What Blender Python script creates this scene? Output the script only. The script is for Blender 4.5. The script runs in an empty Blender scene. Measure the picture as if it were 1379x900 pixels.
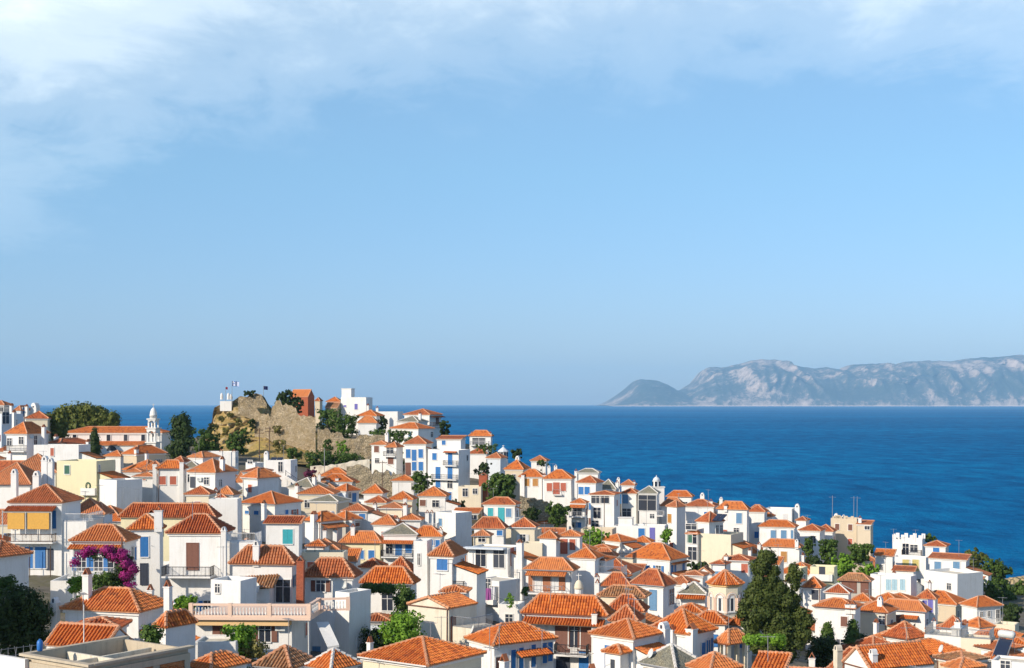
import bpy, math, random
from math import radians as R, sin, cos, tan, pi, hypot, floor, exp, atan2, atan, sqrt
from mathutils import Vector, noise as mnoise
import numpy as np
random.seed(7)
F = 1915.0; CX = 689.5; HY = 543.0; CAMZ = 45.0
C = bpy.context.scene.collection
S = bpy.context.scene
# ---------------------------------------------------------------- camera
cd = bpy.data.cameras.new('camera'); cam = bpy.data.objects.new('camera', cd); C.objects.link(cam)
cam.location = (0, 0, CAMZ); cam.rotation_euler = (pi/2, 0, 0)
cd.sensor_width = 36.0; cd.lens = F*36/1379; cd.shift_y = (HY-450)/1379
cd.clip_start = 1.0; cd.clip_end = 200000
S.camera = cam
# ---------------------------------------------------------------- sun and sky
SUN_EL = 27.0; SUN_AZ = (-0.76, -0.65)      # horizontal direction towards the sun (x right, y into the picture)
_n = hypot(*SUN_AZ); sdir = Vector((SUN_AZ[0]/_n*cos(R(SUN_EL)), SUN_AZ[1]/_n*cos(R(SUN_EL)), sin(R(SUN_EL))))
sl = bpy.data.lights.new('sun', 'SUN'); sl.energy = 5.0; sl.angle = R(0.5); sl.color = (1.0, 0.875, 0.71)
so = bpy.data.objects.new('sun', sl); C.objects.link(so)
so.rotation_euler = sdir.to_track_quat('Z', 'Y').to_euler(); so.location = (-200, -200, 300)
W = bpy.data.worlds.new('World'); S.world = W; W.use_nodes = True
nt = W.node_tree; nt.nodes.clear(); L = nt.links
def N(t, nt=nt, **k):
    n = nt.nodes.new(t)
    for a, b in k.items(): setattr(n, a, b)
    return n
def math_(op, a, b=None, nt=nt, clamp=False):
    n = nt.nodes.new('ShaderNodeMath'); n.operation = op; n.use_clamp = clamp
    for i, v in enumerate((a, b)):
        if v is None: continue
        if isinstance(v, (int, float)): n.inputs[i].default_value = v
        else: nt.links.new(v, n.inputs[i])
    return n.outputs[0]
def mixc(fac, a, b, nt=nt, mode='MIX'):
    n = nt.nodes.new('ShaderNodeMix'); n.data_type = 'RGBA'; n.blend_type = mode
    for s, v in ((n.inputs[0], fac), (n.inputs[6], a), (n.inputs[7], b)):
        if isinstance(v, (int, float)): s.default_value = v
        elif isinstance(v, tuple): s.default_value = (*v, 1) if len(v) == 3 else v
        else: nt.links.new(v, s)
    return n.outputs[2]
def ramp(fac, stops, nt=nt, interp='LINEAR'):
    n = nt.nodes.new('ShaderNodeValToRGB'); n.color_ramp.interpolation = interp
    e = n.color_ramp.elements
    while len(e) < len(stops): e.new(0.5)
    for i, (p, c) in enumerate(stops):
        e[i].position = p; c = (c, c, c) if isinstance(c, (int, float)) else c; e[i].color = (*c, 1)
    nt.links.new(fac, n.inputs[0]); return n.outputs[0]
def tnoise(vec, scale, detail=3, rough=0.5, dist=0.0, nt=nt):
    n = nt.nodes.new('ShaderNodeTexNoise'); n.inputs['Scale'].default_value = scale; n.inputs['Detail'].default_value = detail
    n.inputs['Roughness'].default_value = rough; n.inputs['Distortion'].default_value = dist
    if vec is not None: nt.links.new(vec, n.inputs['Vector'])
    return n.outputs['Fac']
def mapping(vec, scale=(1,1,1), loc=(0,0,0), nt=nt):
    n = nt.nodes.new('ShaderNodeMapping'); n.inputs['Scale'].default_value = scale; n.inputs['Location'].default_value = loc
    nt.links.new(vec, n.inputs['Vector']); return n.outputs[0]
sky = N('ShaderNodeTexSky'); sky.sky_type = 'NISHITA'; sky.sun_disc = False
sky.sun_elevation = R(SUN_EL); sky.sun_rotation = atan2(SUN_AZ[0], SUN_AZ[1])
sky.altitude = 50; sky.air_density = 1.0; sky.dust_density = 0.6; sky.ozone_density = 1.7
tc = N('ShaderNodeTexCoord'); sx = N('ShaderNodeSeparateXYZ'); L.new(tc.outputs['Generated'], sx.inputs[0])
dx, dy, dz = sx.outputs
up = N('ShaderNodeCombineXYZ'); L.new(dx, up.inputs[0]); L.new(dy, up.inputs[1]); L.new(math_('MAXIMUM', dz, 0.004), up.inputs[2]); L.new(up.outputs[0], sky.inputs[0])
zc = math_('MAXIMUM', dz, 0.012)
skyc = mixc(1.0, sky.outputs[0], ramp(dz, [(0.0, (0.88, 0.98, 1.42)), (0.05, (0.84, 1.0, 1.42)), (0.16, (0.80, 1.12, 1.40)), (0.32, (0.77, 1.08, 1.36)), (0.62, (0.46, 0.70, 1.10))]), mode='MULTIPLY')  # overhead tint, out of view, darkened and blued to cut the fill light
# thin high cloud sheet: the direction is carried up to a flat layer, so the cloud has perspective
cb = N('ShaderNodeCombineXYZ')
L.new(math_('DIVIDE', dx, math_('ADD', zc, 0.30)), cb.inputs[0]); L.new(math_('DIVIDE', dy, math_('ADD', zc, 0.30)), cb.inputs[1])
n1 = tnoise(mapping(cb.outputs[0], (0.9, 0.9, 1), (3.1, 0.4, 0)), 3.4, 8, 0.64, 0.45)
n2 = tnoise(mapping(cb.outputs[0], (1.0, 0.6, 1), (7.7, 2.4, 0)), 1.5, 3, 0.5, 0.2)
n3 = tnoise(mapping(cb.outputs[0], (1.0, 1.0, 1), (1.7, 9.4, 0)), 11.0, 7, 0.6, 0.6)
# cover grows with the height above the horizon and towards the west
elev = math_('ADD', dz, ramp(math_('ADD', dx, 0.5), [(0.10, 0.13), (0.18, 0.105), (0.33, 0.035), (0.50, -0.01), (0.66, 0.0), (0.84, 0.035)]))
cover = ramp(elev, [(0.160, 0.0), (0.225, 0.20), (0.28, 0.44), (0.32, 0.70), (0.36, 1.0)])
cl = math_('ADD', math_('MULTIPLY', n1, 0.50), math_('ADD', math_('MULTIPLY', n2, 0.55), math_('MULTIPLY', n3, 0.24)))
cl = math_('ADD', cl, math_('MULTIPLY', cover, 0.62))
cl = ramp(math_('SUBTRACT', cl, 0.72), [(0.0, 0.0), (0.14, 0.20), (0.34, 0.55), (0.60, 0.93)], interp='EASE')
cl = math_('MULTIPLY', cl, ramp(cover, [(0.0, 0.0), (0.35, 1.0)]))
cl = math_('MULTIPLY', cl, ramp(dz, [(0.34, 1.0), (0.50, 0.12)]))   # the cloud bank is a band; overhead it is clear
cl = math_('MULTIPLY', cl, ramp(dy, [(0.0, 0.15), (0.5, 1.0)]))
veil = ramp(math_('ADD', dz, math_('MULTIPLY', n2, 0.05)), [(0.02, 0.0), (0.28, 0.42), (0.45, 0.1)])
skyc = mixc(math_('MULTIPLY', veil, 0.55), skyc, (6.2, 9.4, 10.8))
skyc = mixc(cl, skyc, (11.4, 12.5, 12.9))
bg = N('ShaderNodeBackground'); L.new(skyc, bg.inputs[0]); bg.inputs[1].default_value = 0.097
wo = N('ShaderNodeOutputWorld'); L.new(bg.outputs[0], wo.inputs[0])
S.view_settings.view_transform = 'Standard'; S.view_settings.look = 'None'; S.view_settings.gamma = 1.0
S.view_settings.exposure = 0.12
S.cycles.max_bounces = 5; S.cycles.diffuse_bounces = 2; S.cycles.transparent_max_bounces = 6; S.cycles.volume_bounces = 1
S.cycles.use_denoising = True; S.cycles.sample_clamp_indirect = 6

# ---------------------------------------------------------------- materials
MATS = {}
def newmat(name):
    m = bpy.data.materials.new(name); m.use_nodes = True; t = m.node_tree; t.nodes.clear()
    o = t.nodes.new('ShaderNodeOutputMaterial'); b = t.nodes.new('ShaderNodeBsdfPrincipled'); t.links.new(b.outputs[0], o.inputs[0])
    MATS[name] = m
    return m, t, b
def setin(t, s, v):
    if isinstance(v, (int, float)): s.default_value = v
    elif isinstance(v, tuple): s.default_value = (*v, 1)
    else: t.links.new(v, s)
def bump(t, b, h, strength, dist):
    n = t.nodes.new('ShaderNodeBump'); n.inputs['Strength'].default_value = strength; n.inputs['Distance'].default_value = dist
    t.links.new(h, n.inputs['Height']); t.links.new(n.outputs[0], b.inputs['Normal'])
def objco(t):
    tc = t.nodes.new('ShaderNodeTexCoord'); oi = t.nodes.new('ShaderNodeObjectInfo')
    v = t.nodes.new('ShaderNodeVectorMath'); v.operation = 'ADD'
    t.links.new(tc.outputs['Object'], v.inputs[0]); s = t.nodes.new('ShaderNodeVectorMath'); s.operation = 'SCALE'
    s.inputs[0].default_value = (37, 53, 29); t.links.new(oi.outputs['Random'], s.inputs['Scale']); t.links.new(s.outputs[0], v.inputs[1])
    return v.outputs[0], oi.outputs['Random']
def plaster(name, col, stain=0.30, dirt=(0.42, 0.38, 0.32)):
    m, t, b = newmat(name); v, rnd = objco(t)
    big = tnoise(v, 0.35, 4, 0.6, nt=t); st = tnoise(mapping(v, (2.2, 2.2, 0.28), nt=t), 1.0, 5, 0.65, nt=t); fine = tnoise(v, 9, 4, 0.6, nt=t)
    f = ramp(math_('ADD', math_('MULTIPLY', big, 0.45, t), math_('MULTIPLY', st, 0.6, t), t), [(0.52, 0.0), (0.62, 0.35), (0.80, 1.0)], t)
    c = mixc(math_('MULTIPLY', f, stain, t), col, dirt, t)
    dr = tnoise(mapping(v, (5.5, 5.5, 0.16), nt=t), 1.0, 4, 0.6, nt=t); c = mixc(math_('MULTIPLY', ramp(dr, [(0.60, 0.0), (0.74, 1.0)], t), stain*0.55, t), c, dirt, t)
    pt = tnoise(v, 0.8, 2, 0.4, nt=t); c = mixc(ramp(pt, [(0.60, 0.0), (0.625, 0.22)], t), c, tuple(x*.86 for x in col), t)
    c = mixc(ramp(fine, [(0.4, 0.0), (0.75, 0.12)], t), c, dirt, t)
    c = mixc(math_('MULTIPLY', rnd, 0.14, t), c, (0.72, 0.66, 0.55), t)
    setin(t, b.inputs['Base Color'], c); b.inputs['Roughness'].default_value = 0.9; b.inputs['Specular IOR Level'].default_value = 0.1
    bump(t, b, tnoise(v, 3.5, 6, 0.65, nt=t), 0.35, 0.03); return m
plaster('plaster_white', (0.79, 0.785, 0.77), 0.55, (0.50, 0.46, 0.38)); plaster('plaster_cream', (0.74, 0.66, 0.50)); plaster('plaster_yellow', (0.76, 0.69, 0.45), 0.3)
plaster('plaster_ochre', (0.76, 0.48, 0.20), 0.2); plaster('plaster_beige', (0.62, 0.52, 0.38), 0.5); plaster('plaster_grey', (0.42, 0.40, 0.36), 0.5)
plaster('plaster_pink', (0.80, 0.56, 0.43), 0.15); plaster('concrete', (0.50, 0.42, 0.31), 0.7, (0.14, 0.12, 0.10)); plaster('plaster_stained', (0.72, 0.66, 0.54), 0.85, (0.36, 0.30, 0.2))
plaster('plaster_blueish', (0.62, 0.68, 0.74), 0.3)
def simple(name, col, rough=0.6, var=0.15, metal=0.0, scale=6, slats=None):
    m, t, b = newmat(name); v, rnd = objco(t)
    f = tnoise(v, scale, 4, 0.6, nt=t)
    dk = tuple(x*(1-var*2) for x in col)
    c = mixc(ramp(f, [(0.35, 0), (0.7, 1)], t), col, dk, t)
    c = mixc(math_('MULTIPLY', rnd, min(1, var*3), t), c, tuple(x*0.75+0.05 for x in col), t)
    setin(t, b.inputs['Base Color'], c); b.inputs['Roughness'].default_value = rough; b.inputs['Metallic'].default_value = metal
    if slats:
        w = t.nodes.new('ShaderNodeTexWave'); w.bands_direction = slats; w.inputs['Scale'].default_value = 3.4; t.links.new(v, w.inputs['Vector'])
        bump(t, b, w.outputs['Fac'], 0.7, 0.03)
    return m
simple('trim_white', (0.80, 0.78, 0.74), 0.7, 0.08)
for k, c in dict(b=(0.008, 0.17, 0.50), l=(0.12, 0.28, 0.48), c=(0.42, 0.15, 0.06), r=(0.52, 0.12, 0.06), n=(0.20, 0.07, 0.04), g=(0.02, 0.13, 0.08), t=(0.03, 0.42, 0.48),
                 w=(0.74, 0.74, 0.74), o=(0.52, 0.24, 0.05), k=(0.25, 0.26, 0.28), y=(0.62, 0.52, 0.16), d=(0.03, 0.04, 0.07), s=(0.35, 0.55, 0.66), v=(0.15, 0.14, 0.50)).items():
    simple('shutter_'+k, c, 0.5, 0.10, slats='Z')
m, t, b = newmat('window_glass'); v, rnd = objco(t)
setin(t, b.inputs['Base Color'], mixc(rnd, (0.015, 0.02, 0.035), (0.07, 0.08, 0.10), t)); b.inputs['Roughness'].default_value = 0.12
simple('shade_cloth', (0.70, 0.38, 0.07), 0.8, 0.08); simple('dark_iron', (0.035, 0.035, 0.04), 0.5, 0.1, 0.3); simple('grey_metal', (0.42, 0.43, 0.45), 0.4, 0.1, 0.4)
simple('wood_brown', (0.13, 0.065, 0.03), 0.7, 0.2); simple('rust_brown', (0.22, 0.08, 0.04), 0.7, 0.2); simple('terracotta', (0.55, 0.17, 0.06), 0.8, 0.15)
simple('dish_grey', (0.62, 0.64, 0.62), 0.5, 0.05); simple('solar_panel', (0.02, 0.03, 0.06), 0.15, 0.05); simple('flag_white', (0.8, 0.8, 0.8), 0.8, 0.02)
simple('flag_blue', (0.05, 0.16, 0.5), 0.8, 0.05); simple('flag_dark', (0.02, 0.03, 0.12), 0.8, 0.05); simple('flag_red', (0.5, 0.05, 0.08), 0.8, 0.05)
simple('cloth_purple', (0.35, 0.09, 0.32), 0.9, 0.1); simple('cloth_white', (0.75, 0.75, 0.78), 0.9, 0.05); simple('plastic_blue', (0.02, 0.16, 0.5), 0.4, 0.05)
simple('canvas_white', (0.70, 0.70, 0.68), 0.8, 0.05); simple('tarp_green', (0.02, 0.22, 0.10), 0.8, 0.1)
def tiles(name, a, b_, dark, lichen, moss=0.25, strength=0.9):
    m, t, b = newmat(name); uv = t.nodes.new('ShaderNodeUVMap').outputs[0]; v, rnd = objco(t)
    sn = t.nodes.new('ShaderNodeVectorMath'); sn.operation = 'SNAP'; t.links.new(uv, sn.inputs[0]); sn.inputs[1].default_value = (0.28, 0.38, 1)
    wn = t.nodes.new('ShaderNodeTexWhiteNoise'); wn.noise_dimensions = '3D'
    ad = t.nodes.new('ShaderNodeVectorMath'); ad.operation = 'ADD'; t.links.new(sn.outputs[0], ad.inputs[0]); cx = t.nodes.new('ShaderNodeCombineXYZ'); t.links.new(rnd, cx.inputs[2]); t.links.new(cx.outputs[0], ad.inputs[1])
    t.links.new(ad.outputs[0], wn.inputs['Vector'])
    c = mixc(wn.outputs['Value'], a, b_, t)
    c = mixc(ramp(wn.outputs['Value'], [(0.86, 0.0), (0.93, 0.55)], t), c, dark, t)
    c = mixc(ramp(rnd, [(0.45, 0.0), (1.0, 0.45)], t), c, tuple(x*0.82 for x in b_), t)
    c = mixc(ramp(math_('FRACT', math_('MULTIPLY', rnd, 7.3, t), None, t), [(0.45, 0.0), (1.0, 0.42)], t), c, (0.62, 0.30, 0.14), t)
    big = tnoise(v, 0.55, 5, 0.65, nt=t)
    c = mixc(ramp(big, [(0.50, 0.0), (0.72, moss)], t), c, dark, t)
    li = tnoise(v, 2.3, 6, 0.7, nt=t)
    c = mixc(ramp(li, [(0.56, 0.0), (0.70, moss*1.3)], t), c, lichen, t)
    setin(t, b.inputs['Base Color'], c); b.inputs['Roughness'].default_value = 0.85; b.inputs['Specular IOR Level'].default_value = 0.15
    s = t.nodes.new('ShaderNodeSeparateXYZ'); t.links.new(uv, s.inputs[0])
    cor = math_('SINE', math_('MULTIPLY', s.outputs[0], 2*pi/0.28, t), None, t)
    row = math_('FRACT', math_('DIVIDE', s.outputs[1], 0.38, t), None, t)
    h = math_('ADD', math_('MULTIPLY', cor, 0.5, t), math_('MULTIPLY', row, -0.35, t), t)
    bump(t, b, h, strength, 0.08); return m
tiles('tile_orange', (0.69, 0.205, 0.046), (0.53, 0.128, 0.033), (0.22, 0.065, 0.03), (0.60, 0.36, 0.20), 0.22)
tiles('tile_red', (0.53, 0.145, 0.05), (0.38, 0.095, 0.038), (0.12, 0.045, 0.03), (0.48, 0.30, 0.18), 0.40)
tiles('tile_old', (0.46, 0.22, 0.10), (0.30, 0.15, 0.08), (0.14, 0.10, 0.06), (0.42, 0.36, 0.26), 0.75)
tiles('tile_orange_near', (0.71, 0.22, 0.050), (0.53, 0.128, 0.033), (0.22, 0.065, 0.03), (0.60, 0.36, 0.20), 0.25, 0.0)
tiles('tile_red_near', (0.55, 0.15, 0.05), (0.38, 0.095, 0.038), (0.12, 0.045, 0.03), (0.48, 0.30, 0.18), 0.40, 0.0)
tiles('tile_old_near', (0.48, 0.24, 0.11), (0.30, 0.15, 0.08), (0.14, 0.10, 0.06), (0.42, 0.36, 0.26), 0.75, 0.0)
simple('ridge_mortar', (0.70, 0.33, 0.17), 0.85, 0.2, scale=3); simple('ridge_white', (0.74, 0.70, 0.64), 0.85, 0.15, scale=3)
def slabstone(name, a, b_, c3, scale=2.2, bs=0.8, bd=0.08, stretch=(1, 1, 1), uvm=False, edge=.75):
    m, t, b = newmat(name); v, rnd = objco(t)
    if uvm: v = t.nodes.new('ShaderNodeUVMap').outputs[0]
    vv = mapping(v, stretch, nt=t)
    vo = t.nodes.new('ShaderNodeTexVoronoi'); vo.inputs['Scale'].default_value = scale; t.links.new(vv, vo.inputs['Vector'])
    ve = t.nodes.new('ShaderNodeTexVoronoi'); ve.feature = 'DISTANCE_TO_EDGE'; ve.inputs['Scale'].default_value = scale; t.links.new(vv, ve.inputs['Vector'])
    g = t.nodes.new('ShaderNodeSeparateXYZ'); t.links.new(vo.outputs['Color'], g.inputs[0])
    c = mixc(g.outputs[0], a, b_, t)
    c = mixc(ramp(tnoise(v, 0.7, 5, 0.65, nt=t), [(0.42, 0.0), (0.66, 0.8)], t), c, c3, t)
    c = mixc(ramp(ve.outputs['Distance'], [(0.0, edge), (0.09, 0.0)], t), c, tuple(x*0.35 for x in a), t)
    setin(t, b.inputs['Base Color'], c); b.inputs['Roughness'].default_value = 0.9
    h = math_('ADD', ramp(ve.outputs['Distance'], [(0.0, 0.0), (0.18, 1.0)], t), math_('MULTIPLY', g.outputs[1], 0.8, t), t)
    bump(t, b, h, bs, bd); return m
slabstone('slate_grey', (0.30, 0.29, 0.22), (0.17, 0.17, 0.14), (0.34, 0.29, 0.18), 7.0, 0.9, 0.06, (1, .6, 1), uvm=True, edge=.35)
slabstone('ruin_stone', (0.66, 0.54, 0.37), (0.46, 0.36, 0.22), (0.46, 0.34, 0.18), 2.3, 1.0, 0.18, (1, 1, 1.9), edge=.35)
slabstone('field_stone', (0.46, 0.38, 0.26), (0.30, 0.25, 0.17), (0.40, 0.33, 0.20), 2.2, 0.8, 0.1, (1, 1, 1.4))
slabstone('brick_red', (0.46, 0.12, 0.05), (0.34, 0.085, 0.04), (0.38, 0.12, 0.07), 4.0, 0.4, 0.02, (1, 1, 2.5))
slabstone('cliff_rock', (0.50, 0.39, 0.24), (0.32, 0.25, 0.15), (0.42, 0.33, 0.11), 0.45, 1.0, 0.5)
def ground_mat(name, cols, sc):
    m, t, b = newmat(name); tc = t.nodes.new('ShaderNodeTexCoord'); v = tc.outputs['Object']
    f = tnoise(v, sc, 8, 0.65, 0.3, nt=t); c = ramp(f, [(0.36, cols[0]), (0.48, cols[1]), (0.56, cols[2]), (0.66, cols[3])], t)
    c = mixc(ramp(tnoise(v, sc*7, 5, 0.7, nt=t), [(0.4, 0.0), (0.7, 0.5)], t), c, cols[0], t)
    setin(t, b.inputs['Base Color'], c); b.inputs['Roughness'].default_value = 0.95; bump(t, b, tnoise(v, sc*9, 6, 0.7, nt=t), 0.6, 0.25); return m
ground_mat('ground_town', ((0.06, 0.055, 0.035), (0.16, 0.14, 0.11), (0.13, 0.12, 0.06), (0.24, 0.21, 0.17)), 0.12)
ground_mat('dry_grass', ((0.16, 0.11, 0.05), (0.42, 0.32, 0.10), (0.34, 0.26, 0.10), (0.50, 0.40, 0.24)), 0.16)
def leafmat(name, a, b_, c3=None, tr=0.25):
    m, t, b = newmat(name); tc = t.nodes.new('ShaderNodeTexCoord'); v = tc.outputs['Object']
    g = t.nodes.new('ShaderNodeNewGeometry')
    f = tnoise(v, 0.9, 4, 0.6, nt=t)
    c = mixc(ramp(f, [(0.38, 0), (0.62, 1)], t), a, b_, t)
    c = mixc(ramp(g.outputs['Random Per Island'], [(0.0, 0.0), (1.0, 0.55)], t), c, c3 or tuple(x*1.5 for x in b_), t)
    setin(t, b.inputs['Base Color'], c); b.inputs['Roughness'].default_value = 0.6; b.inputs['Specular IOR Level'].default_value = 0.25
    tl = t.nodes.new('ShaderNodeBsdfTranslucent'); setin(t, tl.inputs[0], c); mx = t.nodes.new('ShaderNodeMixShader'); mx.inputs[0].default_value = tr
    o = [n for n in t.nodes if n.type == 'OUTPUT_MATERIAL'][0]
    t.links.new(b.outputs[0], mx.inputs[1]); t.links.new(tl.outputs[0], mx.inputs[2]); t.links.new(mx.outputs[0], o.inputs[0]); return m
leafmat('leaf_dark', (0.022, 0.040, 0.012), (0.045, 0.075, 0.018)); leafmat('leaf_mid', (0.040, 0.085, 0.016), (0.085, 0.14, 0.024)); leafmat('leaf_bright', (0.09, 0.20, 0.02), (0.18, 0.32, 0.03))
leafmat('leaf_olive', (0.055, 0.085, 0.018), (0.13, 0.16, 0.028), (0.24, 0.24, 0.05)); leafmat('leaf_magenta', (0.22, 0.008, 0.11), (0.38, 0.018, 0.19), (0.52, 0.05, 0.29)); leafmat('leaf_scrub', (0.13, 0.13, 0.04), (0.22, 0.20, 0.06))
leafmat('leaf_purple', (0.10, 0.015, 0.05), (0.16, 0.03, 0.08), (0.22, 0.05, 0.1))
simple('bark', (0.09, 0.065, 0.045), 0.9, 0.2)

# ---------------------------------------------------------------- mesh builder
class MB:
    def __init__(s): s.v = []; s.f = []; s.m = []; s.uv = []
    def quad(s, pts, mi=0, uv=None):
        k = len(s.v); s.v += [tuple(p) for p in pts]; s.f.append(tuple(range(k, k+len(pts)))); s.m.append(mi)
        s.uv += uv if uv else [(p[0]+p[1], p[2]) for p in pts]
        return s
    def face(s, idx, mi=0):
        s.f.append(tuple(idx)); s.m.append(mi); s.uv += [(s.v[i][0]+s.v[i][1], s.v[i][2]) for i in idx]
    def box(s, x0, x1, y0, y1, z0, z1, mi=0):
        k = len(s.v)
        s.v += [(x0,y0,z0),(x1,y0,z0),(x1,y1,z0),(x0,y1,z0),(x0,y0,z1),(x1,y0,z1),(x1,y1,z1),(x0,y1,z1)]
        for f in ((0,3,2,1),(4,5,6,7),(0,1,5,4),(1,2,6,5),(2,3,7,6),(3,0,4,7)): s.face([k+i for i in f], mi)
        return s
    def bar(s, a, b, r, n=4, mi=0, r2=None):
        a = Vector(a); b = Vector(b); d = (b-a)
        if d.length < 1e-6: return s
        d.normalize(); u = d.orthogonal().normalized(); w = d.cross(u); k = len(s.v); r2 = r if r2 is None else r2
        for p, rr in ((a, r), (b, r2)):
            for i in range(n):
                t = 2*pi*(i+.5)/n; s.v.append(tuple(p+u*(rr*cos(t))+w*(rr*sin(t))))
        for i in range(n): s.face((k+i, k+(i+1) % n, k+n+(i+1) % n, k+n+i), mi)
        s.face(tuple(k+n-1-i for i in range(n)), mi); s.face(tuple(k+n+i for i in range(n)), mi)
        return s
    def lathe(s, prof, n=12, c=(0, 0), mi=0, a0=0.0):
        k = len(s.v)
        for r, z in prof:
            for i in range(n):
                t = 2*pi*i/n+a0; s.v.append((c[0]+r*cos(t), c[1]+r*sin(t), z))
        for j in range(len(prof)-1):
            for i in range(n): s.face((k+j*n+i, k+j*n+(i+1) % n, k+(j+1)*n+(i+1) % n, k+(j+1)*n+i), mi)
        s.face(tuple(k+n-1-i for i in range(n)), mi); s.face(tuple(k+(len(prof)-1)*n+i for i in range(n)), mi)
        return s
    def build(s, name, mats, parent=None, smooth=False):
        me = bpy.data.meshes.new(name); me.from_pydata(s.v, [], s.f)
        for mm in (mats if isinstance(mats, (list, tuple)) else [mats]): me.materials.append(MATS[mm])
        me.polygons.foreach_set('material_index', s.m)
        if smooth: me.polygons.foreach_set('use_smooth', [True]*len(s.f))
        ul = me.uv_layers.new(name='UVMap'); ul.data.foreach_set('uv', np.array(s.uv, dtype=np.float32).ravel())
        me.update(); o = bpy.data.objects.new(name, me); C.objects.link(o)
        if parent: o.parent = parent
        return o
def tag(o, label, cat, group=None):
    o['label'] = label; o['category'] = cat
    if group: o['group'] = group
    return o
def empty(name, loc, rz=0.0):
    o = bpy.data.objects.new(name, None); C.objects.link(o); o.location = loc; o.rotation_euler = (0, 0, rz); o.empty_display_size = 0.5; return o
def at(px, py, D): return Vector(((px-CX)/F*D, D, CAMZ-(py-HY)/F*D))
# ---------------------------------------------------------------- roofs
NOTUBE = set()
def slope(mb, pts, mi, near, thick=0.0):
    """one roof slope: pts[0], pts[1] is the eave; tiles run up from it"""
    p = [Vector(q) for q in pts]; u = (p[1]-p[0]).normalized(); n = None
    for q in p[2:]:
        n = (p[1]-p[0]).cross(q-p[0])
        if n.length > 1e-6: break
    n.normalize(); 
    if n.z < 0: n = -n
    w = n.cross(u)
    if w.z < 0: w = -w
    uvs = [((q-p[0]).dot(u), (q-p[0]).dot(w)) for q in p]
    mb.quad(pts, mi, uvs)
    if not near or mi in NOTUBE: return
    us = [a for a, _ in uvs]; u0, u1 = min(us), max(us); k = floor(u0/0.28)-1; m = len(uvs)
    while k*0.28 < u1:
        uc = (k+0.5)*0.28; k += 1
        if uc < u0+0.02 or uc > u1-0.02: continue
        vs = []
        for i in range(m):
            (ua, va), (ub, vb) = uvs[i], uvs[(i+1) % m]
            if (ua-uc)*(ub-uc) < 0: vs.append(va+(vb-va)*(uc-ua)/(ub-ua))
        if len(vs) < 2: continue
        v0, v1 = min(vs)-0.05, max(vs)
        step = 0.38*(1 if near == 1 else 2)
        v = v0; base = p[0]+u*uc
        while v < v1-0.05:
            ve = min(v+step, v1); jr = random.uniform(-.012, .012)
            big = 1.14 if k % 3 == 0 else 1.0; ra, rb = 0.118*big, 0.104*big
            kk = len(mb.v)
            for vv, r, lift in ((v, ra, 0.022), (ve+0.03, rb, 0.0)):
                o = base+w*vv+n*lift+u*jr
                for ang in (0, 60, 120, 180): mb.v.append(tuple(o+u*(r*cos(R(ang)))+n*(r*1.05*sin(R(ang)))))
            uvt = (uc, (v+ve)/2)
            for i in range(3):
                mb.f.append((kk+i, kk+4+i, kk+5+i, kk+i+1)); mb.m.append(mi); mb.uv += [uvt]*4
            mb.f.append((kk, kk+1, kk+2, kk+3)); mb.m.append(mi); mb.uv += [uvt]*4
            v += step
def ridge(mb, a, b, mi, near):
    a = Vector(a); b = Vector(b); L_ = (b-a).length
    if L_ < 0.3: return
    if not near: mb.bar(a+Vector((0,0,.0)), b+Vector((0,0,.0)), 0.12, 5, mi); return
    n = max(1, int(L_/0.42)); d = (b-a)/n
    for i in range(n):
        mb.bar(a+d*i+Vector((0,0,.05)), a+d*(i+1)+Vector((0,0,.02)), 0.16, 6, mi, 0.12)
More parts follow.
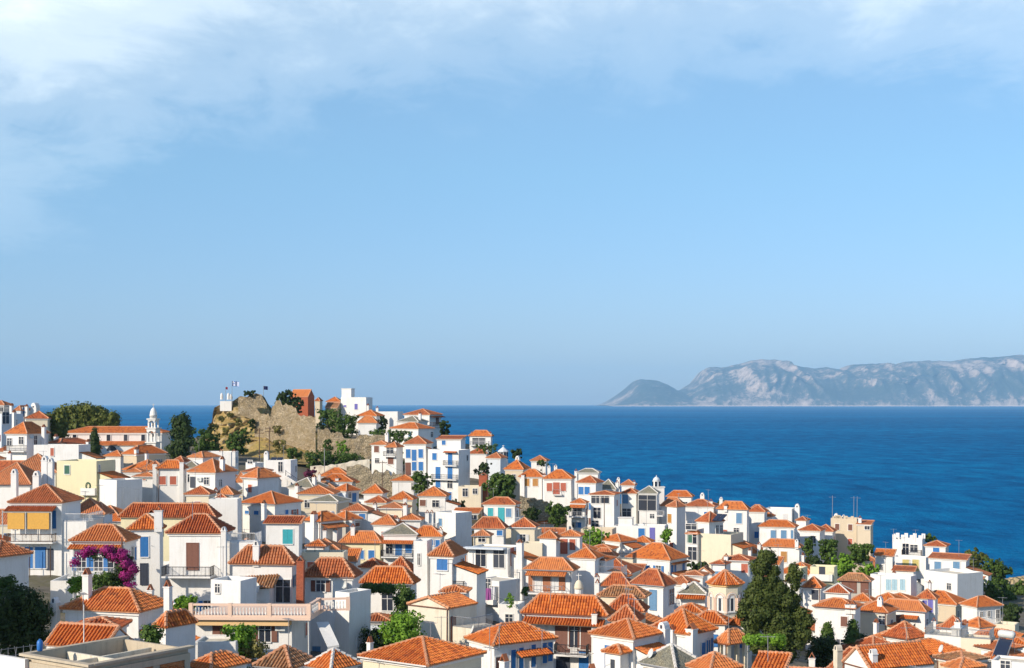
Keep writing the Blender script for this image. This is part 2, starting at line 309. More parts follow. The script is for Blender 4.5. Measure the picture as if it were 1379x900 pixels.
def roof_mesh(kind, w, d, z, rise, near, mis=(0, 0, 0, 0), capm=1, ov=0.0):
    """w x d eave rectangle at height z (local origin at front left); returns MB"""
    mb = MB(); A, B, Cc, D_ = (0,0,z), (w,0,z), (w,d,z), (0,d,z); t = 0.10
    if kind == 'hip':
        if w >= d: r0, r1 = (d/2, d/2, z+rise), (w-d/2, d/2, z+rise)
        else: r0, r1 = (w/2, w/2, z+rise), (w/2, d-w/2, z+rise)
        if abs(w-d) < 0.9: r0 = r1 = (w/2, d/2, z+rise)
        if r0 == r1:
            for i, (p, q) in enumerate(((A,B),(B,Cc),(Cc,D_),(D_,A))): slope(mb, (p, q, r0), mis[i], near if i in (0,1,3) else 0)
            for p in (A,B,Cc,D_): ridge(mb, p, r0, capm, near)
        elif w >= d:
            slope(mb, (A,B,r1,r0), mis[0], near); slope(mb, (B,Cc,r1), mis[1], near); slope(mb, (Cc,D_,r0,r1), mis[2], 0); slope(mb, (D_,A,r0), mis[3], near)
            for p, q in ((A,r0),(D_,r0),(B,r1),(Cc,r1),(r0,r1)): ridge(mb, p, q, capm, near)
        else:
            slope(mb, (A,B,r0), mis[0], near); slope(mb, (B,Cc,r1,r0), mis[1], near); slope(mb, (Cc,D_,r1), mis[2], 0); slope(mb, (D_,A,r0,r1), mis[3], near)
            for p, q in ((A,r0),(B,r0),(Cc,r1),(D_,r1),(r0,r1)): ridge(mb, p, q, capm, near)
    elif kind == 'gabx':
        r0, r1 = (0,d/2,z+rise), (w,d/2,z+rise)
        slope(mb, (A,B,r1,r0), mis[0], near); slope(mb, (Cc,D_,r0,r1), mis[2], 0); ridge(mb, r0, r1, capm, near); ridge(mb, B, r1, capm, near); ridge(mb, A, r0, capm, near)
    elif kind == 'gaby':
        r0, r1 = (w/2,0,z+rise), (w/2,d,z+rise)
        slope(mb, (B,Cc,r1,r0), mis[1], near); slope(mb, (D_,A,r0,r1), mis[3], near); ridge(mb, r0, r1, capm, near); ridge(mb, A, r0, capm, near); ridge(mb, B, r0, capm, near)
    elif kind == 'shed':
        slope(mb, (A,B,(w,d,z+rise),(0,d,z+rise)), mis[0], near); ridge(mb, (0,d,z+rise), (w,d,z+rise), capm, near); ridge(mb, B, (w,d,z+rise), capm, near)
    # fascia and soffit
    if kind == 'hip':
        mb.quad(((0,0,z-t),(0,d,z-t),(w,d,z-t),(w,0,z-t)), capm)
        for p, q in ((A,B),(B,Cc),(Cc,D_),(D_,A)): mb.quad(((p[0],p[1],z-t),(q[0],q[1],z-t),(q[0],q[1],z),(p[0],p[1],z)), capm)
    else:
        dn = lambda P: tuple((a, b, c-t) for a, b, c in P)
        if kind == 'gabx': pl = [((0,0,z),(w,0,z),(w,d/2,z+rise),(0,d/2,z+rise)), ((w,d,z),(0,d,z),(0,d/2,z+rise),(w,d/2,z+rise))]
        elif kind == 'gaby': pl = [((w,0,z),(w,d,z),(w/2,d,z+rise),(w/2,0,z+rise)), ((0,d,z),(0,0,z),(w/2,0,z+rise),(w/2,d,z+rise))]
        else: pl = [((0,0,z),(w,0,z),(w,d,z+rise),(0,d,z+rise))]
        for P in pl:
            Q = dn(P); mb.quad(Q, capm)
            for a in range(4):
                b = (a+1) % 4; mb.quad((Q[a], Q[b], P[b], P[a]), capm)
    return mb
TILE = dict(o=('tile_orange',)*4, r=('tile_red',)*4, t=('tile_old',)*4, g=('slate_grey',)*4, G=('slate_grey', 'slate_grey', 'slate_grey', 'tile_orange'), m=('tile_orange', 'tile_orange', 'tile_orange', 'slate_grey'), M=('slate_grey', 'tile_orange', 'tile_orange', 'slate_grey'))
WALLM = dict(w='plaster_white', c='plaster_cream', y='plaster_yellow', o='plaster_ochre', e='plaster_beige', k='plaster_grey', p='plaster_pink', x='concrete', s='field_stone', b='brick_red', a='plaster_stained', u='plaster_blueish')
def roof_mats(c, near):
    out = []
    for m_ in TILE[c]: out.append(m_+'_near' if near and m_.startswith('tile') else m_)
    names = sorted(set(out)); return names, [names.index(x) for x in out]
# ---------------------------------------------------------------- building parts
def shutter_mesh(w, h):
    mb = MB(); mb.box(-w/2, w/2, -.05, 0, -h/2, h/2)
    n = 3
    return mb
class Face:
    """a wall plane of a house: p0 + u*dir, outward normal nrm, in local coordinates"""
    def __init__(s, p0, ang, length): s.p0 = p0; s.ang = ang; s.len = length; s.dx, s.dy = cos(ang), sin(ang); s.nx, s.ny = sin(ang), -cos(ang)
    def loc(s, u, z, out=0.0): return (s.p0[0]+s.dx*u+s.nx*out, s.p0[1]+s.dy*u+s.ny*out, z)
def add_window(root, fc, u, z, kind, col, w, h):
    """z is the centre height; parts are meshes whose local -y points out of the wall"""
    f = MB(); fr = 0.09
    f.box(-w/2-fr, -w/2, -.07, 0.02, -h/2-fr, h/2+fr); f.box(w/2, w/2+fr, -.07, 0.02, -h/2-fr, h/2+fr)
    f.box(-w/2, w/2, -.07, 0.02, h/2, h/2+fr); f.box(-w/2-.04, w/2+.04, -.12, 0.02, -h/2-fr-.02, -h/2)
    if kind in 'wgo': f.box(-.03, .03, -.06, -.03, -h/2, h/2); f.box(-w/2, w/2, -.055, -.03, h*0.18, h*0.18+.05)
    name = 'door' if kind in 'dg' else 'window'
    o = f.build(name, 'trim_white' if kind in 'sowga' or col in 'wb' else 'shutter_'+col, root)
    o.location = fc.loc(u, z, 0.0); o.rotation_euler = (0, 0, fc.ang)
    def ch(nm, mb, mt, x=0, y=0, rz=0):
        c = mb.build(nm, mt, o); c.location = (x, y, 0); c.rotation_euler = (0, 0, rz); return c
    if kind == 'd':
        p = MB(); p.box(-w/2, w/2, -.05, 0.01, -h/2, h/2); p.box(-w/2+.08, -.05, -.062, -.05, -h/2+.12, -.1); p.box(.05, w/2-.08, -.062, -.05, -h/2+.12, -.1)
        p.box(-w/2+.08, -.05, -.062, -.05, .05, h/2-.1); p.box(.05, w/2-.08, -.062, -.05, .05, h/2-.1); ch('door_panel', p, 'shutter_'+col)
    elif kind == 's':
        for sg in (-1, 1):
            p = MB(); p.box(min(0.01*sg, sg*w/2), max(0.01*sg, sg*w/2), -.06, 0.01, -h/2, h/2); ch('shutter', p, 'shutter_'+col)
    else:
        p = MB(); p.quad([(-w/2, -.02, -h/2), (w/2, -.02, -h/2), (w/2, -.02, h/2), (-w/2, -.02, h/2)]); ch('pane', p, 'window_glass')
        if kind == 'o':
            for sg in (-1, 1):
                p = MB(); a, b = sg*(w/2+fr), sg*(w/2+fr+w*0.5); p.box(min(a, b), max(a, b), -.11, -.06, -h/2, h/2); ch('shutter', p, 'shutter_'+col)
    return o
def add_chimney(root, x, y, z0, z1, w, style):
    m = MB(); m.box(x-w/2, x+w/2, y-w/2, y+w/2, z0, z1-.35)
    if style == 'b': mt = 'brick_red'
    elif style == 'k': mt = 'plaster_stained'
    else: mt = 'plaster_white'
    m.box(x-w/2-.05, x+w/2+.05, y-w/2-.05, y+w/2+.05, z1-.44, z1-.35)
    o = m.build('chimney', mt, root)
    c = MB()
    if style in 'ab':   # two leaning tiles over a dark slot
        for sg in (-1, 1):
            c.quad([(x+sg*w*.42, y-w*.45, z1-.35), (x+sg*w*.42, y+w*.45, z1-.35), (x, y+w*.45, z1+.08), (x, y-w*.45, z1+.08)])
            c.quad([(x+sg*w*.52, y-w*.45, z1-.35), (x+sg*w*.52, y+w*.45, z1-.35), (x, y+w*.45, z1+.16), (x, y-w*.45, z1+.16)])
            for yy in (y-w*.45, y+w*.45): c.quad([(x+sg*w*.42, yy, z1-.35), (x+sg*w*.52, yy, z1-.35), (x, yy, z1+.16), (x, yy, z1+.08)])
        c.build('chimney_cap', 'terracotta', o)
    else:
        n = 6
        pts = [(x+w*.46*cos(pi*i/n), z1-.35+w*.75*sin(pi*i/n)) for i in range(n+1)]
        for i in range(n):
            (xa, za), (xb, zb) = pts[i], pts[i+1]; c.quad([(xa, y-w/2, za), (xa, y+w/2, za), (xb, y+w/2, zb), (xb, y-w/2, zb)])
        for yy in (y-w*.5, y+w*.5):
            c.quad([(px_, yy, pz) for px_, pz in pts]);
        c.box(x-w*.14, x+w*.14, y-w*.5-.02, y-w*.5+.01, z1-.33, z1-.02, 1)  # dark strip stands in for the shade inside the smoke slot
        c.build('chimney_cap', [mt, 'shutter_d'], o)
    return o
def railing(mb, a, b, z, h, style):
    ax, ay = a; bx, by = b; Ln = hypot(bx-ax, by-ay)
    mb.bar((ax, ay, z+h), (bx, by, z+h), 0.035); mb.bar((ax, ay, z+.08), (bx, by, z+.08), 0.025)
    n = max(2, int(Ln/(0.14 if style == 'i' else 0.45)))
    for i in range(n+1):
        t = i/n; x, y = ax+(bx-ax)*t, ay+(by-ay)*t; mb.bar((x, y, z), (x, y, z+h), 0.016 if i % 8 else 0.03)
def add_balcony(root, fc, u0, u1, z, proj, style):
    s = MB(); ux, uy = fc.dx, fc.dy
    s.box(0, u1-u0, -proj, 0.1, -.18, 0)
    o = s.build('balcony', 'plaster_white', root); o.location = fc.loc(u0, z); o.rotation_euler = (0, 0, fc.ang)
    r = MB(); w = u1-u0
    if style in 'iwg':
        for a, b in (((0.04, -proj+.04), (w-.04, -proj+.04)), ((0.04, -proj+.04), (.04, 0)), ((w-.04, -proj+.04), (w-.04, 0))): railing(r, a, b, 0, 0.95, 'i' if style != 'g' else 'g')
        r.build('railing', dict(i='dark_iron', w='trim_white', g='grey_metal')[style], o)
    elif style == 'n':
        for a, b in (((0.04, -proj+.04), (w-.04, -proj+.04)), ((0.04, -proj+.04), (.04, 0)), ((w-.04, -proj+.04), (w-.04, 0))): railing(r, a, b, 0, 0.95, 'i')
        r.build('railing', 'wood_brown', o)
    elif style == 's':
        r.box(0, w, -proj, -proj+.14, 0, .9); r.box(0, .14, -proj+.14, 0, 0, .9); r.box(w-.14, w, -proj+.14, 0, 0, .9); r.build('parapet', 'plaster_white', o)
    return o
def baluster_run(root, a, b, z, h=0.95, post='plaster_pink', every=3.2):
    """classical balustrade from a to b (local xy) standing on z"""
    ax, ay = a; bx, by = b; Ln = hypot(bx-ax, by-ay); ang = atan2(by-ay, bx-ax)
    m = MB(); m.box(0, Ln, -.15, .15, h-.16, h); m.box(0, Ln, -.15, .15, 0, .14)
    k = max(1, round(Ln/every))
    for i in range(k+1): x = Ln*i/k; m.box(x-.17, x+.17, -.18, .18, -.02, h+.04)
    o = m.build('balustrade', post, root); o.location = (ax, ay, z); o.rotation_euler = (0, 0, ang)
    n = int(Ln/0.27); b_ = MB()
    for i in range(n):
        x = (i+.5)*Ln/n
        if min(abs(x-Ln*j/k) for j in range(k+1)) < .25: continue
        b_.lathe([(.05,.14),(.085,.26),(.05,.42),(.035,.52),(.06,.64),(.05,.78)], 6, (x, 0))
    q = b_.build('baluster', 'trim_white', o); q['kind'] = 'stuff'
# ---------------------------------------------------------------- houses by measurement
T_ = [0, 0, 1.0]
def T(ox, oy, s): T_[:] = [ox, oy, s]
def X(x): return None if x is None else T_[0]+x/T_[2]
def Y(y): return None if y is None else T_[1]+y/T_[2]
def interp(tab, v):
    if v <= tab[0][0]: return tab[0][1]
    for (a, p), (b, q) in zip(tab, tab[1:]):
        if v <= b: return p+(q-p)*(v-a)/(b-a)
    return tab[-1][1]
TL = [(545,360),(560,330),(583,270),(600,245),(620,218),(650,198),(680,176),(700,164),(740,150),(780,134),(815,115),(850,106),(890,94)]
TC = [(530,390),(560,370),(580,345),(600,310),(625,290),(650,268),(700,226),(750,180),(800,148),(850,127),(890,112),(930,100)]
TR = [(640,400),(690,305),(700,295),(740,262),(780,240),(830,205),(870,165),(900,140)]
def depth_at(x, y):
    l, c, r = interp(TL, y), interp(TC, y), interp(TR, y)
    if x < 150: return l
    if x < 450: t = (x-150)/300; return l+(c-l)*t
    if x < 620: return c
    if x < 1050: t = (x-620)/430; return c+(r-c)*t
    return r
HS = []
def H(label, x0, x1, x2, ye, ap=None, roof=None, c='o', w='w', D=None, a=None, d=None, h=5.5, win='', chim='', pent='', balc='', cap=None, extra=None, nm='house', cat='house', par=0.5, near=None):
    x0, x1, x2, ye, ap = X(x0), X(x1), X(x2), Y(ye), Y(ap)
    if D is None: D = depth_at((x0+x1)/2, ye)
    roof = roof or ('hip' if ap is not None else 'flat')
    t0, t1 = (x0-CX)/F, (x1-CX)/F
    left = x2 is not None and x2 < x0
    if a is None:
        if x2 is None: a = 13
        else:
            sd = (x0-x2) if left else (x2-x1); a = math.degrees(atan(sd/max(1, (x1-x0)))); a = min(58, max(9, a))
    ta = t0 if left else t1; th = atan(ta); psi = -th-R(a)*(-1 if left else 1)
    lx = (cos(psi), sin(psi)); ly = (-sin(psi), cos(psi)); P = (ta*D, D)
    if left: Wd = (t1*P[1]-P[0])/(lx[0]-t1*lx[1])
    else: Wd = (P[0]-t0*P[1])/(lx[0]-t0*lx[1])
    if d is None:
        if x2 is not None:
            t2 = (x2-CX)/F; q = (t2*P[1]-P[0])/(ly[0]-t2*ly[1]); d = max(3.0, min(14.0, q))
        else: d = max(4.0, min(9.0, Wd*0.85))
    O = P if left else (P[0]-Wd*lx[0], P[1]-Wd*lx[1])
    ze = CAMZ-(ye-HY)/F*D
    rise = 0
    if ap is not None:
        cxm, cym = O[0]+lx[0]*Wd/2+ly[0]*d/2, O[1]+lx[1]*Wd/2+ly[1]*d/2
        if roof == 'gaby': cym = O[1]+lx[1]*Wd/2
        if roof == 'shed': cym = O[1]+lx[1]*Wd/2+ly[1]*d
        rise = CAMZ-(ap-HY)/F*cym-ze; rise = max(0.5, min(rise, 0.36*min(Wd, d)+0.5 if roof == 'hip' else 3.2))
    sc = T_[2]; off = (T_[0], T_[1])
    HS.append(dict(label=label, O=O, psi=psi, W=Wd, d=d, ze=ze, rise=rise, roof=roof, c=c, w=w, D=D, h=h, win=win, chim=chim, pent=pent, balc=balc, off=off, sc=sc, cap=cap, extra=extra, nm=nm, cat=cat, x0=x0, x1=x1, x2=x2, ye=ye, ap=ap, par=par, lx=lx, ly=ly, near=near))
def build_house(q):
    zb = min(ground(q['O'][0]+q['lx'][0]*a+q['ly'][0]*b, q['O'][1]+q['lx'][1]*a+q['ly'][1]*b) for a in (0, q['W']) for b in (0, q['d']))-1.0
    zb = min(zb, q['ze']-3.0)
    root = empty(q['nm'], (q['O'][0], q['O'][1], zb), q['psi']); q['root'] = root
    _rl = random.Random(int(q['x0']*3+q['ye']*5)); root.rotation_euler = (R(_rl.uniform(-.35, .35)), R(_rl.uniform(-.55, .55)), q['psi'])
    Wd, d, ze = q['W'], q['d'], q['ze']-zb; q['zb'] = zb
    flat = q['roof'] == 'flat'; e = 0.0 if flat else (0.06 if q['roof'] in ('gaby', 'gabx') else min(0.32, Wd*.08)); q['e'] = e
    near = q['near'] if q['near'] is not None else (1 if q['D'] < 178 else 0)
    wm = WALLM.get(q['w'], 'plaster_cream')
    m = MB()
    if flat:
        t = 0.2; zp = ze-q['par']
        m.v += [(0,0,0),(Wd,0,0),(Wd,d,0),(0,d,0),(0,0,ze),(Wd,0,ze),(Wd,d,ze),(0,d,ze),(t,t,ze),(Wd-t,t,ze),(Wd-t,d-t,ze),(t,d-t,ze),(t,t,zp),(Wd-t,t,zp),(Wd-t,d-t,zp),(t,d-t,zp)]
        for f in ((0,1,5,4),(1,2,6,5),(2,3,7,6),(3,0,4,7)): m.face(f)
        for i in range(4):
            j = (i+1) % 4; m.face((4+i,4+j,8+j,8+i)); m.face((8+i,8+j,12+j,12+i))
        m.face((12,13,14,15), 1); m.build('wall', [wm, 'plaster_grey' if q['w'] != 'w' else 'plaster_stained'], root)
    else:
        zt = ze-0.12
        if q['w'] == '0':
            for sx_ in (e+.1, Wd-e-.45):
                for sy_ in (e+.1, d-e-.45): p_ = MB(); p_.box(sx_, sx_+.35, sy_, sy_+.35, 0, zt); p_.build('post', 'plaster_cream', root)
        else: m.box(e, Wd-e, e, d-e, 0, zt)
        if q['roof'] in ('gabx', 'gaby', 'shed'):
            r = q['rise']; k = len(m.v); z2 = ze-0.1
            if q['roof'] == 'gabx':
                for xx, s in ((e, 1), (Wd-e, -1)): m.quad([(xx,e,z2),(xx,d-e,z2),(xx,d/2,z2+r-.06)])
            elif q['roof'] == 'gaby':
                for yy in (e, d-e): m.quad([(e,yy,z2),(Wd-e,yy,z2),(Wd/2,yy,z2+r-.06)])
            else:
                for xx in (e, Wd-e): m.quad([(xx,e,z2),(xx,d-e,z2),(xx,d-e,z2+r-.2)])
                m.quad([(e,d-e,z2),(Wd-e,d-e,z2),(Wd-e,d-e,z2+r-.2),(e,d-e,z2+r-.2)])
        if m.v: m.build('wall', wm, root)
        names, mis = roof_mats(q['c'], near); capm = q['cap'] or ('ridge_white' if q['c'] in 'gGM' else 'ridge_mortar')
        NOTUBE.clear(); NOTUBE.update(i for i, n_ in enumerate(names) if n_.startswith('slate')); rm = roof_mesh(q['roof'], Wd, d, ze, q['rise'], near, mis, len(names)); NOTUBE.clear(); rm.build('roof', names+[capm], root)
        cm = MB(); z1 = ze-.12; z0 = z1-.22; g = e-.14
        if Wd > 3 and d > 3 and q['roof'] not in ('gaby', 'gabx'):
            cm.box(g, Wd-g, g, e, z0, z1); cm.box(g, e, e, d-e, z0, z1); cm.box(Wd-e, Wd-g, e, d-e, z0, z1); cm.box(g, Wd-g, d-e, d-g, z0, z1)
            cm.build('cornice', 'trim_white', root)
    ff = Face((e, e), 0.0, Wd-2*e); fr = Face((Wd-e, e), pi/2, d-2*e)
    lx, ly, O = q['lx'], q['ly'], q['O']
    def hit(px, py, y_off=None):
        t = (px-CX)/F
        def solve(A, dr):  # A + s*dr on ray t
            return (A[0]-t*A[1])/(t*dr[1]-dr[0])
        yo = e if y_off is None else y_off
        A = (O[0]+ly[0]*yo+lx[0]*e, O[1]+ly[1]*yo+lx[1]*e); s = solve(A, lx)
        if y_off is not None:
            return s+e, A[1]+s*lx[1]
        if s <= Wd-2*e+.15 or q['x2'] is None or q['x2'] < q['x0']:
            yy = A[1]+s*lx[1]; return ff, s, CAMZ-(py-HY)/F*yy-zb
        A = (O[0]+lx[0]*(Wd-e)+ly[0]*e, O[1]+lx[1]*(Wd-e)+ly[1]*e); s = solve(A, ly); yy = A[1]+s*ly[1]
        return fr, s, CAMZ-(py-HY)/F*yy-zb
    q['hit'] = hit; q['faces'] = (ff, fr)
    ox, oy = q['off']; sc = q['sc']
    def P(s): v = s.split(','); return [float(x) for x in v]
    placed = []
    for s in q['win'].split():
        k, col = s[0], s[1]; v = P(s[2:]); fc, u, z = hit(ox+v[0]/sc, oy+v[1]/sc)
        dw, dh = dict(s=(.95,1.35), o=(.9,1.35), w=(.95,1.25), d=(.95,2.1), g=(1.5,2.2))[k]
        w = v[2] if len(v) > 2 else dw; h = v[3] if len(v) > 3 else dh
        u = min(max(u, w/2+.15), fc.len-w/2-.15); placed.append((fc, u, z, w, h)); add_window(root, fc, u, z, k, col, w, h)
    for s in q['chim'].split():
        st = s[0]; v = P(s[1:]); df = v[2] if len(v) > 2 else .5; w = v[3] if len(v) > 3 else .6
        lxp, yy = hit(ox+v[0]/sc, oy+v[1]/sc, df*d); zt = CAMZ-(oy+v[1]/sc-HY)/F*yy-zb
        xx = lxp
        zt = max(zt, ze+.6); outb = xx < .2 or xx > Wd-.2 or df < .02 or df > .98
        add_chimney(root, xx, df*d, 0.0 if outb else min(ze-.3, zt-1.5), zt, w, st)
    for s in q['pent'].split():
        v = P(s); x0, x1, yb = ox+v[0]/sc, ox+v[1]/sc, oy+v[2]/sc; pr = v[3] if len(v) > 3 else 1.0
        f0, u0, _ = hit(x0, yb); f1, u1, z = hit(x1-.5, yb)
        fc = f1; u0 = 0.0 if f0 is not f1 else max(-.4, u0); u1 = min(u1, fc.len+.4)
        if u1-u0 < .6: continue
        zz = z; rs = pr*0.38
        names, mis = roof_mats(q['c'] if q['c'] in 'or' else 'o', near); mm = MB(); w = u1-u0
        slope(mm, ((0,-pr,0),(w,-pr,0),(w,0,rs),(0,0,rs)), 0, near)
        mm.quad([(0,-pr,-.08),(w,-pr,-.08),(w,0,rs-.08),(0,0,rs-.08)], 1); mm.quad([(0,-pr,-.08),(w,-pr,-.08),(w,-pr,0),(0,-pr,0)], 1)
        for xx in (0, w): mm.quad([(xx,-pr,-.08),(xx,0,rs-.08),(xx,0,rs),(xx,-pr,0)], 1)
        o = mm.build('porch_roof', [names[0], 'wood_brown'], root); o.location = fc.loc(u0, zz); o.rotation_euler = (0, 0, fc.ang)
    for s in q['balc'].split():
        st = s[0]; v = P(s[1:]); x0, x1, yb = ox+v[0]/sc, ox+v[1]/sc, oy+v[2]/sc; pr = v[3] if len(v) > 3 else 1.1
        f0, u0, _ = hit(x0, yb); f1, u1, z = hit(x1-.5, yb)
        u0 = 0.0 if f0 is not f1 else max(-.3, u0); u1 = min(u1, f1.len+.3)
        if u1-u0 < .8: continue
        add_balcony(root, f1, u0, u1, z, pr, st)
    if q['extra']: q['extra'](q)
    rg = random.Random(int(q['x0']*7+q['ye']*13))
    if q['D'] < 315 and 'blank' not in q['label'] and q['roof'] != 'none':
        for fc, pr in ((ff, .42 if q['win'] else .5), (fr, .34)):
            for lev in range(4):
                z = ze-1.75-2.9*lev
                if z < (ze-q['h'])-.2 or z < 1.2: break
                if lev == 0 and q['win'] and fc is ff: continue
                nn = max(1, int(fc.len/2.4)); col = rg.choice('bbnrrwdkl'); kd = rg.choice('sswo')
                for i in range(nn):
                    u = fc.len*(i+.5)/nn
                    if rg.random() > pr or fc.len < 1.9: continue
                    if any(f_ is fc and abs(u-u_) < w_/2+.9 and abs(z-z_) < h_/2+1.0 for f_, u_, z_, w_, h_ in placed): continue
                    w_, h_ = (.75, 1.1) if fc is fr else (.85, 1.25); placed.append((fc, u, z, w_, h_)); add_window(root, fc, u, z, kd, col, w_, h_)
    if q.get('annex'):
        aw, ah, ad0, ad1 = q['annex']; m = MB(); m.box(Wd-e-.02, Wd+aw, ad0, ad1, 0, ze-ah); m.build('annex_wall', wm, root)
        if rg.random() < .7:
            mm = MB(); nm_ = roof_mats('o' if q['c'] in 'og' else 'r', near)[0][0]
            slope(mm, ((Wd+aw+.25, ad0-.2, ze-ah), (Wd+aw+.25, ad1+.2, ze-ah), (Wd-e, ad1+.2, ze-ah+aw*.36), (Wd-e, ad0-.2, ze-ah+aw*.36)), 0, near)
            mm.quad([(Wd+aw+.25, ad0-.2, ze-ah-.08), (Wd+aw+.25, ad1+.2, ze-ah-.08), (Wd-e, ad1+.2, ze-ah+aw*.36-.08), (Wd-e, ad0-.2, ze-ah+aw*.36-.08)], 1)
            mm.quad([(Wd+aw, ad0+.01, ze-ah-.1), (Wd-e, ad0+.01, ze-ah-.1), (Wd-e, ad0+.01, ze-ah+aw*.34)], 2)
            mm.build('lean_to_roof', [nm_, 'wood_brown', wm], root)
        else:
            mm = MB(); railing(mm, (Wd, ad0+.05), (Wd+aw-.05, ad0+.05), ze-ah, .95, 'i'); railing(mm, (Wd+aw-.05, ad0+.05), (Wd+aw-.05, ad1), ze-ah, .95, 'i'); mm.build('railing', rg.choice(['dark_iron', 'grey_metal', 'trim_white']), root)
    if not flat and q['D'] < 230 and rg.random() < .55:
        m = MB(); xx = rg.choice([e+.15, Wd-e-.15]); m.bar((xx, e-.10, .2), (xx, e-.10, ze-.35), .05, 6); m.bar((xx, e-.10, ze-.35), (xx, -.02, ze-.08), .05, 6)
        m.bar((e*.3, -.05, ze-.07), (Wd-e*.3, -.05, ze-.07), .06, 5); m.build('gutter', rg.choice(['grey_metal', 'trim_white', 'rust_brown']), root)
    if q['D'] < 290 and rg.random() < .30:
        x, y = Wd*rg.uniform(.25, .75), d*rg.uniform(.3, .6); hh = rg.uniform(2.4, 3.8); m = MB(); m.bar((x, y, ze-.3), (x, y, ze+hh), .03); an = rg.uniform(-.8, .8)
        ex, ey = .6*cos(an), .6*sin(an); m.bar((x-ex, y-ey, ze+hh-.1), (x+ex, y+ey, ze+hh-.1), .018)
        for k in range(6):
            t = -1+k*.38; m.bar((x+ex*t+ey*.45, y+ey*t-ex*.45, ze+hh-.1), (x+ex*t-ey*.45, y+ey*t+ex*.45, ze+hh-.1), .012)
        m.build('antenna', 'grey_metal', root)
    if q['D'] < 260 and rg.random() < .12 and near:
        fc = ff; m = MB(); n = 12
        for j in range(3):
            for i in range(n):
                a0, a1 = 2*pi*i/n, 2*pi*(i+1)/n; ra, rb = .4*j/3, .4*(j+1)/3
                m.quad([(ra*cos(a0), -.1*(j/3)**2, ra*sin(a0)), (rb*cos(a0), -.1*((j+1)/3)**2, rb*sin(a0)), (rb*cos(a1), -.1*((j+1)/3)**2, rb*sin(a1)), (ra*cos(a1), -.1*(j/3)**2, ra*sin(a1))])
        m.bar((0, 0, 0), (0, .35, -.5), .03); o = m.build('satellite_dish', 'dish_grey', root); o.location = (Wd*rg.uniform(.1, .3), e+.3, ze+.75); o.rotation_euler = (R(-22), 0, -.4)
# ---------------------------------------------------------------- plants
def crown_mesh(blobs, n, size, mat, seed, name='crown', parent=None, shell=0.55, clump=0.6, flat=0.0, nper=26):
    """blobs: (x,y,z, rx,ry,rz) in local metres; leaf quads gathered in clumps through the volume"""
    rg = np.random.default_rng(seed); vol = np.array([b[3]*b[4]*b[5] for b in blobs])**0.66; pr = vol/vol.sum()
    nc = max(8, n//nper); bi = rg.choice(len(blobs), nc, p=pr); B = np.array(blobs)[bi]
    dr = rg.normal(size=(nc, 3)); dr /= np.linalg.norm(dr, axis=1)[:, None]; rad = shell+(1-shell)*rg.random(nc)**0.6; rad *= 1+0.10*rg.normal(size=nc)
    cc = B[:, :3]+dr*rad[:, None]*B[:, 3:]
    ci = rg.integers(0, nc, n); cr = clump*(0.6+0.8*rg.random(nc))
    off = rg.normal(size=(n, 3)); off /= np.linalg.norm(off, axis=1)[:, None]; off *= (rg.random(n)**0.45)[:, None]*cr[ci][:, None]
    p = cc[ci]+off
    nr = off+0.55*dr[ci]*clump+rg.normal(size=(n, 3))*0.30*clump; nr /= np.linalg.norm(nr, axis=1)[:, None]+1e-9
    a = np.cross(nr, rg.normal(size=(n, 3))); a /= np.linalg.norm(a, axis=1)[:, None]+1e-9; b = np.cross(nr, a)
    s = size*(0.6+0.8*rg.random(n))[:, None]
    v = np.stack([p-a*s*.5, p+b*s*.38, p+a*s*.5, p-b*s*.38], 1).reshape(-1, 3)
    me = bpy.data.meshes.new(name); me.vertices.add(4*n); me.vertices.foreach_set('co', v.astype(np.float32).ravel())
    me.loops.add(4*n); me.loops.foreach_set('vertex_index', np.arange(4*n, dtype=np.int32)); me.polygons.add(n)
    me.polygons.foreach_set('loop_start', np.arange(0, 4*n, 4, dtype=np.int32)); me.polygons.foreach_set('loop_total', np.full(n, 4, dtype=np.int32))
    me.materials.append(MATS[mat]); me.update(calc_edges=True); o = bpy.data.objects.new(name, me); C.objects.link(o)
    if parent: o.parent = parent
    return o
def trunk_mesh(h, r, blobs, parent, seed=0):
    rg = random.Random(seed); m = MB(); p = Vector((0, 0, -1.0)); k = 4; pts = [p]
    for i in range(1, k+1): pts.append(Vector((rg.uniform(-.15, .15)*i*h*.05, rg.uniform(-.15, .15)*i*h*.05, h*i/k)))
    for i in range(k): m.bar(pts[i], pts[i+1], r*(1-.18*i), 7, 0, r*(1-.18*(i+1)))
    for b in blobs[:7]:
        s = pts[2]+(pts[3]-pts[2])*rg.random(); m.bar(s, Vector(b[:3]), r*.4, 5, 0, r*.12)
    return m.build('trunk', 'bark', parent)
TREES = []
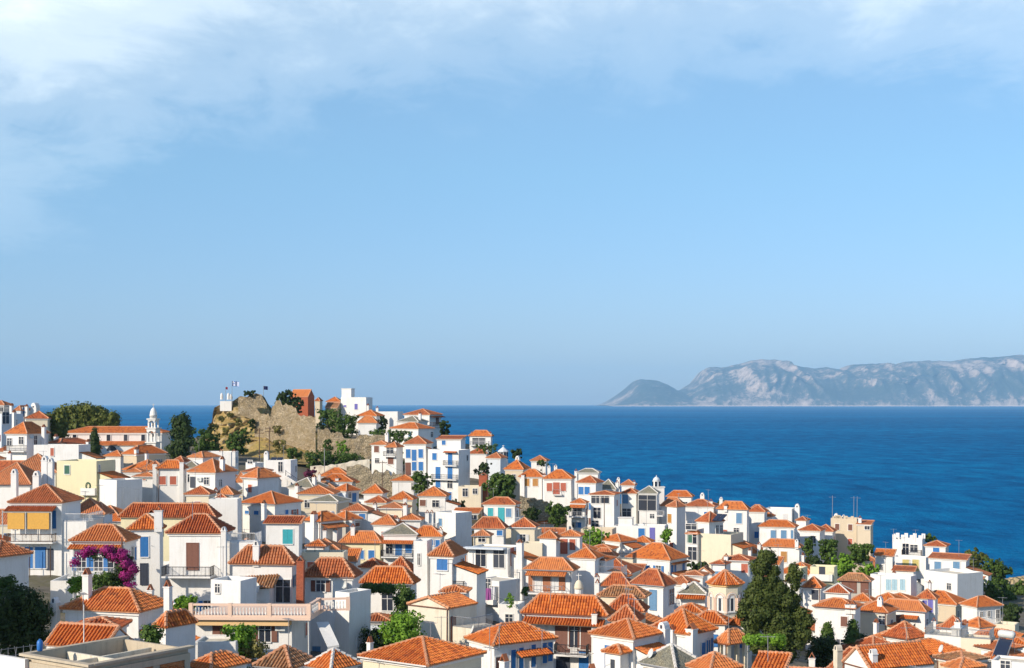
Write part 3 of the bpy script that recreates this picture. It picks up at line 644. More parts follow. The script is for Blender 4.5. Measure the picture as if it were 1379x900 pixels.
def tree(label, px0, px1, yt, yb, D, mat='leaf_mid', shape='round', n=2500, size=0.42, nm='tree', cat='tree', group=None, seed=None, trunk=True, clump=None, depth=1.0, nb=9):
    """crown drawn between pixels px0..px1, yt..yb at distance D"""
    seed = seed if seed is not None else len(TREES)*11+5; rg = random.Random(seed)
    px0, px1, yt, yb = X(px0), X(px1), Y(yt), Y(yb)
    w = (px1-px0)/F*D; h = (yb-yt)/F*D; c = at((px0+px1)/2, yb, D); g = ground(c.x, c.y) if trunk else c.z
    zb = min(g, c.z-0.3); root = empty(nm, (c.x, c.y, zb), rg.uniform(0, 6)*0); z0 = c.z-zb
    bl = []
    if shape == 'cypress':
        for i in range(7): t = (i+.5)/7; r = w/2*min(1.0, 1.5*(1.04-t))*(.82 if i == 0 else 1); bl.append((0, 0, z0+h*t, r, r, h/9))
    elif shape == 'cone':
        for i in range(9): t = (i+.3)/9; r = w/2*(1.05-t)*.95; an = rg.uniform(0, 6.28); bl.append((cos(an)*r*.3, sin(an)*r*.3, z0+h*t, r, r, h/9))
    elif shape == 'round':
        bl.append((0, 0, z0+h*.5, w*.36, w*.36*depth, h*.42))
        for i in range(nb):
            an = 2*pi*i/nb+rg.uniform(-.3, .3); rr = rg.uniform(.42, .72); rad = rg.uniform(.19, .30); bl.append((cos(an)*w*.34*rr/.65, sin(an)*w*.34*depth*rr/.65, z0+h*rg.uniform(.2, .84), w*rad, w*rad*depth, h*rad*1.05))
        bl.append((w*.05, 0, z0+h*.8, w*.22, w*.22, h*.2))
        for i in range(5): an = 2*pi*i/5+.4; bl.append((cos(an)*w*.26, sin(an)*w*.24*depth, z0+h*rg.uniform(.0, .16), w*.2, w*.2*depth, h*.2))
        bl.append((0, 0, z0, w*.3, w*.3*depth, h*.24)); bl.append((0, 0, z0*.45, w*.28, w*.28*depth, max(.3, z0*.5)))
    else: bl = [(b[0]*w/2, b[1]*w/2, z0+b[2]*h, b[3]*w/2, b[4]*w/2, b[5]*h) for b in shape]
    if n < 5200 and D > 200: n = int(n*1.6); size *= .86
    cl = clump or min(0.75, max(.25, w*0.075))
    crown_mesh(bl, n, size, mat, seed, 'crown' if nm != 'bush' else 'foliage', root, clump=cl)
    if trunk and nm != 'bush': trunk_mesh(z0+h*.55, max(.12, w*.035), bl, root, seed)
    elif nm == 'bush': 
        m = MB(); m.bar((0,0,-.6), (0,0,z0+h*.5), .06, 5, 0, .03); m.build('stem', 'bark', root)
    tag(root, label, cat, group); TREES.append(root); return root
# ================================================================ extras hung on single houses (called when the house is built)
def ux(q, px, py): return q['hit'](q['off'][0]+px/q['sc'], q['off'][1]+py/q['sc'])
def dish(q, px, py, out, dia=.9, *_):
    fc, u, z = ux(q, px, py); m = MB(); n = 12; r = dia/2
    prof = [(r*k/4, .16*(k/4)**2) for k in range(5)]
    for j in range(4):
        for i in range(n):
            a0, a1 = 2*pi*i/n, 2*pi*(i+1)/n; (ra, da), (rb, db) = prof[j], prof[j+1]
            m.quad([(ra*cos(a0), -.3-da, ra*sin(a0)), (rb*cos(a0), -.3-db, rb*sin(a0)), (rb*cos(a1), -.3-db, rb*sin(a1)), (ra*cos(a1), -.3-da, ra*sin(a1))])
    m.bar((0, 0, -.3), (0, -.3, 0), .025); m.bar((0, -.3, -r), (0, -.85, .05), .015)
    o = m.build('satellite_dish', 'dish_grey', q['root']); o.location = fc.loc(min(max(u, .4), fc.len-.3), z); o.rotation_euler = (R(-18), 0, fc.ang-.5)
def ac_unit(q, px, py):
    fc, u, z = ux(q, px, py); m = MB(); m.box(-.42, .42, -.36, -.04, -.3, .3); m.lathe([(.2, .36), (.2, .375)], 12) if False else None
    o = m.build('air_conditioner', 'dish_grey', q['root']); o.location = fc.loc(u, z); o.rotation_euler = (0, 0, fc.ang)
    g = MB(); k = 0
    for i in range(12):
        a0, a1 = 2*pi*i/12, 2*pi*(i+1)/12; g.quad([(-.1, -.375, 0), (-.1+.22*cos(a0), -.375, .22*sin(a0)), (-.1+.22*cos(a1), -.375, .22*sin(a1))])
    g.build('fan_grille', 'grey_metal', o)
def hose_ring(q, px, py):
    fc, u, z = ux(q, px, py); m = MB(); n = 16
    for k in range(3):
        for i in range(n):
            a0, a1 = 2*pi*i/n, 2*pi*(i+1)/n; r = .42-.05*k; m.bar((r*cos(a0), -.06-.04*k, r*1.3*sin(a0)), (r*cos(a1), -.06-.04*k, r*1.3*sin(a1)), .035)
    o = m.build('hose_reel', 'shutter_g', q['root']); o.location = fc.loc(u, z); o.rotation_euler = (0, 0, fc.ang)
def loc3(q, x, y, z): return (x, y, z)
def lx_of(q, px): 
    t = (q['off'][0]+px/q['sc']-CX)/F; A = q['O']; return (A[0]-t*A[1])/(t*q['lx'][1]-q['lx'][0])
def solar(q, px, py):
    x = lx_of(q, px); ze = q['ze']-q['zb']-(q['par'] if q['roof'] == 'flat' else -.1); m = MB()
    for k in range(2):
        a = x-1.1+k*1.15; m.quad([(a, .9, ze+.15), (a+1.05, .9, ze+.15), (a+1.05, 2.5, ze+1.25), (a, 2.5, ze+1.25)])
        m.quad([(a, .9, ze+.07), (a+1.05, .9, ze+.07), (a+1.05, 2.5, ze+1.17), (a, 2.5, ze+1.17)])
        for xx in (a, a+1.05): m.bar((xx, 2.4, ze), (xx, 2.4, ze+1.2), .03)
    m.build('solar_panel', 'solar_panel', q['root'])
def stairway(q, xa, xb, ya, yb):
    x0 = lx_of(q, xa); ze = q['ze']-q['zb']; m = MB()
    for i in range(12): m.box(x0+i*.3, x0+i*.3+.32, -1.1, -.05, ze-2.8-i*.2-.6, ze-2.8-i*.2)
    m.build('outside_stair', 'trim_white', q['root'])
    r = MB(); railing(r, (x0, -1.08), (x0+.1, -1.08), ze-2.8, 1, 'i'); r.bar((x0, -1.08, ze-1.9), (x0+3.6, -1.08, ze-4.3), .03)
    for i in range(12): r.bar((x0+i*.3, -1.08, ze-2.8-i*.2), (x0+i*.3, -1.08, ze-1.9-i*.2), .016)
    r.build('railing', 'dark_iron', q['root'])
def roof_block(q, xa, xb, ytop):
    """small room standing on a flat roof, part of the house"""
    x0, x1 = max(.1, lx_of(q, xa)), min(q['W']-.1, lx_of(q, xb)); ze = q['ze']-q['zb']
    zt = CAMZ-(q['off'][1]+ytop/q['sc']-HY)/F*(q['O'][1]+2)-q['zb']; zt = max(zt, ze+.8); d1 = min(q['d']*.6, 3.5)
    m = MB(); m.box(x0, x1, .25, d1, ze-q['par'], zt); m.build('roof_room', WALLM[q['w']], q['root'])
    s = MB(); s.box(x0-.12, x1+.12, .12, d1+.12, zt, zt+.14); s.build('roof_room_slab', 'trim_white', q['root'])
def antennas(q, pts):
    for px, py in pts:
        x = lx_of(q, px); ze = q['ze']-q['zb']; m = MB(); m.bar((x, 1.2, ze-1), (x, 1.2, ze+4.5), .05); m.bar((x-.7, 1.2, ze+4.2), (x+.7, 1.2, ze+4.2), .02)
        for k in range(5): m.bar((x-.6+k*.3, .9, ze+4.2), (x-.6+k*.3, 1.5, ze+4.2), .015)
        m.build('antenna', 'grey_metal', q['root'])
    m = MB(); rg = random.Random(3); ze = q['ze']-q['zb']
    for i in range(9):
        x = rg.uniform(.3, q['W']-.5); m.box(x, x+rg.uniform(.3, .9), .02, .22, ze, ze+rg.uniform(.2, .7))
    m.build('broken_parapet', 'plaster_beige', q['root'])
def merlons(q):
    ze = q['ze']-q['zb']; n = int(q['W']/1.5); sp = []
    for i in range(n+1):
        x = (q['W']-.7)*i/n
        for y in (0, q['d']-.25): sp.append((x, x+.7, y, y+.25))
    for i in range(1, int(q['d']/1.5)):
        y = i*1.5
        for x in (0, q['W']-.25): sp.append((x, x+.25, y, y+.7))
    for a, b, c, d in sp: m = MB(); m.box(a, b, c, d, ze, ze+.9); m.build('merlon', 'plaster_white', q['root'])
def rail_top(q):
    ze = q['ze']-q['zb']; m = MB(); w, d = q['W'], q['d']
    for a, b in (((.1, .1), (w-.1, .1)), ((w-.1, .1), (w-.1, d-.1)), ((.1, .1), (.1, d-.1))): railing(m, a, b, ze, .9, 'i')
    m.build('railing', 'grey_metal', q['root'])
def stove(q, px, py):
    x = lx_of(q, px); ze = q['ze']-q['zb']; add_chimney(q['root'], min(x, q['W']-.6), 1.0, ze-1, ze+1.9, .6, 'a')
def solar_tank(q, px, py):
    x = lx_of(q, px); ze = q['ze']-q['zb']; y = 1.6; z = ze+2.3; m = MB()
    n = 14; ring = lambda xx, r: [(xx, y+r*cos(2*pi*i/n), z+r*sin(2*pi*i/n)) for i in range(n)]
    prof = [(-.85, .1), (-.78, .3), (-.6, .38), (.6, .38), (.78, .3), (.85, .1)]; k = 0
    for dx_, r in prof: m.v += ring(x+dx_, r)
    for j in range(5):
        for i in range(n): m.face((j*n+i, j*n+(i+1) % n, (j+1)*n+(i+1) % n, (j+1)*n+i))
    m.build('water_tank', 'dish_grey', q['root'], True)
    f = MB()
    for xx in (x-.7, x+.7):
        f.bar((xx, y, z-.3), (xx, y+.3, ze+.2), .04); f.bar((xx, y, z-.3), (xx, y-1.5, ze+.3), .04); f.bar((xx, y-1.5, ze+.3), (xx, y+.3, ze+.3), .04)
    f.bar((x-.7, y, z-.3), (x+.7, y+.3, ze+.3), .03); f.build('tank_frame', 'grey_metal', q['root'])
    p = MB(); p.quad([(x-.65, y-1.55, ze+.45), (x+.65, y-1.55, ze+.45), (x+.65, y-.1, z-.45), (x-.65, y-.1, z-.45)]); p.build('solar_panel', 'solar_panel', q['root'])
def canopy_slab(q):
    ze = q['ze']-q['zb']; m = MB(); m.box(-.3, q['W']*.95, -1.1, .3, ze-.1, ze+.12); m.build('roof_canopy', 'plaster_blueish', q['root'])
    a = MB()
    for px in (165, 440): x = lx_of(q, px); a.bar((x, -1.0, ze-3.4), (x, -1.0, ze-.1), .06)
    a.build('canopy_post', 'trim_white', q['root'])
def pergola(q):
    ze = q['ze']-q['zb']; m = MB(); w = q['W']; rg = random.Random(5)
    for x in (.3, w*.33, w*.66, w-.3): m.bar((x, .4, ze-.3), (x, .4, ze+1.0), .03)
    m.bar((.3, .4, ze+1.0), (w-.3, .4, ze+1.0), .025); m.build('railing', 'dark_iron', q['root'])
def yellow_shades(q):
    fc, u0, zt = ux(q, 70, 225); _, u1, zb = ux(q, 172, 322); _, v0, _ = ux(q, 190, 225); _, v1, _ = ux(q, 320, 322)
    for a, b in ((u0, u1), (v0, v1)):
        m = MB(); m.box(0, b-a, -1.12, -1.08, zb-zt, 0); m.bar((0, -1.1, zb-zt), (b-a, -1.1, zb-zt), .04)
        o = m.build('roller_shade', 'shade_cloth', q['root']); o.location = fc.loc(a, zt); o.rotation_euler = (0, 0, fc.ang)
    p = MB()
    for px in (40, 180, 335):
        _, u, _ = ux(q, px, 300); p.bar((u, -1.1, zt+.3), (u, -1.1, zb-1.1), .07)
    p.bar((u0-.5, -1.1, zt+.1), (v1+.3, -1.1, zt+.1), .08)
    o = p.build('veranda_post', 'trim_white', q['root']); o.location = fc.loc(0, 0); 
    for px in (60, 205, 330):
        _, u, z = ux(q, px, 560); m = MB(); m.bar((u, -1.2, -.2), (u, -1.2, z+2.7), .06); o = m.build('post', 'wood_brown', q['root']); o.location = fc.loc(0, 0)
def dish_shed(q):
    fc, u0, zt = ux(q, 640, 645); _, u1, zb = ux(q, 805, 780); m = MB(); pr = 2.2
    _, um, _ = ux(q, 690, 700)
    m.box(um, u1, -pr, 0.05, zb-.5, zt-.1); o = m.build('shed_wall', 'plaster_white', q['root']); o.location = fc.loc(0, 0)
    r = MB(); slope(r, ((u0-.2, -pr-.3, zt-.45), (u1+.5, -pr-.3, zt-.2), (u1+.5, .1, zt+.75), (u0-.2, .1, zt+.5)), 0, 1)
    r.quad([(u0-.2, -pr-.3, zt-.5), (u1+.5, -pr-.3, zt-.25), (u1+.5, .1, zt+.7), (u0-.2, .1, zt+.45)], 0)
    o = r.build('shed_roof', 'tile_old_near', q['root']); o.location = fc.loc(0, 0)
    d = MB(); d.box(u0+.1, um-.05, -pr+.9, -pr+.98, zb-.3, zt-.5); o = d.build('shed_door', 'wood_brown', q['root']); o.location = fc.loc(0, 0)
    for (dx_, dz_) in ((.6, -.35), (.75, -2.0)):
        m = MB(); n = 14; r_ = .62
        for j in range(4):
            for i in range(n):
                a0, a1 = 2*pi*i/n, 2*pi*(i+1)/n; ra, rb = r_*j/4, r_*(j+1)/4
                m.quad([(ra*cos(a0), -.15*(j/4)**2, ra*sin(a0)), (rb*cos(a0), -.15*((j+1)/4)**2, rb*sin(a0)), (rb*cos(a1), -.15*((j+1)/4)**2, rb*sin(a1)), (ra*cos(a1), -.15*(j/4)**2, ra*sin(a1))])
        m.bar((0, 0, -r_), (0, -.6, -.1), .02); m.bar((0, 0, 0), (0, .35, -.1), .03)
        o = m.build('satellite_dish', 'dish_grey', q['root']); p = fc.loc(um+dx_, zt+dz_); o.location = (p[0], p[1]-pr-.35, p[2]); o.rotation_euler = (R(-20), 0, -.5)
def tiny_porch(q):
    fc, u0, zt = ux(q, 137, 778); _, u1, zb = ux(q, 238, 895); m = MB(); m.box(u0, u1, -1.3, 0.05, zb-3, zt); o = m.build('porch_block', 'plaster_white', q['root']); o.location = fc.loc(0, 0)
    r = roof_mesh('hip', u1-u0+.5, 1.9, 0, .55, 1, (0, 0, 0, 0), 1); o = r.build('porch_roof', ['tile_orange_near', 'ridge_mortar'], q['root']); o.location = fc.loc(u0-.25, zt+.05, 1.55)
    w = MB(); w.box(-.22, .22, -.03, 0, -.45, .45); o = w.build('window', 'window_glass', q['root']); o.location = fc.loc((u0+u1)/2, zt-1.0, 1.3)
def balustrade_terrace(q):
    ze = q['ze']-q['zb']; w, d = q['W'], q['d']; o1 = -.1
    s = MB(); s.box(-.1, w+1.9, -1.2, d*.9, ze-.04, ze+.22); s.build('terrace_slab', 'plaster_pink', q['root'])
    b = MB(); b.box(0, w, -.9, -.02, ze-.55, ze-.06); b.build('terrace_beam', 'plaster_ochre', q['root'])
    baluster_run(q['root'], (0, -1.0), (w+1.75, -1.0), ze+.22, 1.1, every=w/3+.5); baluster_run(q['root'], (w+1.75, -1.0), (w+1.75, 2.6), ze+.22, 1.1)
    baluster_run(q['root'], (w+1.75, 2.6), (w+4.2, 3.2), ze+.22, 1.1)
    fc, u, z = ux(q, 1135, 572); ac_unit(q, 1135, 572); ac_unit(q, 830, 560)
    p = MB(); p.bar((w+1.7, -1.0, ze-5), (w+1.7, -1.0, ze), .06); p.build('post', 'trim_white', q['root'])
    c = MB(); P_ = [(w+2.1, .1, ze-.35), (w+3.1, .3, ze-.35), (w+4.3, -1.0, ze-2.1), (w+3.4, -1.4, ze-2.2)]
    c.quad(P_); c.quad([(a_, b_, z_-.05) for a_, b_, z_ in P_]); c.quad([P_[3], P_[2], (P_[2][0], P_[2][1], P_[2][2]-.2), (P_[3][0], P_[3][1], P_[3][2]-.2)])
    c.build('fabric_awning', 'canvas_white', q['root'])
def unfinished(q):
    ze = q['ze']-q['zb']; w, d = q['W'], q['d']; e = MB()
    for a, b in (((-.25, w+.25), (-.25, .2)),): e.box(a[0], a[1], b[0], b[1], ze, ze+.16)
    e.box(w-.2, w+.3, .2, d+.3, ze, ze+.16); e.box(-.25, .2, .2, d+.3, ze, ze+.16); e.build('parapet_coping', 'concrete', q['root'])
    m = MB(); m.box(w*.5, w*.5+.2, .5, d-.5, ze-1.0, ze-.2); m.box(.3, w-.3, d*.38, d*.38+.2, ze-1.0, ze-.15); m.build('inner_parapet', 'plaster_stained', q['root'])
    for fc, n in ((q['faces'][0], 2), (q['faces'][1], 3)):
        for i in range(n):
            a, b = fc.len*i/n+.3, fc.len*(i+1)/n-.3
            k = MB(); k.box(0, b-a, -.05, .02, -3.2, 0); o = k.build('brick_infill', 'brick_orange', q['root']); o.location = fc.loc(a, ze-.75); o.rotation_euler = (0, 0, fc.ang)
            c = MB(); c.box(-.5, -.06, -.14, .02, -4, 0); o = c.build('concrete_column', 'concrete', q['root']); o.location = fc.loc(b+.42, ze-.35); o.rotation_euler = (0, 0, fc.ang)
        c = MB(); c.box(0, fc.len+.1, -.16, .02, -.4, 0); o = c.build('concrete_beam', 'concrete', q['root']); o.location = fc.loc(-.05, ze-.3); o.rotation_euler = (0, 0, fc.ang)
# ================================================================ the houses (measured tile by tile; pixels of the photograph)
# ---- skyline at the west edge, tile (0,530) x10.58
T(0, 530, 10.58)
H("grey house with a dark roof edge highest on the west edge of the skyline", -160, 60, 190, 160, 100, c='r', w='k', D=290, win='wd15,215', balc='w-60,120,270')
H("pale terrace house with cluttered balcony under the highest grey house", -200, 20, 330, 290, w='u', D=272, roof='flat', h=8, win='gd60,350 wd210,420', chim='a200,390,.1 a165,150,.6')
H("small red-roofed house with dark blue door on the west skyline", 190, 300, 460, 240, 175, c='r', w='u', D=300, win='db340,270', chim='a385,165,.3 c505,180,.7,1.4', a=35)
H("small cream house under a red hipped roof beside the broad row of pines", 335, 690, 760, 350, 250, c='r', w='c', D=285, chim='a310,350,-.5')
H("white house with iron-railed front balcony and satellite dish, left of the long church", 50, 385, 720, 570, 405, c='o', D=247, win='wd130,690 wk300,670 gd500,690,.9 wd600,680', balc='i90,385,820,.9', chim='a620,450,.5', a=34, extra=lambda q: dish(q, 430, 620, .05, .9, -.6))
H("low white flat-roofed house with one brick-red shutter", 480, 1120, 1290, 735, roof='flat', D=236, win='sr745,835,.6,1.3', h=6, a=22)
H("low red roof with a white chimney in front of the church nave", 680, 860, 1300, 705, 640, c='r', D=252, chim='a800,590,.4 a1260,680,.2', a=50)
# ---- tile (0,500) x4.5
T(0, 500, 4.5)
H("cream yellow flat-roofed house with a green shutter and hose reel on its wall", 345, 585, 700, 545, roof='flat', w='y', D=214, h=7.5, win='sg408,597,.9,1.3 wd602,605,.4,1.8', balc='s500,590,745,.6', a=30, extra=lambda q: hose_ring(q, 535, 695))
H("white terrace block with a blank lilac-shaded side wall beside the hose-reel house", 600, 705, 860, 660, roof='flat', w='w', D=207, h=6, a=50)
H("red hipped roof of a low house behind the tall twin white chimneys", 30, 345, 420, 612, 500, c='r', D=217)
H("broad red hipped roof at the west edge beside a slim white arched chimney", -130, 190, 330, 688, 552, c='r', D=197)
H("house with pinkish side wall and orange roof, just below the bell tower", 735, 828, 1018, 503, 450, w='e', D=262, chim='a828,465,.05', a=50)
H("small orange roof with white gable edge below the church aisle", 625, 735, 800, 515, 480, D=270)
H("little orange-roofed porch house between yellow block and bell tower", 740, 860, 900, 610, 590, D=235, pent='790,900,625', chim='a938,555,.3')
H("narrow orange roof with white ridge beside the red-shuttered house", 830, 1010, 1060, 598, 545, D=240)
H("white house with low orange roof strip and tiny red window", 800, 940, 990, 640, 612, D=226, w='w', win='sr877,650,.5,.5')
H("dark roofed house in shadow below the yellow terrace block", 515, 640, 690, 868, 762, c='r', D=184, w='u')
# ---- tile (200,500) x4.5
T(200, 500, 4.5)
H("white house with two brick-red shutters under an orange roof", 40, 225, 240, 588, 538, D=222, win='sr85,662,1.0,1.3 sr148,662,1.0,1.3', chim='a38,550,.2 a200,538,.0', h=6)
H("white house with two dark windows and a wall-mounted air conditioner between them", 228, 405, 542, 612, 528, D=218, win='dd267,672,.8,1.5 wk350,665,.9,1.1', chim='a445,520,.4', a=34, extra=lambda q: ac_unit(q, 312, 655))
H("grey slate roof patch behind the air-conditioned white house", 190, 310, 330, 585, 542, c='g', D=236)
H("orange hipped roof behind the slate patch, near the dark round tree", 130, 215, 260, 550, 515, D=248, c='r')
H("long orange roof with solar heater at the foot of the castle hill", 230, 330, 440, 522, 487, D=262, chim='a275,505,.2', a=40)
H("flat white house with a long pale roof at the foot of the castle hill", 320, 500, 545, 490, roof='flat', D=275, w='w', chim='a440,520,-.8 a518,525,-.8')
H("red-roofed white house with a lilac side wall below the castle hill", 555, 662, 806, 648, 588, D=228, c='o', a=45)
H("small red roof strip left of the flat house with solar panels", 560, 730, 760, 608, 582, c='r', D=245)
H("flat white house with solar panels and an outside stair", 708, 862, 902, 540, roof='flat', D=262, w='w', win='gd800,580,.8,1.8', par=.8, extra=lambda q: (solar(q, 760, 590), stairway(q, 840, 900, 600, 660)), chim='c715,492,.5,.8')
H("white house with dark openings and a red lean-to under the castle ruin", 588, 645, 700, 555, roof='flat', D=268, w='w', win='wd615,550,1.2,.6')
H("orange roofed white house with a big blue door on its shaded side", 545, 768, 942, 806, 727, D=218, win='sb598,855,.8,.5 sb655,858,.9,.6 db837,870,.8,1.5', w='w', chim='a700,800,-.3', h=7, a=38)
H("old mottled stone-slab roof between the red-hipped roofs", 518, 650, 722, 745, 690, c='g', D=232, w='e')
H("low red hipped roof under the air-conditioned house", 213, 375, 420, 745, 697, c='r', D=206, w='c')
H("small old tiled roof with chimney next to the slab roof", 385, 515, 560, 748, 695, c='m', D=214, chim='a405,710,.1')
H("small red pyramid roof in front of the slab roof", 368, 500, 520, 790, 745, c='r', D=200)
H("large house with long shaded red roof and yellow wall", -190, 405, 440, 885, 766, c='r', w='y', D=176, a=14, h=6, chim='a20,840,.1,.9')
H("blank white flat wall house beside the long shaded red roof", 368, 542, 560, 776, roof='flat', D=184, h=9, a=10)
H("slate-roofed house with white ridges below the bougainvillea corner", 835, 1000, 1090, 705, 645, c='g', D=246, cap='ridge_white', w='w', chim='a900,690,-.1 a1005,630,.3')
# ---- tile (400,500) x4.5  hilltop right of the castle
T(400, 500, 4.5)
H("brick-red stone church house beside the castle ruin", -40, 68, 108, 155, 112, w='b', c='o', D=368, roof='gabx', h=11, a=30)
H("low house with brown wall peeping over the ridge beside the brick house", 105, 140, 150, 180, 160, c='r', w='e', D=400)
H("orange-roofed low house left of the tall white cube", 172, 264, 285, 184, 155, D=392, w='c')
H("stone cottage in front of the tall white cube", 170, 245, 275, 220, 190, c='t', w='s', D=372, roof='gabx')
H("tall white cube house with two lilac windows highest on the hill", 265, 418, 457, 158, roof='flat', D=372, win='sv358,215,.9,1.5 sv290,212,.8,.5', h=10, a=24, extra=lambda q: roof_block(q, 265, 325, 108))
H("white cottage with orange pyramid roof, the rear of a pair by the shrubs", 360, 485, 532, 270, 234, D=350, chim='a430,200,1.2')
H("white blank-walled cottage with orange roof, front one of a pair by the shrubs", 362, 486, 500, 312, 270, D=338, h=5)
H("long flat white house on the hill between two orange roofs", 470, 610, 645, 245, roof='flat', D=362, chim='a487,215,.3')
H("hill house with red roof and timber loggia, last before the open sea", 640, 806, 884, 262, 228, c='r', D=352, win='dn850,300,1.6,1.6', pent='806,886,278', balc='n806,880,330,.9', chim='a745,270,-.6', h=9)
H("pale slab-roofed house between loggia house and shrubs", 600, 735, 800, 305, 270, c='g', D=345)
H("white house with orange roof and one pale blue window below the loggia house", 556, 735, 835, 346, 310, D=332, win='sl683,380,.9,1.2 wd870,380', h=7, a=34)
H("white terrace house with brown shutters and a small arched shed roof", 440, 545, 600, 444, 420, D=300, h=13, w='w', win='sn482,472,1.1,1.4 wn485,542,.9,1', a=20, chim='c545,375,.6,.7')
H("white house with awning balcony next to the brown-shuttered terrace house", 530, 605, 650, 460, 428, D=295, h=12, win='gd562,480,1.6,1.2 sn568,543,1.3,1.4', balc='i528,605,515,.8', a=25)
H("white house with five blue shutters under a broad red hipped roof", 645, 790, 830, 440, 392, c='r', D=292, h=12, pent='655,795,470', balc='i655,790,548,.8', win='sb677,500,1,1.8 db713,510,1,2.3 sb753,500,1,1.8 sb713,577,1,1.8 sb753,577,1,1.8 dn672,592,1,2.4')
H("tall white four-storey house with blue doors and thin balconies", 790, 976, 1045, 476, roof='flat', D=288, h=15, par=.2, a=24, win='sb830,517,1,1.4 db925,530,1,2.4 sb852,615,1.1,2.4 sb925,615,1.1,2.4 sb853,682,1.1,1.5 wd925,685,1.1,1.5 sb922,755,1,1.6', balc='i890,975,570,.8 i820,975,655,.9', pent='888,968,492,.7')
H("set-back top floor with red lean-to roof above the four-storey house", 838, 1000, 1032, 410, 392, c='r', roof='shed', D=294, h=4, win='sb890,432,.8,1')
H("small white house with orange pyramid roof below the retaining wall", 565, 715, 740, 662, 628, D=276, h=6, win='wd702,700,.3,1.4')
H("white house with two brown shutters beside the blue-doored tall house", 724, 905, 930, 755, 698, D=254, win='sn760,798,1.1,1.1 wn838,802,1.2,1.2', h=7)
H("orange-roofed cottage at the foot of the long ruined wall", 130, 320, 345, 635, 584, D=286, w='w')
H("orange pyramid roof with two white chimneys below the ruined wall cottage", 118, 340, 365, 668, 622, D=270, chim='a185,660,-.1 a242,640,.1', pent='250,360,668')
H("orange hipped roof overlapping the slate roof", -5, 225, 260, 742, 690, D=240, w='c')
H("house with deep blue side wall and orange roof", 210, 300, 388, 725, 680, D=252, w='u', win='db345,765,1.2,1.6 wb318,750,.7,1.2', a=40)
H("stone-slab roofed low house with open terrace", 60, 250, 330, 790, 745, c='g', w='e', D=228)
H("white cottage with orange pyramid roof facing the lamp pole", 392, 524, 560, 740, 684, D=250, h=5)
H("white cottage with an orange two-part roof next to the lamp pole cottage", 545, 706, 735, 778, 727, D=246, chim='a655,800,-.4', w='c', roof='hip')
H("low red roof with a pale parapet beneath the lamp pole cottage", 408, 545, 580, 795, 755, c='r', D=238, w='c')
H("red-roofed white house with dark blue shutter on its short front", 262, 432, 470, 848, 800, c='r', D=222, win='sb395,880,1,.8')
H("long low red roof with a slim chimney at each end", 480, 650, 700, 832, 795, c='r', D=228, w='c', chim='a473,795,.0 a657,800,.0')
# ---- tile (380,640) x4.5
T(380, 640, 4.5)
H("white house with orange roof and a long porch roof over its side terrace", 118, 232, 380, 280, 218, D=208, pent='215,370,305,1.4', win='wd260,330,.5,.5', chim='a190,222,.0,.8', a=45, h=6.5)
H("orange hipped roof behind the porch-roof house", 280, 385, 492, 272, 214, D=218, w='k', chim='c303,222,.2 a425,290,-.6', win='sn455,300,1,.6')
H("red hipped roof partly slab-covered in the middle of the town", 535, 690, 740, 300, 236, D=214, c='o', chim='a693,250,.6')
H("low white house with orange roof beside the white block with pots", 690, 845, 870, 272, 232, D=226, w='w', c='o', chim='a878,215,.4 a905,215,.5')
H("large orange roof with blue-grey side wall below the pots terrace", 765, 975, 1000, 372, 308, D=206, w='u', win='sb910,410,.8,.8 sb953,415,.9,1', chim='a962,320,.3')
H("cream yellow house with two dark blue shutters", 340, 602, 615, 412, 325, w='y', D=208, win='sb478,482,.9,1.25 sb541,482,.9,1.25', a=13, chim='a322,320,.1 a430,300,.4', h=7)
H("half slab and half orange roofed house with tiled veranda and three blue openings", 598, 822, 860, 358, 290, c='M', D=206, pent='605,800,412,1.1', balc='i605,800,492,1.0', win='wb648,447,1,1.4 db705,445,1,2 sb765,440,1,1.5', h=9)
H("small steep orange lean-to roof beside the cream yellow house", 372, 452, 470, 525, 445, roof='shed', D=190)
H("low orange roof between lean-to and the large front roof", 460, 600, 640, 560, 505, D=176, c='r')
H("orange roofed house with a vine-shaded courtyard porch", 463, 798, 835, 662, 545, D=150, a=14, h=7.5, win='wd640,770,1.2,1.8', chim='')
H("red cross-hipped roof behind the vine courtyard house", 600, 800, 850, 610, 476, c='r', D=168)
H("white house with a royal blue square shutter and sunny balcony", 875, 1035, 1120, 492, 402, D=160, win='sb965,540,1.3,1.3 gd1085,555,1,2', balc='i900,1120,655,1.3', h=9, a=18)
H("tall blank white wall with slit window beside the royal blue shutter", 800, 882, 900, 400, roof='flat', D=163, h=11, win='wd832,510,.3,1.3', a=12)
H("white two-storey house with stained chimney and a brown-shuttered loft window", 112, 440, 487, 620, 492, c='r', D=140, win='on235,672,.9,1.1', a=14, h=8, extra=lambda q: dish(q, 395, 672, .0, .75))
H("flat terrace room with plant pots and chairs above the front roofs", 110, 375, 400, 470, roof='flat', w='c', D=168, par=.3, extra=lambda q: pergola(q))
H("small orange roof among pots and umbrellas on the terrace", 135, 265, 300, 430, 388, c='o', D=186)
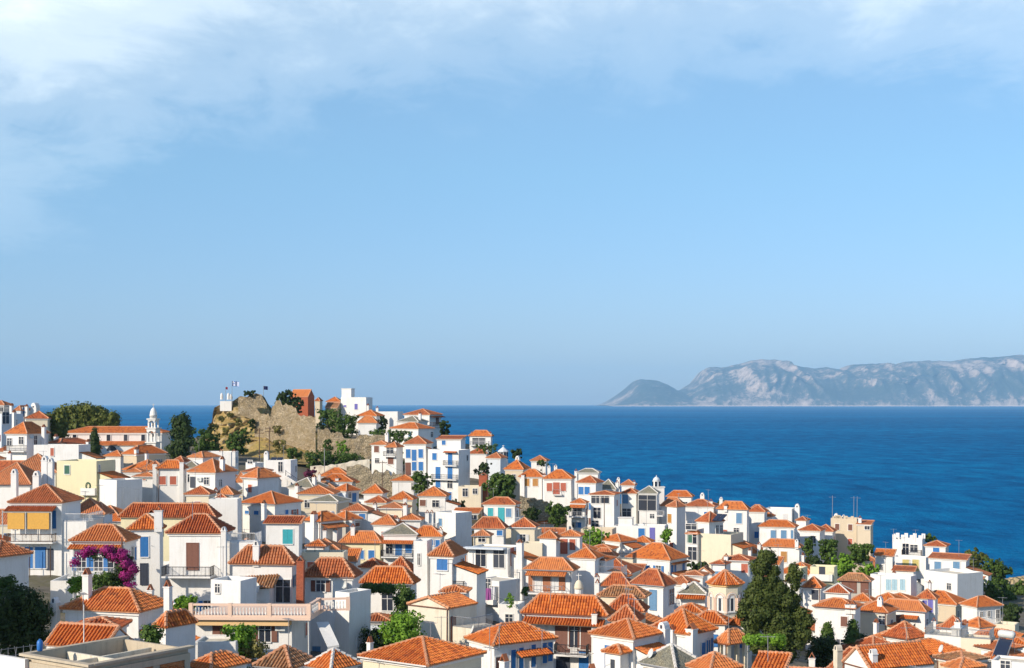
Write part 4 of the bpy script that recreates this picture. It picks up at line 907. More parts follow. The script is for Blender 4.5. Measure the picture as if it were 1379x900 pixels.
# ---- tile (600,560) x4.5
T(600, 560, 4.5)
H("small white villa with verandah alone above the sea on the ridge", 135, 280, 290, 122, 88, D=330, c='o', win='gd200,155,3,1.6', balc='w150,265,178,1', chim='a158,100,.3 a270,98,.3', h=8)
H("low red-roofed house right below the villa with the verandah", 130, 255, 275, 228, 195, c='r', D=322, chim='a255,195,.2')
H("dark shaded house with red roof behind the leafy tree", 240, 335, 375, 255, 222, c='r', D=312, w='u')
H("cream stone house with orange roof beside the leafy tree", 350, 475, 520, 325, 266, w='e', D=300, chim='c440,252,.6,.9')
H("white house with flat red top and garland of plants in front of the sea", 508, 612, 632, 272, 240, c='r', D=312, win='wd565,290,1,.8 wd600,290,.7,.8', h=9)
H("white house with a pair of orange-brown open shutters on a high blank wall", 440, 592, 610, 370, 324, D=284, win='so493,404,1.1,1.5 so545,404,1.1,1.5', h=12, chim='a470,350,.0 a600,350,.1')
H("white house with three terracotta shutters and a tiny balcony", 590, 772, 795, 382, 328, D=280, win='sr633,433,1.1,1.6 dr675,443,1.1,2.3 sr717,433,1.1,1.6', balc='g655,712,478,.6', h=12, chim='c672,300,.6 c632,305,.6')
H("grey flat-roofed house behind the three terracotta shutters", 790, 930, 945, 345, 320, c='g', D=300, win='', chim='a790,345,.1')
H("white house with two bright blue shutters under a red roof", 785, 912, 960, 405, 362, D=276, win='sb805,453,1.1,1.5 sb855,453,1.1,1.5', h=10, c='r')
H("grey slab roof behind the glazed white apartment", 915, 1035, 1060, 445, 385, c='g', D=280, chim='a1040,395,.4')
H("white apartment house with glazed top floor and two long balconies", 868, 1030, 1070, 478, 458, c='r', D=266, win='gd905,505,1.8,1.6 gd965,505,1.8,1.6 gw920,590,1.4,2 gd905,660,1.4,1.5', balc='g868,1030,540,1.2 g868,1030,622,1.2', h=13)
H("narrow house with two red porch roofs and a shaded terrace", 752, 850, 868, 528, 500, c='o', D=266, pent='752,850,555,1.3', win='gd790,580,1.8,1.6 wd755,662,.9,1 sb805,662,1,1', balc='g738,850,610,1.1', h=9)
H("white house with three turquoise openings and a double red roof", 218, 428, 460, 538, 494, c='r', D=246, pent='228,430,560,1.0', win='st273,590,1,1.8 dt338,600,1,2.3 sl383,588,1,1.5', balc='w230,450,640,.8', h=8.5, a=14)
H("small cream flat house beside the tall blue-doored house", 78, 215, 240, 430, roof='flat', w='c', D=272, win='wn120,465,1,1.5 wn180,458,.9,1', chim='b232,350,.6,1.6')
H("long orange-roofed tavern with terracotta wall", 38, 208, 230, 590, 560, roof='shed', c='o', w='o', D=246, win='wd170,610,1.3,1 wn100,620,.6,1', balc='w75,200,690,.8', h=6)
H("tall white flat block stepping down left of the tavern", -60, 62, 160, 590, roof='flat', D=240, h=10, a=45)
H("white house with blue gutter under an orange hipped roof", 158, 362, 380, 682, 612, c='r', D=216, win='sb330,710,.9,.8', h=5.5)
H("orange pyramid roof on a cream house by the stone embankment", 385, 552, 575, 678, 617, c='r', w='c', D=218)
H("cream house with tiled dormer roof and small dark window", 160, 275, 290, 730, 690, c='r', w='c', D=206, win='wd222,750,1,.7')
H("small house with orange pyramid roof beside two terracotta doors", 555, 675, 700, 742, 692, D=206, c='o', pent='570,680,760,1', win='')
H("white cottage with two terracotta doors under an orange pyramid roof", 680, 826, 835, 730, 692, D=210, win='dr720,792,.9,2.0 sr772,782,.9,1.6', h=6, chim='a668,690,.2')
H("cream flat house behind the orange pyramid roofs", 360, 560, 580, 690, roof='flat', w='c', D=222)
H("pale beige garden wall house above the small palm court", 820, 1010, 1035, 690, roof='flat', w='e', D=250, h=4)
H("orange hipped roof with slab border behind the two tall windows", 735, 912, 965, 862, 796, D=184, c='o', w='w')
# ---- tile (800,620) x4.5
T(800, 620, 4.5)
H("white house with narrow red roof and tall blue-shaded front", 158, 262, 290, 200, 168, c='r', D=282, win='sl188,235,1.2,1.8 gb175,320,1.8,1.8', h=13, chim='')
H("little red pyramid roof with chimneys each side, on the sea ridge", 158, 248, 262, 150, 117, c='r', D=300, chim='c148,105,.4 a242,122,.4')
H("grey roofed house with dark verandah and blue-white balcony", 262, 388, 405, 200, 155, c='g', D=280, win='gd330,258,3.5,3.0', balc='w290,430,312,1.2', h=12)
H("white house with ochre shutter and roof terrace edge", 430, 500, 560, 282, 240, c='r', D=270, win='so457,352,1,1.7', h=11)
H("red-roofed long white house behind the terrace edge", 540, 735, 760, 280, 238, c='r', D=274, h=11, chim='a712,240,.4 c660,205,.9,.8')
H("red hipped roof of the old house behind the ochre shutter", 400, 545, 560, 278, 225, c='r', D=284)
H("small white house with orange roof against the sea", 435, 598, 610, 222, 184, c='o', D=300)
H("orange hipped roof above the solar panel wall", 612, 700, 798, 375, 310, c='r', D=252, h=7, win='wd748,420,.7,1.5 wd773,420,.7,1.5', a=42, extra=lambda q: solar(q, 725, 425))
H("large white house with a single pale blue window below a small orange roof", 735, 932, 945, 298, 248, D=272, win='sl876,350,1.1,2 wd860,425,1,1', h=13, chim='a795,265,.1 c767,225,.8')
H("white house with red roof and orange awning beside the single blue window", 928, 1040, 1060, 312, 270, D=280, c='r', h=10)
H("cream blank-walled house with rooftop parapet and washing", 632, 830, 905, 452, roof='flat', w='c', D=250, h=9, a=22)
H("narrow green-glazed bay house with a tiny orange roof", 550, 632, 660, 447, 420, D=252, w='w', win='sg562,475,1,1.4 gg605,475,1.6,1.8 gg605,565,1.6,2.3 wd585,403,2,1', h=9)
H("white flat house with a blue door and violet curtain", 235, 430, 450, 400, roof='flat', D=258, win='sb290,440,1.2,1.6 dv355,452,.8,2.4 wd355,340,.8,.8 wn455,418,1,1.4', h=7)
H("white flat block with small rooftop room and blue flower pots", 120, 235, 240, 400, roof='flat', D=262, h=6, extra=lambda q: roof_block(q, 148, 235, 345))
H("white house with a grand orange hipped roof and blue shutters", 184, 462, 577, 604, 500, D=234, win='ob390,662,.9,1.3 sb325,655,.6,1 sb470,665,.9,1.7 db490,670,.7,2 sb540,640,.9,1.9', a=28, h=6.5, pent='465,577,608,.6')
H("white cottage with an orange roof behind the grand hipped roof", 15, 160, 268, 492, 445, D=246, win='wd235,538,.7,1', a=40)
H("small orange pyramid roof beside the grand hipped roof", 222, 345, 368, 497, 457, D=250)
H("orange roofs of a low house left of the grand hipped roof", -40, 110, 150, 540, 508, D=228, w='c')
H("white house with shallow orange roof and open rooftop", -30, 135, 150, 585, 530, D=216, c='r')
H("red-tiled lean-to hidden between grand roof and the low white house", 170, 295, 300, 672, 628, D=214, c='r', roof='shed')
H("orange twin-hipped house with a white end chimney", 35, 228, 245, 765, 680, D=180, c='r', chim='a20,690,.0', h=7)
H("white house with long red hipped roof, pale blue door and a dark side window", 205, 424, 505, 762, 658, D=178, c='r', win='dl357,845,.9,2.4 gd482,822,1.4,2', a=26, h=7)
H("red roof sloping behind the slate pediment", 420, 580, 640, 752, 697, c='r', D=190, chim='a580,745,-.1')
H("small tangle of red roofs behind the octagonal church", 520, 665, 700, 700, 670, c='r', D=205)
H("little white gable roof behind the octagonal church", 610, 715, 730, 690, 650, c='r', D=212, roof='gaby')
H("white cottage with a dark red shutter under an orange roof above the church", 772, 952, 990, 612, 570, c='r', D=222, win='sr915,656,1.1,1.4', chim='a802,570,.0', h=6)
H("low pale house with orange roof strip above the church dome", 700, 800, 830, 632, 612, D=218, c='r')
H("old white house with slate pediment roof left of the octagonal church", 505, 685, 700, 812, 738, c='g', roof='hip', D=170, pent='505,680,838,.9', h=6)
# ---- tile (980,660) x4.5
T(980, 660, 4.5)
H("white house with red pyramid roof beside a flat white terrace", 115, 232, 245, 130, 90, c='r', D=292, h=8)
H("flat white rooftop terrace with a white chimney against the sea", 225, 388, 410, 116, roof='flat', D=294, h=8, chim='c422,140,.5,1', win='')
H("tiny orange porch roof on the white terrace house", 203, 270, 285, 160, 135, D=284, h=5)
H("white house with two blue shutters under a wide orange roof", 178, 412, 432, 226, 182, D=272, win='sl278,270,1.1,1.6 sl340,270,1.1,1.6 sl395,270,.5,1.6', h=8, c='o')
H("white house with one ochre shutter under a rounded orange roof", 200, 442, 455, 348, 297, D=252, win='so340,405,1.1,1.9', h=7.5, chim='a190,320,.0 c418,300,.1', extra=None)
H("white house with orange roof and shadowed garden front", 425, 565, 600, 247, 206, c='r', D=278, h=7, win='wd518,300,1,1.4')
H("orange-roofed white house next to the ruined tower block", 522, 640, 662, 250, 208, c='r', D=284, h=8)
H("beige unfinished tower block with ragged roofline by the sea", 622, 780, 800, 175, roof='flat', w='e', D=288, h=12, par=1.0, chim='c655,150,.2,.9 c700,155,.3', extra=lambda q: antennas(q, [(625,135),(755,135),(775,145)]))
H("beige side wing of the tower block with a small red roof", 776, 872, 890, 208, 192, w='e', c='r', roof='shed', D=284, h=10, win='wd850,225,1,1', chim='a803,160,.3')
H("white chimneyed rooftop behind the two-blue-shutter house", 410, 480, 500, 185, 160, c='r', D=290)
H("white cottage with dark red shutter and red porch beside the big tree", -10, 140, 185, 435, 392, c='r', D=232, win='sr105,477,1,1.3', h=5, pent='-10,100,490,1')
H("orange lean-to roof beside the ochre shutter", 268, 312, 325, 452, 405, D=238, roof='shed')
H("small yellow terrace house behind the citrus trees", 500, 645, 665, 470, roof='flat', w='y', D=232, win='dd572,505,.8,2', balc='s500,640,545,.8', h=6)
H("low yellow wall house half hidden by the big dark tree", 375, 445, 470, 475, roof='flat', w='y', D=225, h=5)
H("white house with orange pyramid roof right of the big dark tree", 445, 572, 600, 594, 525, D=206, win='dd530,622,.8,1.8', c='o', h=6)
H("orange roof tucked behind the big dark tree", 340, 440, 470, 560, 522, D=212)
H("small red hipped roof with white hip lines and low walls", 578, 742, 760, 628, 565, c='r', D=198, cap='ridge_white')
H("brown shed-roofed house with louvred brown windows", 665, 870, 885, 556, 505, c='t', w='k', D=218, win='dn715,580,1,1.8 dn760,585,1,1.8 dn830,585,1,1.8', h=6)
H("long white house with an orange hipped roof and twin white chimneys", 508, 775, 820, 718, 655, D=178, chim='a728,675,.1,.7 a757,675,.1,.7', h=9, a=12)
H("low orange roof right of the twin chimneys", 740, 880, 900, 676, 625, c='o', D=204)
H("wide shallow orange roof right of the twin chimneys house", 770, 975, 1040, 745, 668, D=182, w='c', c='o', win='wd950,790,.9,1.1', chim='c925,650,.3')
H("orange roof behind the wide shallow roof", 860, 1040, 1080, 680, 622, D=208, c='o')
# ---- tile (1149,700) x4.5
T(1149, 700, 4.5)
H("white house with orange lean-to roof beside the battlemented house", 120, 245, 255, 220, 178, roof='shed', D=262, h=8, win='wd168,290,.6,1')
H("white battlemented house with crenellated parapet", 240, 420, 440, 125, roof='flat', D=278, h=12, par=1.0, win='gd320,180,1.2,2.2 gk370,175,1.4,1.4', balc='i300,420,215,1.0', extra=lambda q: merlons(q))
H("white house with red roof and one blue shutter beside the battlements", 425, 568, 590, 162, 126, c='r', D=272, win='sb503,190,1.2,1.9', h=9)
H("white house with two blue shutters below a thin red roof strip", 448, 690, 715, 240, 218, roof='shed', c='r', D=258, win='sl510,283,1.2,1.8 sl623,283,1.2,1.8 sb705,315,1.2,1.6', h=9, a=10, chim='')
H("white house with two ochre-yellow shutters under the battlements", 245, 440, 450, 232, roof='flat', D=268, win='sy318,277,1.2,2.2 sy378,277,1.2,2.2', h=10)
H("white lower wing with red roof strip under the yellow shutters", 230, 375, 385, 312, 290, roof='shed', c='r', D=254, h=7)
H("tall blank white house with one small dark window", 430, 630, 785, 330, roof='flat', D=240, win='wd580,405,.9,1.1', h=12, a=40)
H("white rear wing with red sloping roof beside the blank white house", 640, 775, 800, 376, 345, roof='shed', c='r', D=250, h=8, chim='')
H("white flat house with three light blue shutters and dish", 105, 350, 384, 346, roof='flat', D=232, win='ss215,395,.9,1.8 ss252,395,.9,1.8 ss300,395,.9,1.8', h=7.5, a=18, par=.3)
H("small white house with blue shutters and an orange roof in the lane", 375, 505, 520, 481, 420, c='r', D=216, win='sv435,518,.7,1.5 sv468,522,.8,2', h=7)
H("white house with orange pyramid roof and bluish side near the trees", 638, 748, 912, 528, 462, D=216, win='wd775,575,.5,.8 wd820,570,.5,.8 wd875,580,.7,1.8', h=7, a=48)
H("white house with broad orange hipped roof, brown door below", 140, 445, 470, 560, 484, D=196, h=8, win='sn270,612,.9,1.6 wd190,608,.9,1.2', a=14, chim='a165,465,.3', pent='290,400,600,1.0')
H("orange roof with parapet wall left of the broad hipped roof", -30, 215, 250, 566, 495, D=192, h=9, chim='')
H("orange roof sloping towards the sea lane", 165, 370, 400, 500, 445, D=212)
H("red roof in shadow with white gable edge and blue-lit end wall", 170, 335, 455, 727, 618, c='r', D=160, a=38)
H("red barrel-tiled hip roof with a white chimney in front", 518, 665, 690, 662, 580, c='r', D=180, chim='c635,605,.0,.8')
H("half slab half red roofed house below the bluish side wall", 650, 765, 865, 655, 590, c='m', D=185, a=42, chim='a675,620,.0')
H("pale flat terrace with awning beside the half slab roof", 860, 980, 1000, 640, roof='flat', w='c', D=190)
H("wide orange roof with a low white wall before the east trees", 730, 1000, 1030, 722, 666, c='o', D=166, w='w')
H("orange roof at the east edge under the awning terrace", 900, 1060, 1090, 760, 725, c='o', D=160)
H("white roof terrace with railing and a water-stained cistern", 430, 655, 700, 712, roof='flat', D=158, w='w', par=.2, h=5, balc='', extra=lambda q: (rail_top(q), roof_block(q, 590, 640, 640), stove(q, 650, 690)))
H("cream terrace with black railing and square chimney", 655, 835, 860, 730, roof='flat', w='c', D=150, par=.2, h=5, extra=lambda q: (rail_top(q),))
H("long orange roof crossed by stone weights at the front east", 200, 400, 680, 830, 728, D=140, a=46, c='o', w='e')
H("white gabled house with a large orange roof and a leaning shadow of its chimney", -67, 100, 492, 905, 770, D=124, roof='gaby', a=52, c='o', chim='c118,785,.12,.55 k-95,770,.35,.6')
H("orange hip roof cut by the bottom edge below the old slab roofs", 530, 645, 810, 908, 838, D=118, a=46, c='o')
H("old weathered slab roof between two orange roofs at the east front", 480, 660, 830, 862, 800, D=134, c='t', w='e', a=40)
H("red roof with a rooftop solar water tank at the east front", 770, 960, 1060, 860, 762, c='r', D=136, a=25, extra=lambda q: solar_tank(q, 880, 760))
H("pale red roof behind the solar water tank", 715, 900, 1040, 790, 752, c='r', D=148)
H("white front wall with window at the east bottom corner", 840, 1060, 1090, 870, roof='flat', D=126, w='w', win='wd925,890,.8,1', h=4, par=.2)
# ---- foreground centre, tile (600,720) x5
T(600, 720, 5.0)
H("modern flat white house with glass doors, brick-red shutter and long balcony", 150, 425, 520, 98, roof='flat', D=192, h=9, win='gd362,160,1.6,2.6 gd240,155,1.5,2.4 dr450,150,1.0,2.2 sr478,150,.9,2.0', balc='g205,455,292,1.6 ', par=.25, a=22, chim='a505,40,.1,.8', extra=lambda q: canopy_slab(q))
H("white house with tiled veranda over five terracotta and white doors", 520, 862, 905, 243, 155, D=180, pent='550,822,275,1.3', win='dc578,320,.6,2.1 sw615,318,.9,2.1 dc684,320,.95,2.2 sw735,315,.9,2.1 dc783,315,.7,2.1', balc='g558,800,392,1.2', h=8, a=13)
H("laundry yard house with a shaded lower balcony", 200, 360, 500, 315, roof='flat', D=178, w='w', h=9, win='gd285,340,1,1.6 gd345,400,1.4,1.8', balc='s215,350,460,.8 ', par=.1)
H("white chimney block with potted plants on its terrace", 360, 495, 520, 472, roof='flat', D=160, h=6, par=.7, a=12)
H("white-edged stone-bordered roof beside two tall glazed windows", 850, 1080, 1150, 175, 130, c='o', D=186, win='wk950,240,.8,2 wk1020,240,.9,2.1', h=7)
H("small cream orange-roofed room behind the small orange pyramid roof", 520, 650, 665, 60, roof='flat', c='r', w='c', D=206)
H("traditional house with large old tiled roof over dark brown shutters and iron balcony", 500, 1092, 1130, 546, 370, c='o', D=138, a=10, pent='528,1075,605,1.2', win='dn785,690,1.3,2.8 gw865,675,1.1,2.4 dn935,680,1.2,2.8 sn560,690,.9,2 dd790,860,1.2,2 db930,860,1,2.4', balc='i745,965,798,1.3', h=8.5, w='w', chim='a1000,552,-.12,.5')
H("long low house with rust-streaked orange roof and four dark blue side shutters", 125, 320, 760, 745, 598, D=124, a=57, win='sn352,870,.6,1.2 sb455,850,.5,2 sb508,835,.5,2 sb590,815,.5,2 sb665,790,.5,2 sb710,775,.5,2', c='o', pent='470,690,790,1.0')
H("white gabled house with stained gable and brown side door", -262, 20, 212, 497, 422, roof='gaby', D=132, a=38, w='a', c='o', win='dn48,630,.6,2.1')
H("low porch with orange barrel tiles behind the stained gable", -40, 150, 175, 392, 348, D=146, c='o')
# ---- tile (800,720) x5
T(800, 720, 5.0)
H("white house with a bright blue door, small tiled porch and blank side wall", -42, 268, 488, 705, 570, D=120, win='db105,838,1.0,2.3 wk185,820,.4,.8', a=36, h=7, c='o', chim='c470,605,.95,.8', extra=lambda q: tiny_porch(q))
H("small cream house with steep old roof behind the blue door house", 72, 338, 362, 520, 405, D=142, c='r', w='c')
H("low house with red ridge roof tucked under the steep old roof", 98, 300, 345, 588, 475, D=134, c='r', w='c')
H("old faded orange roof with a curled ridge", 18, 345, 372, 422, 346, D=156, c='t', w='c', a=12)
H("low white house with slab and orange roof at the lane bend", -60, 80, 110, 540, 470, D=142, c='m', w='c', chim='a0,550,-.2')
H("house with orange barrel-tiled hip roof and three arched blue windows on its side", 350, 640, 832, 672, 500, D=130, a=34, c='o', win='sb732,778,.7,1.5 sb762,760,.7,1.5 sb792,745,.7,1.5', chim='a652,605,.1,.8 a520,650,.0,.5', h=6)
H("small orange roof between the octagonal church and the barrel hip roof", 545, 735, 760, 528, 464, D=152, c='o')
H("orange tiled church annex roof below the drum", 640, 900, 930, 606, 520, D=144, c='o', w='w')
H("white curved apse house with an orange roof left of the big tree", 890, 1045, 1060, 612, 540, D=146, c='o', w='w')
H("orange canopy roof on square posts beside the vine pergola", 808, 905, 1000, 742, 640, D=131, w='0', c='o', h=4, nm='canopy', cat='canopy')
H("stone slab and orange roof wedge cut by the bottom edge", 288, 548, 745, 905, 738, D=112, a=40, c='g', w='e')
H("rusty half-tiled roof at the bottom edge beside the slab roof", 610, 775, 1000, 920, 792, D=108, a=48, c='m', w='e')
H("terracotta patio roof in front of the vine pergola", 1062, 1290, 1330, 910, 800, D=112, roof='shed', c='o')
# ---- foreground west, tile (0,640) x4.5
T(0, 640, 4.5)
H("white two-storey house with two drawn yellow shades over a timber balcony", 45, 383, 510, 167, 58, D=172, a=22, chim='c90,-30,.8,.7 c225,-15,.95,.8 c275,-108,1.15,.75 c310,-98,1.15,.65', pent='15,345,215,1.2', balc='n25,345,402,1.3', win='db62,270,.6,2.2 db330,270,.5,2.2 db180,500,1.2,2.6 db245,500,1.6,2.6 dd300,510,.8,2.4', h=10, c='r', near=1, extra=lambda q: yellow_shades(q))
H("lilac-shaded house wall at the west edge with a strip of barrel tiles", -190, -20, 207, 500, 400, D=130, a=50, c='r', w='w', h=5)
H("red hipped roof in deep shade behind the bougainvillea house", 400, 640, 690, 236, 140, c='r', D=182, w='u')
H("white house with pink bougainvillea over its blue-shuttered porch", 415, 762, 850, 402, 303, D=146, a=20, pent='425,745,445,.9', win='ob495,538,.9,1.4 ob597,538,.9,1.4 gt690,545,1.2,1.5 wd800,468,.5,1.2 sb830,470,.5,1.3', balc='w430,745,612,1.0', h=7, c='o')
H("house with corrugated orange slope and slab gable, shaded blue wall", 770, 985, 1010, 328, 178, D=156, c='m', w='w', win='db878,435,.9,2.2 dd875,600,.7,2.2', h=10, chim='a965,195,.1,.85')
H("white house with ridged orange roof and two short white chimneys", 363, 850, 1028, 832, 690, D=110, a=32, d=4.9, c='o', chim='a533,575,.25,.55 c338,745,.1,.55 a1022,650,.5,.5', h=6)
T(190, 640, 4.5)
H("white house with a tall brown door, red-tiled roof and iron-railed terrace", 148, 497, 572, 352, 240, D=144, a=16, c='r', win='dn315,493,1.15,2.6', balc='i135,450,605,1.6', chim='c505,315,.0,.5', h=9)
H("white house with lean-to shed, satellite dishes and brick-lined chimney", 525, 925, 962, 538, 398, D=138, a=12, c='r', win='wd620,660,.8,1.6 gd878,700,1.4,2.2', chim='c693,400,.15,.6 b962,492,-.1,.7', h=7.5, extra=lambda q: dish_shed(q))
H("white yard house with a teal shutter and lean-to roof", 735, 968, 985, 290, 255, D=166, c='r', roof='shed', win='st888,372,1.2,1.7', h=7, a=10, w='w')
H("small orange roof between the brown door house and the brick-lined chimney", 570, 680, 705, 465, 360, D=158, c='r')
H("white courtyard wall house with a tiny shuttered opening", 420, 600, 640, 640, roof='flat', D=131, w='w', win='ww462,685,.5,.8', h=6, a=30)
T(190, 750, 6.0)
H("white house below the peach balustrade with brown shutters and air conditioner", 440, 1222, 1370, 500, roof='flat', D=121, a=14, w='w', par=.05, win='sn642,590,1.3,.8 on1005,620,1.0,1.5', h=7, extra=lambda q: balustrade_terrace(q))
H("lean-to with orange ribbed roof over a shaded yard", 90, 195, 452, 572, 442, D=104, a=45, c='o', h=4)
H("broken old tiled roof at the bottom edge with loose tiles", 900, 1210, 1420, 905, 720, D=104, a=32, c='t', w='c')
H("orange ribbed roof corner at the bottom edge beside the white wall", 350, 560, 880, 915, 775, D=97, a=45, c='o')
H("short white garden wall building below the fig tree", 432, 768, 800, 690, roof='flat', D=108, w='w', h=5, a=12, par=.2)
T(0, 750, 6.0)
H("small gabled orange roof with lilac gable end in the west foreground", 365, 850, 1075, 735, 552, D=100, a=32, c='o', roof='gabx', h=4)
H("little tiled roof in shadow against the ridged orange roof house", 560, 960, 1060, 575, 492, D=105, c='r', h=4, a=16)
H("unfinished concrete building with brick infill and roof parapets", 200, 720, 1520, 885, roof='flat', w='x', D=88, a=52, h=6, par=1.0, extra=lambda q: unfinished(q))
T(400, 750, 6.0)
H("tall white gable wall beside the stair with curved top", 300, 415, 500, 290, roof='flat', w='w', D=126, a=40, h=9)
H("great orange barrel-tiled hip roof at the bottom centre", 485, 1056, 1535, 884, 650, D=108, a=40, c='o', w='c', h=5, chim='a590,720,.6,.4')
H("old tiled wedge roof with white verge at the bottom edge", 60, 270, 520, 915, 745, D=100, a=45, c='o', w='w', cap='ridge_white')
H("shaded rear room with terracotta floor behind the courtyard vine", 500, 760, 800, 522, 505, D=140, c='r', w='u', h=4)
T(0, 0, 1.0)
H("tall house beyond the west edge whose shadow falls over the dark hedge", -400, -150, -90, 715, 700, c='r', w='w', D=100, a=20, h=13, d=9)
slabstone('brick_orange', (0.62, 0.24, 0.09), (0.50, 0.17, 0.06), (0.56, 0.22, 0.09), 3.5, 0.5, 0.02, (1, 1, 2.2))
EXTRA_GROUND = [(x, 613, D) for x in (60, 90, 120, 150, 180, 210, 230) for D in (305, 318, 330)]+[(x, 618, 310) for x in (260, 290, 320, 350, 380, 410, 440)]+[(x, 610, 300) for x in (270, 300, 330, 360)]+[(x, 596, 345) for x in (60, 100, 140, 180, 220, 250)]+[(1330, 815, 230), (1379, 818, 240), (1370, 800, 280), (1340, 800, 280), (1310, 800, 280), (1379, 790, 320), (1440, 800, 300), (1500, 800, 260)]
# ================================================================ the ground under the town
_gp = []
for q in HS:
    cx_, cy_ = q['O'][0]+q['lx'][0]*q['W']/2+q['ly'][0]*q['d']/2, q['O'][1]+q['lx'][1]*q['W']/2+q['ly'][1]*q['d']/2
    _gp.append((cx_, cy_, q['ze']-q['h']))
for px_, py_, D_ in EXTRA_GROUND:
    p_ = at(px_, py_, D_); _gp.append((p_.x, p_.y, p_.z))
GP = np.array(_gp)
def far_edge(x_over_y):
    """distance at which the town ends and the slope falls to the sea"""
    px = CX+F*x_over_y
    return interp([(-200, 340), (0, 345), (120, 365), (250, 372), (330, 395), (480, 400), (620, 372), (700, 338), (850, 318), (1000, 312), (1150, 310), (1300, 296), (1379, 300), (1600, 300)], px)
_gc = {}
def ground(x, y):
    key = (round(x, 1), round(y, 1))
    if key in _gc: return _gc[key]
    d2 = (GP[:, 0]-x)**2+(GP[:, 1]-y)**2
    s = 14.0+max(0, y-150)*.02; w = np.exp(-d2/(2*s*s)); w0 = np.exp(-d2/(2*60.0**2))
    g0 = (w0*GP[:, 2]).sum()/(w0.sum()+1e-12) if w0.sum() > 1e-9 else 20.0
    g = ((w*GP[:, 2]).sum()+g0*0.05)/(w.sum()+0.05)
    D = max(y, 1.0); fe = far_edge(x/D) if y > 20 else 400
    if y < 90: g = g+(20.0-g)*min(1, (90-y)/60)
    if D > fe:
        t = (D-fe)/55.0; g = g-(g+3.0)*(t*t*(3-2*t) if t < 1 else 1.0)
    _gc[key] = float(g); return float(g)
def rect_of(q, mg=0.0):
    O, lx, ly = q['O'], q['lx'], q['ly']; a0, a1, b0, b1 = -mg, q['W']+mg, -mg, q['d']+mg
    return [(O[0]+lx[0]*a+ly[0]*b, O[1]+lx[1]*a+ly[1]*b) for a, b in ((a0, b0), (a1, b0), (a1, b1), (a0, b1))]
def sep(A, B):
    for P in (A, B):
        for i in range(2):
            ax, ay = P[i+1][0]-P[i][0], P[i+1][1]-P[i][1]
            pa = [x*ax+y*ay for x, y in A]; pb = [x*ax+y*ay for x, y in B]
            if max(pa) < min(pb) or max(pb) < min(pa): return True
    return False
KEEP = [(225, 470, 268, 500), (470, 640, 285, 330), (40, 262, 262, 500), (640, 712, 250, 292), (732, 770, 252, 280), (782, 822, 225, 258), (1080, 1185, 228, 275), (985, 1105, 118, 168), (1095, 1175, 132, 170), (-50, 72, 90, 135), (95, 190, 125, 147), (300, 352, 98, 120), (505, 580, 112, 140), (1285, 1500, 195, 400), (470, 560, 138, 150), (230, 265, 118, 130), (690, 735, 160, 180), (925, 1010, 215, 232), (450, 540, 268, 330), (440, 700, 292, 360), (-60, 480, 0, 124), (480, 610, 0, 150), (945, 1035, 108, 142)]
